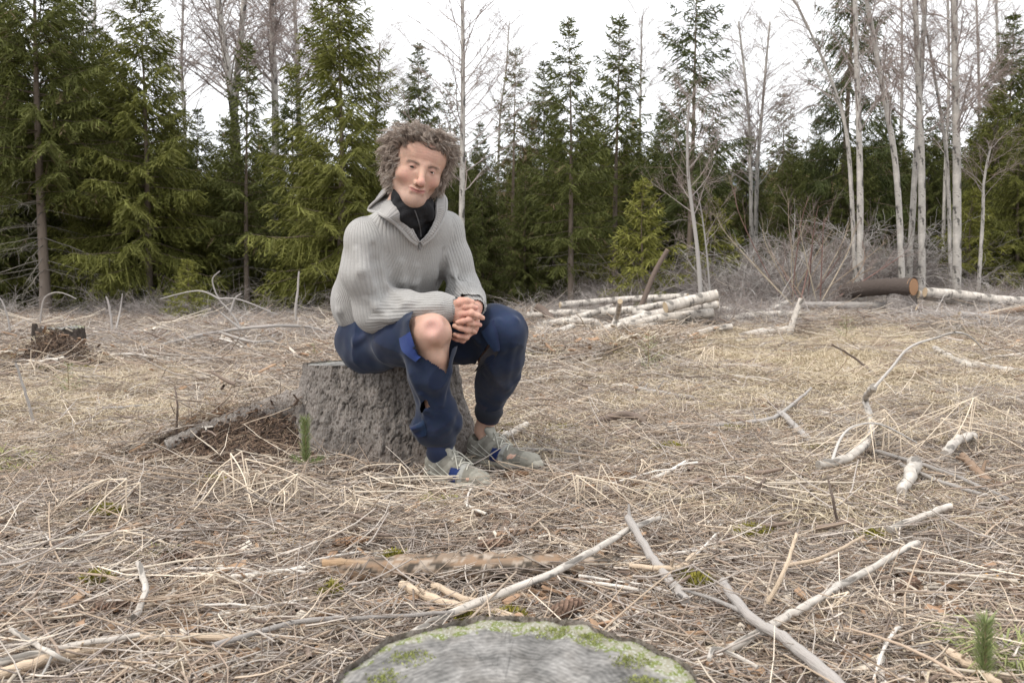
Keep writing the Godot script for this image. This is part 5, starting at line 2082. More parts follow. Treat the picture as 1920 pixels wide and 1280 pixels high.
func skin_color(p: Vector3, paint: int) -> Color:
	var base := Color(0.515, 0.33, 0.25)
	var n := n_fine.get_noise_3dv(p * 6.0) * 0.10 + n_fine.get_noise_3dv(p * 25.0) * 0.08
	base = shade(base, 1.0 + n)
	var red := Color(0.56, 0.26, 0.22)
	if paint == 1:  # head, in its own axes
		var q := head_at.affine_inverse() * p
		q.x = absf(q.x)
		var r := 0.55 * blob(q, Vector3(0.042, -0.035, 0.07), 0.022) + 0.7 * blob(q, Vector3(0, -0.042, 0.115), 0.016) + 0.25 * blob(q, Vector3(0, 0.05, 0.09), 0.04)
		base = base.lerp(red, clampf(r, 0, 0.8))
		var lip := 0.0
		var ql := head_at.affine_inverse() * p
		var ly := ql.y + 0.0705 - 7.5 * ql.x * ql.x
		if absf(ql.x) < 0.0295 and ql.z > 0.055:
			lip = exp(-pow(ly / 0.0062, 2.0)) * sst(0.0295, 0.021, absf(ql.x))
		base = base.lerp(Color(0.40, 0.155, 0.145), lip * 0.95)
		var nl := absf(q.x - lerpf(0.021, 0.035, clampf((-0.046 - q.y) / 0.028, 0.0, 1.0)))
		if q.y < -0.040 and q.y > -0.078 and q.z > 0.05:
			base = base.lerp(Color(0.36, 0.20, 0.16), 0.35 * exp(-pow(nl / 0.0022, 2.0)))
		if absf(ql.x) < 0.029 and ql.z > 0.055:
			base = base.lerp(Color(0.16, 0.05, 0.045), exp(-pow(ly / 0.0016, 2.0)) * 0.85)
		# stubble round mouth and jaw
		var st := sst(-0.05, -0.075, q.y) * sst(0.0, 0.03, q.z) * (1.0 - lip)
		base = base.lerp(Color(0.33, 0.24, 0.205), st * (0.45 + 0.25 * n_fine.get_noise_3dv(p * 60.0)))
		# brows, lids
		var by := q.y - 0.0105 - 0.10 * q.x + 2.6 * pow(maxf(0.0, q.x - 0.032), 1.5)
		var brow := exp(-pow(by / 0.0042, 2.0)) * sst(0.010, 0.018, q.x) * sst(0.056, 0.045, q.x) * sst(0.03, 0.05, q.z)
		base = base.lerp(Color(0.20, 0.14, 0.11), brow * (0.45 + 0.3 * n_fine.get_noise_3dv(p * 90.0)))
		base = base.lerp(Color(0.34, 0.18, 0.15), 0.75 * blob(q, Vector3(0.032, 0.001, 0.083), 0.014))
		base = base.lerp(Color(0.42, 0.24, 0.20), 0.25 * exp(-pow((q.y + 0.0155 + 0.25 * absf(q.x - 0.032)) / 0.0025, 2.0)) * sst(0.014, 0.020, q.x) * sst(0.050, 0.042, q.x) * sst(0.05, 0.06, q.z))
		if q.x > 0.048 and q.z > 0.03:
			base = base.lerp(Color(0.38, 0.22, 0.18), 0.5 * pow(absf(sin(q.y * 420.0)), 6.0) * blob(q, Vector3(0.056, 0.0, 0.055), 0.016))
		# forehead lines
		if q.y > 0.025 and q.z > 0.04:
			var fl := pow(absf(sin((q.y + 0.004 * sin(q.x * 60.0)) * 330.0)), 10.0)
			base = base.lerp(Color(0.40, 0.23, 0.18), fl * 0.5 * sst(0.05, 0.03, q.x))
	elif paint == 2:  # hands
		base = base.lerp(red, 0.30 + 0.5 * n_mid.get_noise_3dv(p * 9.0))
	elif paint == 3:  # legs
		var kn := at(812, 612, 2.73)
		base = base.lerp(Color(0.60, 0.33, 0.30), 0.65 * blob(p, kn, 0.045))
		base = base.lerp(Color(0.50, 0.27, 0.22), 0.35 * clampf(n_mid.get_noise_3dv(p * 5.0), 0, 1))
	return base


func build_person() -> void:
	origin = on_ground(-0.42, -3.1)
	person = thing("person", "person in grey knitted pullover and torn blue trousers sitting on the big stump, hands clasped", "person", origin)
	M.skin = mat(Color.WHITE, 0.55, true)
	M.skin.heightmap_enabled = true
	M.skin.heightmap_texture = M.wood.heightmap_texture
	M.skin.heightmap_scale = 0.06
	M.skin.uv1_triplanar = true
	M.skin.uv1_scale = Vector3(22, 22, 22)
	M.skin.subsurf_scatter_enabled = true
	M.skin.subsurf_scatter_strength = 0.12
	M.knit = mat(Color.WHITE, 0.95, true)
	M.knit.albedo_texture = knit_texture(false)
	M.knit.heightmap_enabled = true
	M.knit.heightmap_texture = knit_texture(true)
	M.knit.heightmap_scale = 0.22
	M.knit.rim_enabled = true
	M.knit.rim = 0.35
	M.knit.rim_tint = 0.5
	M.cloth = mat(Color.WHITE, 0.9, true)
	M.cloth.rim_enabled = true
	M.cloth.rim = 0.25
	M.cloth.rim_tint = 0.6
	M.dark = mat(lin(0.012, 0.012, 0.014), 0.8)
	M.dark.heightmap_enabled = true
	M.dark.heightmap_texture = M.wood.heightmap_texture
	M.dark.heightmap_scale = 0.1
	var f := Vector3(0.61, 0.0, 0.79)
	var s := Vector3(0.79, 0.0, -0.61)
	# joints
	var rsh := at(686, 449, 2.885)
	var rel := at(704, 582, 2.925)
	var rwr := at(848, 578, 2.87)
	var lsh := at(834, 432, 3.08)
	var lel := at(870, 546, 3.08)
	var lwr := at(890, 574, 2.925)
	var rhip := at(694, 638, 3.13)
	var lhip := at(766, 634, 3.27)
	var rkn := at(810, 624, 2.80)
	var ran := at(824, 852, 2.945)
	var lkn := at(936, 622, 3.02)
	var lan := at(908, 806, 3.20)
	var neck := at(776, 402, 2.97)
	var chest := at(757, 478, 3.03)
	var waist := at(722, 566, 3.14)
	var pelvis := at(722, 628, 3.20)
	# head
	var c := (EYE - at(792, 317, 2.88)).normalized()
	var hf := (Basis(Vector3.UP, deg_to_rad(12.0)) * c).normalized()
	var hx := Vector3.UP.cross(hf).normalized()
	var hu := hf.cross(hx)
	hx = hx.rotated(hf, deg_to_rad(-13.0))
	hu = hu.rotated(hf, deg_to_rad(-13.0))
	var hb := Basis(hx, hu, hf).scaled_local(Vector3.ONE * 1.03)
	head_at = Transform3D(hb, at(792, 317, 2.80) - hb * Vector3(0, 0, 0.086))
	# ---- skin: one continuous body
	var body := Field.new()
	body.chain([pelvis, waist, chest - f * 0.02, neck], [0.09, 0.085, 0.085, 0.055], 0.04)
	body.chain([neck, head_at * Vector3(0, -0.05, -0.015)], [0.052, 0.05], 0.03)
	body.chain([neck, rsh, rel, rwr], [0.05, 0.042, 0.036, 0.024], 0.03)
	body.chain([neck, lsh, lel, lwr], [0.05, 0.042, 0.036, 0.024], 0.03)
	var legs := Field.new()
	leg(legs, rhip, rkn, ran, f, at(812, 616, 2.765))
	leg(legs, lhip, lkn, lan, f, at(940, 612, 2.985))
	legs.ball(at(905, 832, 3.165), 0.014, 0.02)
	# toes showing through the torn shoes
	var rT := shoe_frame(R_HEEL, R_TOE)
	var lT := shoe_frame(L_HEEL, L_TOE)
	legs.cap(ran, rT * Vector3(0.0, 0.05, 0.12), 0.034, 0.026, 0.02)
	legs.cap(lan, lT * Vector3(0.0, 0.05, 0.12), 0.034, 0.026, 0.02)
	for t in [[-0.030, 0.034, 0.205, 0.011], [-0.018, 0.036, 0.213, 0.011], [-0.004, 0.038, 0.222, 0.011]]:
		legs.ball(rT * Vector3(t[0], t[1], t[2]), t[3], 0.004)
	for t in [[-0.022, 0.034, 0.222, 0.015], [-0.028, 0.036, 0.205, 0.013], [0.002, 0.036, 0.218, 0.012]]:
		legs.ball(lT * Vector3(t[0], t[1], t[2]), t[3], 0.004)
	legs.cap(lT * Vector3(-0.006, 0.032, 0.14), lT * Vector3(-0.018, 0.034, 0.212), 0.022, 0.014, 0.01)
	legs.cap(rT * Vector3(-0.006, 0.032, 0.14), rT * Vector3(-0.016, 0.034, 0.205), 0.022, 0.012, 0.01)
	var whole := MB.new()
	merge(whole, skin_mesh(nets(body, 0.013), 0))
	merge(whole, skin_mesh(nets(legs, 0.0055), 3))
	merge(whole, skin_mesh(nets(hands(rwr, lwr), 0.0029), 2))
	merge(whole, skin_mesh(nets(head_field(), 0.0029), 1))
	put("body", whole.mesh(), M.skin, person)
	eyes()
	hair()
	pullover(f, s, rsh, rel, rwr, lsh, lel, lwr, neck, chest, waist, pelvis)
	trousers(rhip, rkn, ran, lhip, lkn, lan, pelvis)
	shoe(R_HEEL, R_TOE, "right_shoe")
	shoe(L_HEEL, L_TOE, "left_shoe")


func leg(l: Field, hip: Vector3, kn: Vector3, an: Vector3, f: Vector3, cap_: Vector3) -> void:
	l.chain([hip, kn], [0.085, 0.060], 0.03)
	var d := (an - kn).normalized()
	var fw := (f - d * f.dot(d)).normalized()
	l.chain([kn, kn.lerp(an, 0.3), kn.lerp(an, 0.75), an], [0.056, 0.047, 0.036, 0.034], 0.03)
	l.cap(kn.lerp(an, 0.12) - fw * 0.02, kn.lerp(an, 0.42) - fw * 0.018, 0.042, 0.04, 0.03)
	l.ball(cap_, 0.041, 0.025)                                        # kneecap
	var sd := fw.cross(d).normalized()
	for sx: float in [-1.0, 1.0]:
		l.ball(kn.lerp(an, 0.09) + fw * 0.060 + sd * 0.030 * sx, 0.013, 0.03, 1)
		l.ball(kn.lerp(an, -0.10) + fw * 0.055 + sd * 0.040 * sx, 0.014, 0.03, 1)
	l.ball(kn.lerp(an, 0.17) + fw * 0.042, 0.018, 0.03)              # below it
	l.cap(kn.lerp(an, 0.2) + fw * 0.028, kn.lerp(an, 0.8) + fw * 0.012, 0.022, 0.02, 0.02)


func hands(rwr: Vector3, lwr: Vector3) -> Field:
	var r := Field.new()
	var l := Field.new()
	var R := [[[862, 577, 2.848], [874, 575, 2.834], [885, 575, 2.831], [893, 577, 2.835]], [[864, 588, 2.846], [884, 587, 2.826], [897, 592, 2.828], [905, 596, 2.834]], [[863, 598, 2.854], [880, 605, 2.836], [892, 607, 2.836], [900, 609, 2.842]], [[859, 607, 2.866], [875, 616, 2.851], [884, 620, 2.853], [891, 623, 2.858]]]
	var L := [[[891, 592, 2.872], [881, 599, 2.831], [868, 602, 2.822], [858, 604, 2.828]], [[892, 603, 2.878], [877, 619, 2.838], [863, 615, 2.833], [852, 611, 2.840]], [[891, 613, 2.885], [874, 632, 2.850], [861, 630, 2.850], [852, 627, 2.858]], [[888, 620, 2.890], [868, 638, 2.866], [857, 636, 2.868], [849, 634, 2.874]]]
	for side in 2:
		var fld := r if side == 0 else l
		var wr := rwr if side == 0 else lwr
		var fs := R if side == 0 else L
		for k in 4:
			var p := []
			for q in fs[k]:
				p.append(at(q[0], q[1], q[2]))
			fld.cap(wr, p[0], 0.0175, 0.0125, 0.012)
			var g: float = [1.0, 1.04, 0.98, 0.86][k]
			fld.chain(p, [0.0108 * g, 0.0100 * g, 0.0092 * g, 0.0078 * g], 0.005)
			fld.ball(p[1], 0.0106 * g, 0.005)
	r.chain([at(849, 573, 2.866), at(861, 567, 2.842), at(875, 564, 2.834), at(886, 566, 2.835)], [0.016, 0.0125, 0.0108, 0.0085], 0.008)
	l.chain([at(890, 576, 2.90), at(881, 570, 2.868), at(871, 564, 2.858), at(862, 561, 2.86)], [0.016, 0.0125, 0.0108, 0.0085], 0.008)
	r.cap(rwr, rwr.lerp(at(690, 590, 2.97), 0.25), 0.024, 0.026, 0.02)
	l.cap(lwr, lwr + Vector3(0, 0.02, -0.06), 0.024, 0.026, 0.02)
	r.others = [l]
	r.join = 0.0025
	return r


func head_field() -> Field:
	var h := Field.new()
	var T := head_at
	h.ball(T * Vector3(0, 0.030, -0.028), 0.080, 0.03)
	h.ball(T * Vector3(0, 0.034, 0.012), 0.076, 0.04)
	h.cap(T * Vector3(-0.022, 0.046, 0.030), T * Vector3(0.022, 0.046, 0.030), 0.056, 0.056, 0.03)
	for sx: float in [-1.0, 1.0]:
		h.ball(T * Vector3(0.036 * sx, -0.028, 0.042), 0.036, 0.03)
		h.cap(T * Vector3(0.050 * sx, -0.058, 0.004), T * Vector3(0.018 * sx, -0.100, 0.062), 0.020, 0.017, 0.03)
		h.ball(T * Vector3(0.052 * sx, -0.064, 0.062), 0.013, 0.03, 1)
		h.ball(T * Vector3(0.045 * sx, -0.028, 0.058), 0.016, 0.02)
		h.cap(T * Vector3(0.012 * sx, 0.0145, 0.082), T * Vector3(0.047 * sx, 0.0125, 0.066), 0.010, 0.009, 0.012)
	h.cap(T * Vector3(0, -0.02, 0.050), T * Vector3(0, -0.082, 0.060), 0.042, 0.029, 0.03)
	h.ball(T * Vector3(0, -0.104, 0.070), 0.0175, 0.02)
	for sx: float in [-1.0, 1.0]:
		h.ball(T * Vector3(0.032 * sx, -0.001, 0.096), 0.0155, 0.012, 1)
		h.ball(T * Vector3(0.0315 * sx, -0.001, 0.0735), 0.0142, 0.004)
		h.cap(T * Vector3(0.0205 * sx, -0.0040, 0.0850), T * Vector3(0.0318 * sx, -0.0022, 0.0885), 0.0020, 0.0035, 0.002, 1)
		h.cap(T * Vector3(0.0318 * sx, -0.0022, 0.0885), T * Vector3(0.0435 * sx, -0.0036, 0.0825), 0.0035, 0.0020, 0.002, 1)
	for sx: float in [-1.0, 1.0]:
		h.cap(T * Vector3(0.022 * sx, -0.0150, 0.0800), T * Vector3(0.041 * sx, -0.0140, 0.073), 0.0040, 0.0038, 0.010)
	for k in 3:
		h.cap(T * Vector3(-0.030, 0.032 + 0.010 * k, 0.0835 - 0.002 * k), T * Vector3(0.030, 0.032 + 0.010 * k, 0.0835 - 0.002 * k), 0.0016, 0.0016, 0.004, 1)
	# nose
	h.cap(T * Vector3(0, 0.008, 0.087), T * Vector3(0.0, -0.040, 0.111), 0.0082, 0.0112, 0.010)
	h.ball(T * Vector3(0, -0.0430, 0.1135), 0.0112, 0.008)
	for sx: float in [-1.0, 1.0]:
		h.ball(T * Vector3(0.0125 * sx, -0.046, 0.096), 0.0085, 0.007)
		h.ball(T * Vector3(0.0065 * sx, -0.0535, 0.106), 0.0034, 0.003, 1)
	# mouth with the corners drawn up
	h.cap(T * Vector3(-0.021, -0.0655, 0.084), T * Vector3(0, -0.0665, 0.0925), 0.005, 0.0062, 0.008)
	h.cap(T * Vector3(0.021, -0.0655, 0.084), T * Vector3(0, -0.0665, 0.0925), 0.005, 0.0062, 0.008)
	h.cap(T * Vector3(-0.017, -0.0745, 0.084), T * Vector3(0.017, -0.0745, 0.084), 0.0068, 0.0068, 0.008)
	h.cap(T * Vector3(-0.029, -0.0645, 0.086), T * Vector3(0, -0.0712, 0.0985), 0.0022, 0.0022, 0.003, 1)
	h.cap(T * Vector3(0.029, -0.0645, 0.086), T * Vector3(0, -0.0712, 0.0985), 0.0022, 0.0022, 0.003, 1)
	for sx: float in [-1.0, 1.0]:
		h.cap(T * Vector3(0.021 * sx, -0.046, 0.099), T * Vector3(0.035 * sx, -0.072, 0.086), 0.0032, 0.0030, 0.008, 1)
		# ear
		h.cap(T * Vector3(0.074 * sx, 0.006, -0.008), T * Vector3(0.071 * sx, -0.034, 0.0), 0.012, 0.008, 0.01)
	h.cap(T * Vector3(0, -0.05, -0.015), T * Vector3(-0.01, -0.14, -0.05), 0.055, 0.055, 0.03)
	return h


func eyes() -> void:
	for sx: float in [-1.0, 1.0]:
		var c := head_at * Vector3(0.0315 * sx, -0.001, 0.0735)
		var b := MB.new()
		var fwd := (EYE - c).normalized()
		var x := fwd.cross(Vector3.UP).normalized()
		var y := x.cross(fwd)
		var rings := 14
		for r in rings + 1:
			var th := PI * 0.5 * r / rings
			var col := Color(0.62, 0.56, 0.53)
			if th < 0.20: col = Color(0.008, 0.008, 0.008)
			elif th < 0.52: col = Color(0.045, 0.040, 0.034)
			elif th < 0.57: col = Color(0.03, 0.03, 0.03)
			for k in 17:
				var a := TAU * k / 16
				var d := fwd * cos(th) + (x * cos(a) + y * sin(a)) * sin(th)
				b.v.append(c + d * 0.0128 - origin)
				b.n.append(d)
				b.c.append(col)
		for r in rings:
			for k in 16:
				var i := r * 17 + k
				b.i.append_array([i, i + 17, i + 1, i + 1, i + 17, i + 18])
		var em: StandardMaterial3D = M.get("eye", mat(Color.WHITE, 0.12, true))
		M.eye = em
		put("eye", b.mesh(), em, person)


func hair_here(q: Vector3) -> bool:
	var ax := absf(q.x)
	if q.z > 0.018:
		var line := 0.0695 - maxf(0.0, ax - 0.040) * 0.9 + 0.004 * sin(q.x * 160.0)
		if ax > 0.064:
			line = -0.012
		return q.y > line
	return q.y > (-0.062 if q.z < 0.005 else -0.035)


func hair() -> void:
	rng.seed = 900
	# close cap under the locks
	var capf := Field.new()
	capf.ball(head_at * Vector3(0, 0.042, -0.030), 0.084, 0.03)
	capf.ball(head_at * Vector3(0, 0.050, 0.006), 0.081, 0.04)
	capf.cap(head_at * Vector3(0, -0.03, -0.04), head_at * Vector3(0, 0.0, -0.04), 0.068, 0.074, 0.04)
	capf.noise = n_fine
	var net := nets(capf, 0.005)
	var inv := head_at.affine_inverse()
	var b := MB.new()
	for i in net.v.size():
		b.v.append(net.v[i] - origin)
		b.c.append(Color(0.055, 0.042, 0.034) * (1.0 + 0.3 * n_fine.get_noise_3dv(net.v[i] * 30.0)))
	b.n = net.n
	for k in range(0, net.q.size(), 4):
		var m := inv * ((net.v[net.q[k]] + net.v[net.q[k + 2]]) * 0.5)
		if hair_here(m + Vector3(0, -0.010, 0)):
			b.i.append_array([net.q[k], net.q[k + 2], net.q[k + 1], net.q[k], net.q[k + 3], net.q[k + 2]])
	var hm := mat(Color.WHITE, 0.6, true)
	var root := put("hair", b.mesh(), hm, person)
	var locks := MB.new()
	var made := 0
	var cols := [Color(0.13, 0.10, 0.08), Color(0.22, 0.175, 0.145), Color(0.32, 0.27, 0.23), Color(0.42, 0.38, 0.345)]
	var ctr := Vector3(0, 0.028, -0.012)
	while made < 1900:
		var d := rv().normalized()
		var q := ctr + d * Vector3(0.080, 0.088, 0.096)
		if not hair_here(q) or q.y < -0.06:
			continue
		made += 1
		# a curly lock of a few hairs
		var front := sst(0.0, 0.07, q.z)
		var top := sst(0.02, 0.10, q.y)
		var side := clampf((q.x + 0.012 + rnd(-0.06, 0.06)) / 0.05, -1.0, 1.0)
		var l := rnd(0.040, 0.070) * (1.0 - 0.35 * front) * (1.0 + 0.35 * top)
		var fall := Vector3(side * (0.60 + 0.4 * top), -0.80 + 0.7 * top, -0.45 + 0.75 * front).normalized()
		if q.y > 0.095:
			var sp := rnd(0, TAU)
			fall = Vector3(cos(sp), -0.1, sin(sp) - 0.2).normalized()
		if q.z > 0.035 and q.y > 0.05:
			fall = Vector3(side * 0.8 + 0.35, 0.12, 0.10).normalized()
		fall = (fall + rv() * 0.4).normalized()
		var dir := (d * (0.12 + 1.0 * top) + fall * 0.8 + rv() * 0.35).normalized()
		var ph := rnd(0, TAU)
		var curl := rnd(0.004, 0.011)
		var turns := rnd(0.7, 1.5)
		var cbase: Color = cols[mini(3, int(rng.randf() * 3.3 + 1.2 * sst(0.0, -0.06, q.y)))]
		var pts := PackedVector3Array()
		var p := q
		var steps := 11
		for k in steps + 1:
			var f := float(k) / steps
			var x1 := dir.cross(Vector3(0.3, 0.8, 0.5)).normalized()
			var y1 := dir.cross(x1)
			var a := ph + TAU * turns * f
			var w := curl * sst(0.0, 0.35, f)
			pts.append(p + x1 * cos(a) * w + y1 * sin(a) * w)
			p += dir * l / steps
			dir = (dir + fall * 0.28 - Vector3(0, (0.20 if front < 0.4 else 0.10) * (0.4 + f), 0)).normalized()
			var e := (p - ctr) / Vector3(0.082, 0.096, 0.099)
			if e.length() < 1.0:
				p = ctr + e.normalized() * Vector3(0.082, 0.096, 0.099)
		for h in 5:
			var o := rv() * 0.0032
			var hp := PackedVector3Array()
			for k in pts.size():
				hp.append(head_at * (pts[k] + o * (0.4 + k * 0.12) + rv() * 0.0005) - origin)
			locks.tube(hp, taper(hp.size(), rnd(0.0009, 0.0015), 0.0005), 3, shade(cbase, rnd(0.75, 1.2)), false, shade(cbase, rnd(1.1, 1.7)))
	# loose single hairs
	for q in 260:
		var d := rv().normalized()
		var root_at := ctr + d * Vector3(0.082, 0.092, 0.098)
		if not hair_here(root_at) or root_at.z > 0.05 and root_at.y < 0.08:
			continue
		var hp := PackedVector3Array()
		var p := root_at
		var dir := (d + rv() * 0.7).normalized()
		var wob := rv() * 0.35
		for k in 9:
			hp.append(head_at * p - origin)
			p += dir * 0.009
			dir = (dir + wob * sin(k * 1.3) + rv() * 0.12 - Vector3(0, 0.09, 0)).normalized()
		locks.tube(hp, taper(9, 0.0006, 0.0003), 3, cols[q % 4], false, shade(cols[q % 4], 1.4))
	var lo := put("locks", locks.mesh(), hm, root)
	lo.set_meta("kind", "stuff")
	# brows: short hairs
	var br := MB.new()
	for sx: float in [-1.0, 1.0]:
		for k in 46:
			var t := rng.randf()
			var q := Vector3(sx * lerpf(0.013, 0.050, t), 0.0105 + 0.004 * sin(t * 2.6) + rnd(-0.003, 0.003), 0.094 - 0.020 * t * t)
			var w := meet_local(q)
			var dv := head_at.basis * Vector3(sx * 0.006, 0.002, -0.001)
			br.tube(PackedVector3Array([w - origin, w + dv - origin]), PackedFloat32Array([0.0005, 0.0002]), 3, Color(0.22, 0.17, 0.13), false)
	put("eyebrows", br.mesh(), hm, person).set_meta("kind", "stuff")


var face_field: Field
func meet_local(q: Vector3) -> Vector3:
	if face_field == null:
		face_field = head_field()
	var p := head_at * (q + Vector3(0, 0, 0.02))
	var d := (head_at.basis * Vector3(0, 0, -1)).normalized()
	for k in 20:
		p += d * face_field.d(p) * 0.9
	return p


# ---------------------------------------------------------------- clothes
func pullover(f: Vector3, s: Vector3, rsh: Vector3, rel: Vector3, rwr: Vector3, lsh: Vector3, lel: Vector3, lwr: Vector3, neck: Vector3, chest: Vector3, waist: Vector3, pelvis: Vector3) -> void:
	var t := Field.new()
	t.cap(chest - s * 0.065, waist - s * 0.05 - f * 0.03, 0.104, 0.128, 0.06)
	t.cap(chest - s * 0.085 - f * 0.05, waist - s * 0.070 - f * 0.03, 0.110, 0.098, 0.06)
	t.cap(chest + s * 0.075, waist + s * 0.05 - f * 0.01, 0.105, 0.120, 0.06)
	t.cap(waist - f * 0.02, pelvis - f * 0.02 + Vector3(0, 0.02, 0), 0.142, 0.132, 0.06)
	t.cap(neck + Vector3(0, -0.05, 0) - f * 0.01, chest - f * 0.01, 0.10, 0.12, 0.06)
	t.cap(neck + Vector3(0, -0.015, 0), rsh + Vector3(0, 0.004, 0), 0.066, 0.064, 0.06)
	t.cap(neck + Vector3(0, -0.015, 0), lsh, 0.064, 0.060, 0.06)
	var r := Field.new()
	r.chain([rsh + s * 0.03, rsh, at(681, 512, 2.885), rel, rel.lerp(rwr, 0.35), rel.lerp(rwr, 0.8), rwr], [0.055, 0.062, 0.065, 0.062, 0.058, 0.046, 0.036], 0.05)
	r.ball(rel + Vector3(-0.004, -0.016, 0.012), 0.050, 0.03)
	r.noise = fold_noise(31, 6.5, true)
	r.noise.fractal_octaves = 1
	r.amp = -0.003
	r.stretch = Vector3(1.0, 0.45, 1.0)
	var l := Field.new()
	l.chain([lsh - s * 0.03, lsh, lsh.lerp(lel, 0.5), lel, lel.lerp(lwr, 0.5), lwr], [0.056, 0.062, 0.060, 0.058, 0.050, 0.040], 0.03)
	l.noise = fold_noise(32, 6.5, true)
	l.noise.fractal_octaves = 1
	l.amp = -0.003
	t.noise = fold_noise(33, 4.5, true)
	t.amp = -0.003
	t.stretch = Vector3(1.0, 0.6, 1.0)
	for q in [[0, 736, 562, 712, 522, 0.008], [0, 742, 572, 792, 563, 0.007], [0, 772, 582, 826, 570, 0.006], [0, 690, 560, 722, 590, 0.008], [0, 668, 470, 690, 545, 0.008], [0, 700, 600, 760, 594, 0.007], [1, 838, 560, 882, 545, 0.007], [1, 846, 546, 880, 530, 0.006], [1, 838, 480, 862, 540, 0.007], [1, 866, 555, 896, 556, 0.006], [2, 716, 486, 726, 540, 0.010], [2, 800, 478, 812, 556, 0.010], [2, 752, 492, 760, 560, 0.007], [2, 632, 560, 640, 606, 0.010], [2, 780, 500, 776, 560, 0.007]]:
		var g: Field = [r, l, t][q[0]]
		var a := meet(g, q[1], q[2], 2.5, -0.006)
		var e := meet(g, q[3], q[4], 2.5, -0.006)
		var mid := meet(g, (q[1] + q[3]) * 0.5, (q[2] + q[4]) * 0.5, 2.5, -0.002)
		if a.distance_to(e) < 0.2:
			g.cap(a, mid, q[5] * 0.5, q[5] * 0.85, 0.024)
			g.cap(mid, e, q[5] * 0.85, q[5] * 0.5, 0.024)
	# the crease where sleeve and body meet
	var both := Field.new()
	both.others = [t, r, l]
	both.join = 0.009
	var cr := []
	for q in [[700, 462], [705, 490], [712, 520], [724, 545], [742, 566]]:
		cr.append(meet(both, q[0], q[1], 2.5, 0.002))
	for k in 4:
		for g: Field in [t, r]:
			g.cap(cr[k], cr[k + 1], [0.006, 0.014, 0.021, 0.022, 0.015][k], [0.006, 0.014, 0.021, 0.022, 0.015][k + 1], 0.018, 1)
	cr.clear()
	for q in [[832, 470], [829, 500], [826, 530], [828, 556]]:
		cr.append(meet(both, q[0], q[1], 2.5, 0.002))
	for k in 3:
		for g: Field in [t, l]:
			g.cap(cr[k], cr[k + 1], [0.005, 0.011, 0.016, 0.013][k], [0.005, 0.011, 0.016, 0.013][k + 1], 0.018, 1)
	var all := Field.new()
	all.others = [t, r, l]
	all.join = 0.009
	var net := nets(all, 0.007)
	# opening at the neck, ends of the sleeves and the hem
	var vee := poly([733, 348, 760, 330, 830, 345, 825, 372, 819, 400, 815, 416, 803, 440, 788, 455, 783, 455, 771, 440, 752, 415, 742, 385])
	var hem := pelvis + Vector3(0, -0.015, 0)
	var b := MB.new()
	var grey := Color(0.40, 0.392, 0.38)
	for k in range(0, net.q.size(), 4):
		var m := (net.v[net.q[k]] + net.v[net.q[k + 1]] + net.v[net.q[k + 2]] + net.v[net.q[k + 3]]) * 0.25
		var px := to_px(m)
		if inside_poly(px, vee) and -m.z < 3.0:
			continue
		if m.y < hem.y and (m - pelvis).length() < 0.4 and m.distance_to(rel) > 0.09:
			continue
		if (m - rwr).dot((rwr - rel).normalized()) > 0.012 and m.distance_to(rwr) < 0.08:
			continue
		if (m - lwr).dot((lwr - lel).normalized()) > 0.012 and m.distance_to(lwr) < 0.08:
			continue
		var da: float = r.d(m)
		var dl: float = l.d(m)
		var dt: float = t.d(m)
		var bone := 0
		if da < dt and da < dl:
			bone = 1 if m.distance_squared_to(rsh.lerp(rel, 0.5)) < m.distance_squared_to(rel.lerp(rwr, 0.5)) else 2
		elif dl < dt:
			bone = 3 if m.distance_squared_to(lsh.lerp(lel, 0.5)) < m.distance_squared_to(lel.lerp(lwr, 0.5)) else 4
		var o := b.v.size()
		var a0 := 0.0
		for e in 4:
			var p := net.v[net.q[k + e]]
			var uv := Vector2.ZERO
			if bone == 0:
				var cc := Vector3(waist.x, p.y, waist.z).lerp(Vector3(chest.x, p.y, chest.z), clampf((p.y - waist.y) / (chest.y - waist.y), 0, 1))
				var ang := atan2((p - cc).dot(s), (p - cc).dot(f))
				if e == 0: a0 = ang
				ang = a0 + wrapf(ang - a0, -PI, PI)
				uv = Vector2(ang * 0.155 / 0.0185, p.y / 0.0185)
			else:
				var A: Vector3 = [rsh, rsh, rel, lsh, lel][bone]
				var B: Vector3 = [rsh, rel, rwr, lel, lwr][bone]
				var ax := (B - A).normalized()
				var x := ax.cross(Vector3(0.1, 0.25, 1.0)).normalized()
				var y := ax.cross(x)
				var w := p - A
				var ang := atan2(w.dot(y), w.dot(x))
				if e == 0: a0 = ang
				ang = a0 + wrapf(ang - a0, -PI, PI)
				uv = Vector2(ang * 0.060 / 0.0185, w.dot(ax) / 0.0185)
			b.v.append((snap(p, vee, 6.0) if -p.z < 3.0 else p) - origin)
			b.n.append(net.n[net.q[k + e]])
			b.t.append(uv)
			var col := shade(grey, 1.0 + 0.10 * n_fine.get_noise_3dv(p * 14.0) + 0.07 * n_mid.get_noise_3dv(p * 3.0))
			var stain := blob(p, at(657, 466, 2.845), 0.022) * 0.5
			b.c.append(col.lerp(Color(0.25, 0.235, 0.20), stain))
		b.i.append_array([o, o + 2, o + 1, o, o + 3, o + 2])
	var sw := put("pullover", b.mesh(), M.knit, person)
	# ribbed edges
	ring(sw, "cuff", rwr, (rwr - rel).normalized(), 0.038, 0.030, 0.045, grey)
	ring(sw, "cuff", lwr, (lwr - lel).normalized(), 0.043, 0.036, 0.04, grey)
	collar(sw, all, grey)
	# dark undershirt in the opening
	var u := Field.new()
	u.chain([neck + Vector3(0, -0.04, 0), neck + f * 0.02, head_at * Vector3(0.0, -0.105, 0.0)], [0.07, 0.068, 0.064], 0.03)
	u.cap(meet(all, 772, 405, 2.5, -0.045), meet(all, 789, 450, 2.5, -0.026), 0.046, 0.018, 0.03)
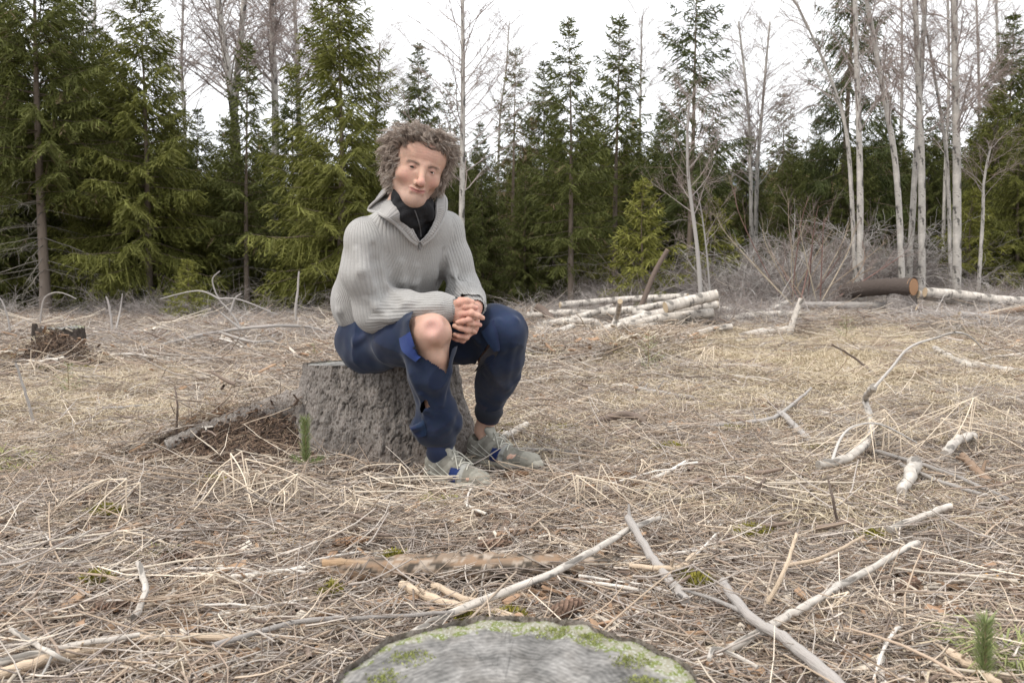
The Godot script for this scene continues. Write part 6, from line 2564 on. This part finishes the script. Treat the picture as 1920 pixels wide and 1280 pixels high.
	u.cap(at(764, 392, 2.90), at(800, 396, 2.885), 0.028, 0.026, 0.03)
	u.cap(head_at * Vector3(0.0, -0.115, 0.03), head_at * Vector3(0.0, -0.15, 0.02), 0.042, 0.048, 0.03)
	u.noise = fold_noise(35, 14.0)
	u.amp = 0.011
	var un := nets(u, 0.0055)
	var ub := MB.new()
	for i in un.v.size():
		ub.v.append(un.v[i] - origin)
		ub.t.append(Vector2(un.v[i].x * 20.0, un.v[i].y * 20.0))
	ub.n = un.n
	for k in range(0, un.q.size(), 4):
		ub.i.append_array([un.q[k], un.q[k + 2], un.q[k + 1], un.q[k], un.q[k + 3], un.q[k + 2]])
	var us := put("undershirt", ub.mesh(), M.dark, person)
	var zb := MB.new()
	var zp := PackedVector3Array()
	for q in [[777, 394], [781, 404], [785, 418], [788, 432], [789, 444]]:
		zp.append(meet(u, q[0], q[1], 2.5, 0.001) - origin)
	zb.tube(curve(zp, 4), taper(17, 0.0022, 0.002), 5, Color(0.10, 0.10, 0.105), true)
	put("zip", zb.mesh(), M.twig, us)


func fold_noise(seed_: int, freq: float, ridged := false) -> FastNoiseLite:
	var n := FastNoiseLite.new()
	n.seed = seed_
	n.frequency = freq
	n.fractal_octaves = 2
	if ridged:
		n.fractal_type = FastNoiseLite.FRACTAL_RIDGED
	return n


# a ribbed cuff: a short knitted tube
func ring(parent: Node3D, called: String, c: Vector3, ax: Vector3, r0: float, r1: float, len: float, col: Color) -> void:
	var b := MB.new()
	var x := ax.cross(Vector3(0.1, 0.3, 1.0)).normalized()
	var y := ax.cross(x)
	var nk := 72
	var rows := 7
	for k in rows + 1:
		var f := float(k) / rows
		for q in nk + 1:
			var a := TAU * q / nk
			var rr := lerpf(r0, r1, f) * (1.0 + 0.035 * sin(a * 18.0)) + 0.003 * sin(PI * f)
			if k == rows:
				rr -= 0.006
			var d := x * cos(a) + y * sin(a)
			b.v.append(c + ax * len * (f - 0.55) + d * rr - origin)
			b.n.append(d)
			b.c.append(col)
			b.t.append(Vector2(a * r0 / 0.0185, f * len / 0.0185))
	for k in rows:
		for q in nk:
			var i := k * (nk + 1) + q
			b.i.append_array([i, i + nk + 2, i + 1, i, i + nk + 1, i + nk + 2])
	put(called, b.mesh(), M.knit, parent)


func collar(sw: Node3D, all: Field, grey: Color) -> void:
	# inner edge along the opening and round the neck, outer edge of the turned-down collar
	var inner := [meet(all, 785, 452, 2.5, 0.006), meet(all, 776, 436, 2.5, 0.010), meet(all, 762, 408, 2.5, 0.016), at(748, 376, 2.872), at(741, 350, 2.90), at(745, 338, 2.96), at(780, 338, 3.04), at(816, 350, 3.01), at(820, 366, 2.94), at(819, 384, 2.90), meet(all, 812, 410, 2.5, 0.014), meet(all, 801, 436, 2.5, 0.009), meet(all, 787, 452, 2.5, 0.006)]
	var outer := [meet(all, 781, 457, 2.5, 0.006), meet(all, 767, 446, 2.5, 0.012), meet(all, 742, 424, 2.5, 0.016), meet(all, 714, 408, 2.5, 0.018), meet(all, 691, 396, 2.5, 0.014), at(714, 368, 2.955), at(745, 344, 3.06), at(800, 344, 3.12), at(832, 366, 3.05), meet(all, 829, 396, 2.5, 0.016), meet(all, 822, 418, 2.5, 0.014), meet(all, 808, 442, 2.5, 0.010), meet(all, 791, 457, 2.5, 0.006)]
	var pi := PackedVector3Array(inner)
	var po := PackedVector3Array(outer)
	var ci := curve(pi, 6)
	var co := curve(po, 6)
	var b := MB.new()
	var m := ci.size()
	var rows := 8
	var ctr := at(775, 390, 3.0)
	var along := 0.0
	for k in m:
		if k > 0:
			along += co[k].distance_to(co[k - 1])
		var across := co[k] - ci[k]
		var tg := (co[mini(k + 1, m - 1)] - co[maxi(k - 1, 0)]).normalized()
		var up := across.cross(tg).normalized()
		if up.dot(ci[k].lerp(co[k], 0.5) - ctr) < 0.0:
			up = -up
		for side in 2:
			for q in rows + 1:
				var f := float(q) / rows
				var p := ci[k].lerp(co[k], f) + up * (0.013 * sin(PI * minf(1.0, f * 1.15)) * minf(1.0, across.length() / 0.06))
				if side == 1:
					p -= up * 0.006
				b.v.append(p - origin)
				b.c.append(grey)
				b.t.append(Vector2(along / 0.0185, f * across.length() / 0.0185))
	var w := (rows + 1) * 2
	for k in m - 1:
		for side in 2:
			for q in rows:
				var i := k * w + side * (rows + 1) + q
				if side == 0:
					b.i.append_array([i, i + 1, i + w + 1, i, i + w + 1, i + w])
				else:
					b.i.append_array([i, i + w + 1, i + 1, i, i + w, i + w + 1])
	var st := SurfaceTool.new()
	st.begin(Mesh.PRIMITIVE_TRIANGLES)
	st.set_smooth_group(0)
	for i in b.i:
		st.set_color(b.c[i])
		st.set_uv(b.t[i])
		st.add_vertex(b.v[i])
	st.index()
	st.generate_normals()
	var col := put("collar", st.commit(), M.knit, sw)
	var eb := MB.new()
	var ep := PackedVector3Array()
	for k in m:
		ep.append(co[k] - origin)
	eb.tube(ep, taper(m, 0.0055, 0.0055), 7, grey, true)
	put("collar_edge", eb.mesh(), M.knit, sw)
	# zip along both sides of the opening, slider at its foot
	for part in 2:
		var zb := MB.new()
		var zp := PackedVector3Array()
		for k in (22 if part == 0 else 20):
			var i := k if part == 0 else m - 1 - k
			zp.append(ci[i] - origin)
		zb.tube(zp, taper(zp.size(), 0.0034, 0.0034), 6, Color(0.33, 0.325, 0.32), true, Color(-1, 0, 0), 0.15)
		put("zip_tape", zb.mesh(), M.twig, sw)
	var sb := MB.new()
	var z0 := meet(all, 786, 456, 2.5, 0.006)
	var z1 := meet(all, 786, 467, 2.5, 0.006)
	sb.tube(PackedVector3Array([z0 - origin, z0.lerp(z1, 0.5) - origin, z1 - origin]), PackedFloat32Array([0.003, 0.0045, 0.003]), 6, Color(0.22, 0.22, 0.22), true)
	put("zip_slider", sb.mesh(), M.eye, sw)


func trousers(rhip: Vector3, rkn: Vector3, ran: Vector3, lhip: Vector3, lkn: Vector3, lan: Vector3, pelvis: Vector3) -> void:
	var t := Field.new()
	t.chain([rhip, rhip.lerp(rkn, 0.6), rkn], [0.110, 0.092, 0.077], 0.04)
	t.chain([lhip, lhip.lerp(lkn, 0.6), lkn], [0.108, 0.096, 0.086], 0.04)
	t.cap(rhip, lhip, 0.115, 0.115, 0.05)
	t.cap(pelvis + Vector3(0, 0.02, 0), pelvis, 0.125, 0.13, 0.05)
	# right shin, puffed above the cuff
	t.chain([rkn, at(804, 700, 2.842), at(819, 756, 2.882), at(818, 796, 2.915), at(825, 824, 2.935)], [0.074, 0.069, 0.056, 0.068, 0.050], 0.03)
	t.ball(at(790, 800, 2.93), 0.036, 0.02)
	t.ball(at(848, 792, 2.92), 0.036, 0.02)
	# left shin
	t.chain([lkn + Vector3(0.006, 0.004, 0), at(940, 668, 3.06), at(930, 716, 3.11), at(922, 740, 3.135)], [0.086, 0.079, 0.066, 0.058], 0.03)
	t.noise = fold_noise(41, 8.0)
	t.amp = 0.007
	for q in [[700, 690, 735, 610, 0.010], [725, 694, 758, 620, 0.009], [668, 640, 700, 620, 0.010], [757, 690, 764, 630, 0.008], [772, 700, 800, 790, 0.009], [842, 700, 828, 760, 0.008], [790, 740, 846, 788, 0.009], [780, 796, 840, 806, 0.008], [800, 770, 858, 800, 0.008], [968, 598, 944, 655, 0.010], [912, 700, 952, 725, 0.008], [960, 650, 950, 715, 0.008], [900, 640, 935, 600, 0.008]]:
		var a := meet(t, q[0], q[1], 2.5, -0.004)
		var e := meet(t, q[2], q[3], 2.5, -0.004)
		if a.distance_to(e) < 0.2:
			t.cap(a, e, q[4], q[4] * 0.6, 0.02)
	var lo := Field.new()
	lo.others = [t]
	lo.join = 0.001
	lo.noise = fold_noise(42, 4.5, true)
	lo.noise.fractal_octaves = 1
	lo.amp = -0.008
	var net := nets(lo, 0.006)
	var hole := poly([774, 586, 776, 578, 779, 566, 815, 560, 880, 570, 880, 640, 848, 652, 845, 664, 843, 672, 840, 687, 836, 699, 831, 693, 826, 691, 819, 684, 812, 681, 804, 675, 797, 673, 790, 666, 785, 663, 780, 652, 777, 644, 772, 632, 770, 622, 767, 612, 768, 602, 771, 594])
	var hole2 := poly([789, 757, 799, 749, 805, 762, 796, 766, 790, 776, 787, 768])
	var hole3 := poly([926, 640, 916, 664, 905, 682, 890, 700, 884, 694, 898, 672, 915, 646])
	var b := MB.new()
	for i in net.v.size():
		var p := net.v[i]
		var w := p
		if -p.z < 2.90:
			w = snap(p, hole, 6.0)
		if -p.z < 2.92:
			w = snap(w, hole2, 5.0)
		if -p.z < 3.13:
			w = snap(w, hole3, 5.0)
		b.v.append(w - origin)
		var col := Color(0.0115, 0.0195, 0.045)
		col = shade(col, 1.0 + 0.25 * n_mid.get_noise_3dv(p * 4.0) + 0.15 * n_fine.get_noise_3dv(p * 20.0))
		# worn and dirty patches
		var worn := 0.5 * blob(p, at(955, 590, 2.94), 0.06) + 0.25 * blob(p, at(700, 650, 3.0), 0.1)
		col = col.lerp(Color(0.035, 0.058, 0.13), clampf(worn, 0, 0.8))
		var dirt := 0.8 * blob(p, at(935, 712, 3.03), 0.05) + 0.5 * blob(p, at(905, 735, 3.05), 0.04) + 0.4 * blob(p, at(830, 815, 2.88), 0.04)
		b.c.append(col.lerp(Color(0.05, 0.048, 0.05), clampf(dirt * (0.7 + 0.6 * n_fine.get_noise_3dv(p * 10.0)), 0, 0.85)))
	b.n = net.n
	for k in range(0, net.q.size(), 4):
		var m := (net.v[net.q[k]] + net.v[net.q[k + 1]] + net.v[net.q[k + 2]] + net.v[net.q[k + 3]]) * 0.25
		var px := to_px(m)
		if (-m.z < 2.90 and inside_poly(px, hole)) or (-m.z < 2.92 and inside_poly(px, hole2)) or (-m.z < 3.13 and inside_poly(px, hole3)):
			continue
		b.i.append_array([net.q[k], net.q[k + 2], net.q[k + 1], net.q[k], net.q[k + 3], net.q[k + 2]])
	var tr := put("trousers", b.mesh(), M.cloth, person)
	var navy := Color(0.022, 0.030, 0.062)
	cuff(tr, at(825, 820, 2.935), at(828, 864, 2.945), 0.054, 0.046, navy)
	cuff(tr, at(921, 742, 3.135), at(914, 786, 3.172), 0.056, 0.048, Color(0.022, 0.024, 0.036))
	# torn flaps at the knees
	flap(tr, lo, [[770, 622], [776, 640], [781, 660], [790, 668]], [[754, 634], [757, 650], [765, 662], [782, 676]], Color(0.022, 0.045, 0.17), 0.012)
	flap(tr, lo, [[926, 641], [934, 655], [930, 668], [914, 682]], [[905, 668], [902, 680], [897, 690], [892, 700]], Color(0.045, 0.045, 0.055), 0.010)
	flap(tr, lo, [[926, 600], [932, 620], [936, 640], [938, 656]], [[908, 622], [912, 632], [920, 643], [928, 656]], Color(0.014, 0.026, 0.064), 0.014)
	flap(tr, lo, [[790, 778], [796, 790], [800, 806], [800, 815]], [[769, 788], [774, 800], [782, 810], [790, 816]], Color(0.012, 0.022, 0.055), 0.014)


func cuff(parent: Node3D, a: Vector3, b_: Vector3, r0: float, r1: float, col: Color) -> void:
	var b := MB.new()
	var ax := (b_ - a).normalized()
	var len := a.distance_to(b_)
	var x := ax.cross(Vector3(0.1, 0.3, 1.0)).normalized()
	var y := ax.cross(x)
	var nk := 48
	var rows := 10
	for k in rows + 1:
		var f := float(k) / rows
		for q in nk + 1:
			var an := TAU * q / nk
			var rr := lerpf(r0, r1, f) + 0.0035 * sin(f * 12.0 + sin(an * 2.0)) + 0.0012 * sin(an * 24.0)
			if k == rows:
				rr -= 0.005
			var d := x * cos(an) + y * sin(an)
			b.v.append(a + ax * len * f + d * rr - origin)
			b.n.append(d)
			b.c.append(shade(col, 1.0 + 0.3 * sin(f * 6.0)))
	for k in rows:
		for q in nk:
			var i := k * (nk + 1) + q
			b.i.append_array([i, i + nk + 2, i + 1, i, i + nk + 1, i + nk + 2])
	put("ankle_cuff", b.mesh(), M.cloth, parent)


func flap(parent: Node3D, f: Field, inner: Array, outer: Array, col: Color, lift: float) -> void:
	var pi := PackedVector3Array()
	var po := PackedVector3Array()
	for q in inner:
		pi.append(meet(f, q[0], q[1], 2.5, 0.003))
	for q in outer:
		po.append(meet(f, q[0], q[1], 2.5, lift))
	var ci := curve(pi, 4)
	var co := curve(po, 4)
	var st := SurfaceTool.new()
	st.begin(Mesh.PRIMITIVE_TRIANGLES)
	var m := ci.size()
	var rows := 5
	var g := []
	for k in m:
		for q in rows + 1:
			var t := float(q) / rows
			g.append(ci[k].lerp(co[k], t) + Vector3(0, 0, 0.006) * sin(PI * t) + rv() * 0.0008 - origin)
	for k in m - 1:
		for q in rows:
			var i := k * (rows + 1) + q
			for j in [i, i + 1, i + rows + 2, i, i + rows + 2, i + rows + 1]:
				st.set_color(shade(col, 0.9 + 0.2 * float(q) / rows))
				st.add_vertex(g[j])
	st.index()
	st.generate_normals()
	put("torn_flap", st.commit(), M.cloth, parent)


# ---------------------------------------------------------------- shoes: heel and toe are points on the ground line of the sole
func shoe_frame(heel: Vector3, toe: Vector3) -> Transform3D:
	var z := (toe - heel).normalized()
	var x := z.cross(Vector3.UP).normalized() * -1.0
	return Transform3D(Basis(x, z.cross(x) * 1.14, z), heel)


func shoe(heel: Vector3, toe: Vector3, which: String) -> void:
	var T := shoe_frame(heel, toe)
	var len := heel.distance_to(toe)
	var x := T.basis.x
	var y := T.basis.y
	var sc := len / 0.285
	var near := 1.0 if which == "right_shoe" else 1.0
	var root := put(which, shoe_upper(T, sc, which), M.get("shoe", shoe_mat()), person)
	# sole
	var s := Field.new()
	s.cap(T * Vector3(0, 0.012, 0.034) , T * Vector3(0.003, 0.010, 0.10) , 0.037, 0.036, 0.02)
	s.cap(T * Vector3(0.003, 0.010, 0.10), T * Vector3(0.006, 0.010, 0.19), 0.036, 0.047, 0.02)
	s.cap(T * Vector3(0.006, 0.010, 0.19), T * Vector3(0.004, 0.018, 0.252 * sc), 0.047, 0.031, 0.02)
	var net := nets(s, 0.004)
	var b := MB.new()
	var inv := T.affine_inverse()
	for i in net.v.size():
		var q := inv * net.v[i]
		var spring := 0.012 * sst(0.19, 0.28, q.z)
		var top := 0.024 + spring + 0.008 * sst(0.08, 0.0, q.z)
		var bottom := 0.0 + spring
		q.y = clampf(q.y, bottom, top)
		b.v.append(T * q - origin)
		var c := Color(0.36, 0.345, 0.295)
		if q.y < bottom + 0.007:
			c = Color(0.20, 0.19, 0.165)
		b.c.append(shade(c, 1.0 + 0.25 * n_fine.get_noise_3dv(net.v[i] * 12.0)))
	for k in range(0, net.q.size(), 4):
		b.i.append_array([net.q[k], net.q[k + 2], net.q[k + 1], net.q[k], net.q[k + 3], net.q[k + 2]])
	put("sole", smooth(b), M.get("shoe"), root)
	# tongue
	var tb := Field.new()
	tb.cap(T * Vector3(-0.018, 0.116, 0.098), T * Vector3(0.018, 0.116, 0.098), 0.009, 0.009, 0.015)
	tb.cap(T * Vector3(-0.012, 0.106, 0.104), T * Vector3(-0.008, 0.072, 0.135), 0.012, 0.014, 0.015)
	tb.cap(T * Vector3(0.012, 0.106, 0.104), T * Vector3(0.008, 0.072, 0.135), 0.012, 0.014, 0.015)
	put("tongue", paint_net(nets(tb, 0.004), Color(0.28, 0.272, 0.235)), M.get("shoe"), root)
	# laces
	var fld := shoe_field(T, sc)
	for k in 6:
		var f := k / 5.0
		var zz := lerpf(0.112, 0.185, f)
		var lb := MB.new()
		var p := PackedVector3Array()
		for q in 7:
			var g := q / 6.0 * 2.0 - 1.0
			var start := T * Vector3(g * 0.026, 0.16, zz + 0.010 * g * (1.0 if k % 2 == 0 else -1.0))
			var down := -y
			for it in 30:
				start += down * fld.d(start) * 0.8
			p.append(start + y * 0.0022 - origin)
		lb.tube(curve(p, 3), taper(19, 0.0028, 0.0028), 6, Color(0.42, 0.41, 0.36), true)
		put("lace", lb.mesh(), M.get("shoe"), root)
	# bow ends hanging over the instep
	for k in 2:
		var lb := MB.new()
		var p := PackedVector3Array()
		for q in 6:
			var g := q / 5.0
			var start := T * Vector3(lerpf(0.0, -0.034 if k == 0 else 0.03, g), 0.16, lerpf(0.115, 0.165 + 0.02 * k, g))
			for it in 30:
				start -= y * fld.d(start) * 0.8
			p.append(start + y * (0.004 + 0.008 * sin(PI * g)) - origin)
		lb.tube(curve(p, 3), taper(16, 0.0026, 0.0022), 6, Color(0.42, 0.41, 0.36), true)
		put("lace", lb.mesh(), M.get("shoe"), root)
	# piping lines on the outer side
	for q in [[0.020, 0.050, 0.085, 0.030], [0.045, 0.062, 0.115, 0.028], [0.075, 0.070, 0.145, 0.030], [0.012, 0.040, 0.10, 0.030]]:
		var lb := MB.new()
		var p := PackedVector3Array()
		for k in 7:
			var g := k / 6.0
			var start := T * Vector3(-0.09, lerpf(q[1], q[3], g), lerpf(q[0], q[2], g))
			for it in 30:
				start += x * fld.d(start) * 0.8
			p.append(start - origin)
		lb.tube(curve(p, 3), taper(19, 0.0024, 0.0024), 5, Color(0.38, 0.375, 0.33), true)
		put("piping", lb.mesh(), M.get("shoe"), root)


func shoe_mat() -> StandardMaterial3D:
	M.shoe = mat(Color.WHITE, 0.85, true)
	return M.shoe


func paint_net(net: Net, col: Color) -> ArrayMesh:
	var b := MB.new()
	for i in net.v.size():
		b.v.append(net.v[i] - origin)
		b.c.append(shade(col, 1.0 + 0.2 * n_fine.get_noise_3dv(net.v[i] * 15.0)))
	b.n = net.n
	for k in range(0, net.q.size(), 4):
		b.i.append_array([net.q[k], net.q[k + 2], net.q[k + 1], net.q[k], net.q[k + 3], net.q[k + 2]])
	return b.mesh()


func smooth(b: MB) -> ArrayMesh:
	var st := SurfaceTool.new()
	st.begin(Mesh.PRIMITIVE_TRIANGLES)
	st.set_smooth_group(0)
	for i in b.v.size():
		st.set_color(b.c[i])
		st.add_vertex(b.v[i])
	for i in b.i:
		st.add_index(i)
	st.generate_normals()
	return st.commit()


func shoe_field(T: Transform3D, sc: float) -> Field:
	var u := Field.new()
	u.cap(T * Vector3(0, 0.040, 0.040), T * Vector3(0, 0.068, 0.040), 0.034, 0.034, 0.02)
	u.cap(T * Vector3(0, 0.060, 0.060), T * Vector3(0.002, 0.064, 0.105), 0.034, 0.036, 0.03)
	u.cap(T * Vector3(0.002, 0.064, 0.105), T * Vector3(0.005, 0.034, 0.185), 0.036, 0.036, 0.03)
	u.cap(T * Vector3(-0.010, 0.030, 0.18), T * Vector3(-0.004, 0.030, 0.235 * sc), 0.032, 0.028, 0.02)
	u.cap(T * Vector3(0.016, 0.030, 0.18), T * Vector3(0.010, 0.030, 0.243 * sc), 0.031, 0.028, 0.02)
	u.cap(T * Vector3(0, 0.03, 0.05), T * Vector3(0.003, 0.03, 0.15), 0.036, 0.04, 0.02)
	return u


func shoe_upper(T: Transform3D, sc: float, which: String) -> ArrayMesh:
	var u := shoe_field(T, sc)
	u.cap(T * Vector3(0, 0.075, 0.058), T * Vector3(0, 0.14, 0.060), 0.030, 0.045, 0.008, 1)
	if which == "left_shoe":
		u.cap(T * Vector3(-0.05, 0.052, 0.222), T * Vector3(0.01, 0.062, 0.218), 0.017, 0.017, 0.004, 1)
		u.ball(T * Vector3(-0.045, 0.035, 0.175), 0.013, 0.004, 1)
	else:
		u.cap(T * Vector3(-0.05, 0.058, 0.205), T * Vector3(0.0, 0.068, 0.22), 0.011, 0.011, 0.004, 1)
		u.cap(T * Vector3(-0.052, 0.030, 0.145), T * Vector3(-0.052, 0.028, 0.17), 0.011, 0.011, 0.004, 1)
	var net := nets(u, 0.0035)
	var inv := T.affine_inverse()
	var b := MB.new()
	for i in net.v.size():
		var p := net.v[i]
		var q := inv * p
		q.y = maxf(q.y, 0.016)
		b.v.append(T * q - origin)
		var c := Color(0.185, 0.176, 0.150)
		# overlays paler than the mesh
		var band := sin((q.z * 1.0 - q.y * 0.9) * 120.0)
		if band > 0.35 and q.z < 0.15:
			c = Color(0.245, 0.236, 0.205)
		if q.z > 0.215 * sc:
			c = Color(0.265, 0.255, 0.22)
		if q.z > 0.165 and q.z < 0.185:
			c = Color(0.29, 0.29, 0.27)
		if q.x < -0.012 and q.z > 0.125 + 0.35 * (q.y - 0.03) and q.z < 0.160 + 0.35 * (q.y - 0.03) and q.y < 0.062:
			c = Color(0.016, 0.030, 0.11)
		if q.x > 0.02 and q.z > 0.08 and q.z < 0.18 and which == "right_shoe":
			c = Color(0.016, 0.030, 0.11)
		c = shade(c, 1.0 + 0.22 * n_fine.get_noise_3dv(p * 12.0))
		b.c.append(c.lerp(Color(0.20, 0.17, 0.13), 0.35 * sst(0.03, 0.01, q.y)))
	for k in range(0, net.q.size(), 4):
		b.i.append_array([net.q[k], net.q[k + 2], net.q[k + 1], net.q[k], net.q[k + 3], net.q[k + 2]])
	return smooth(b)
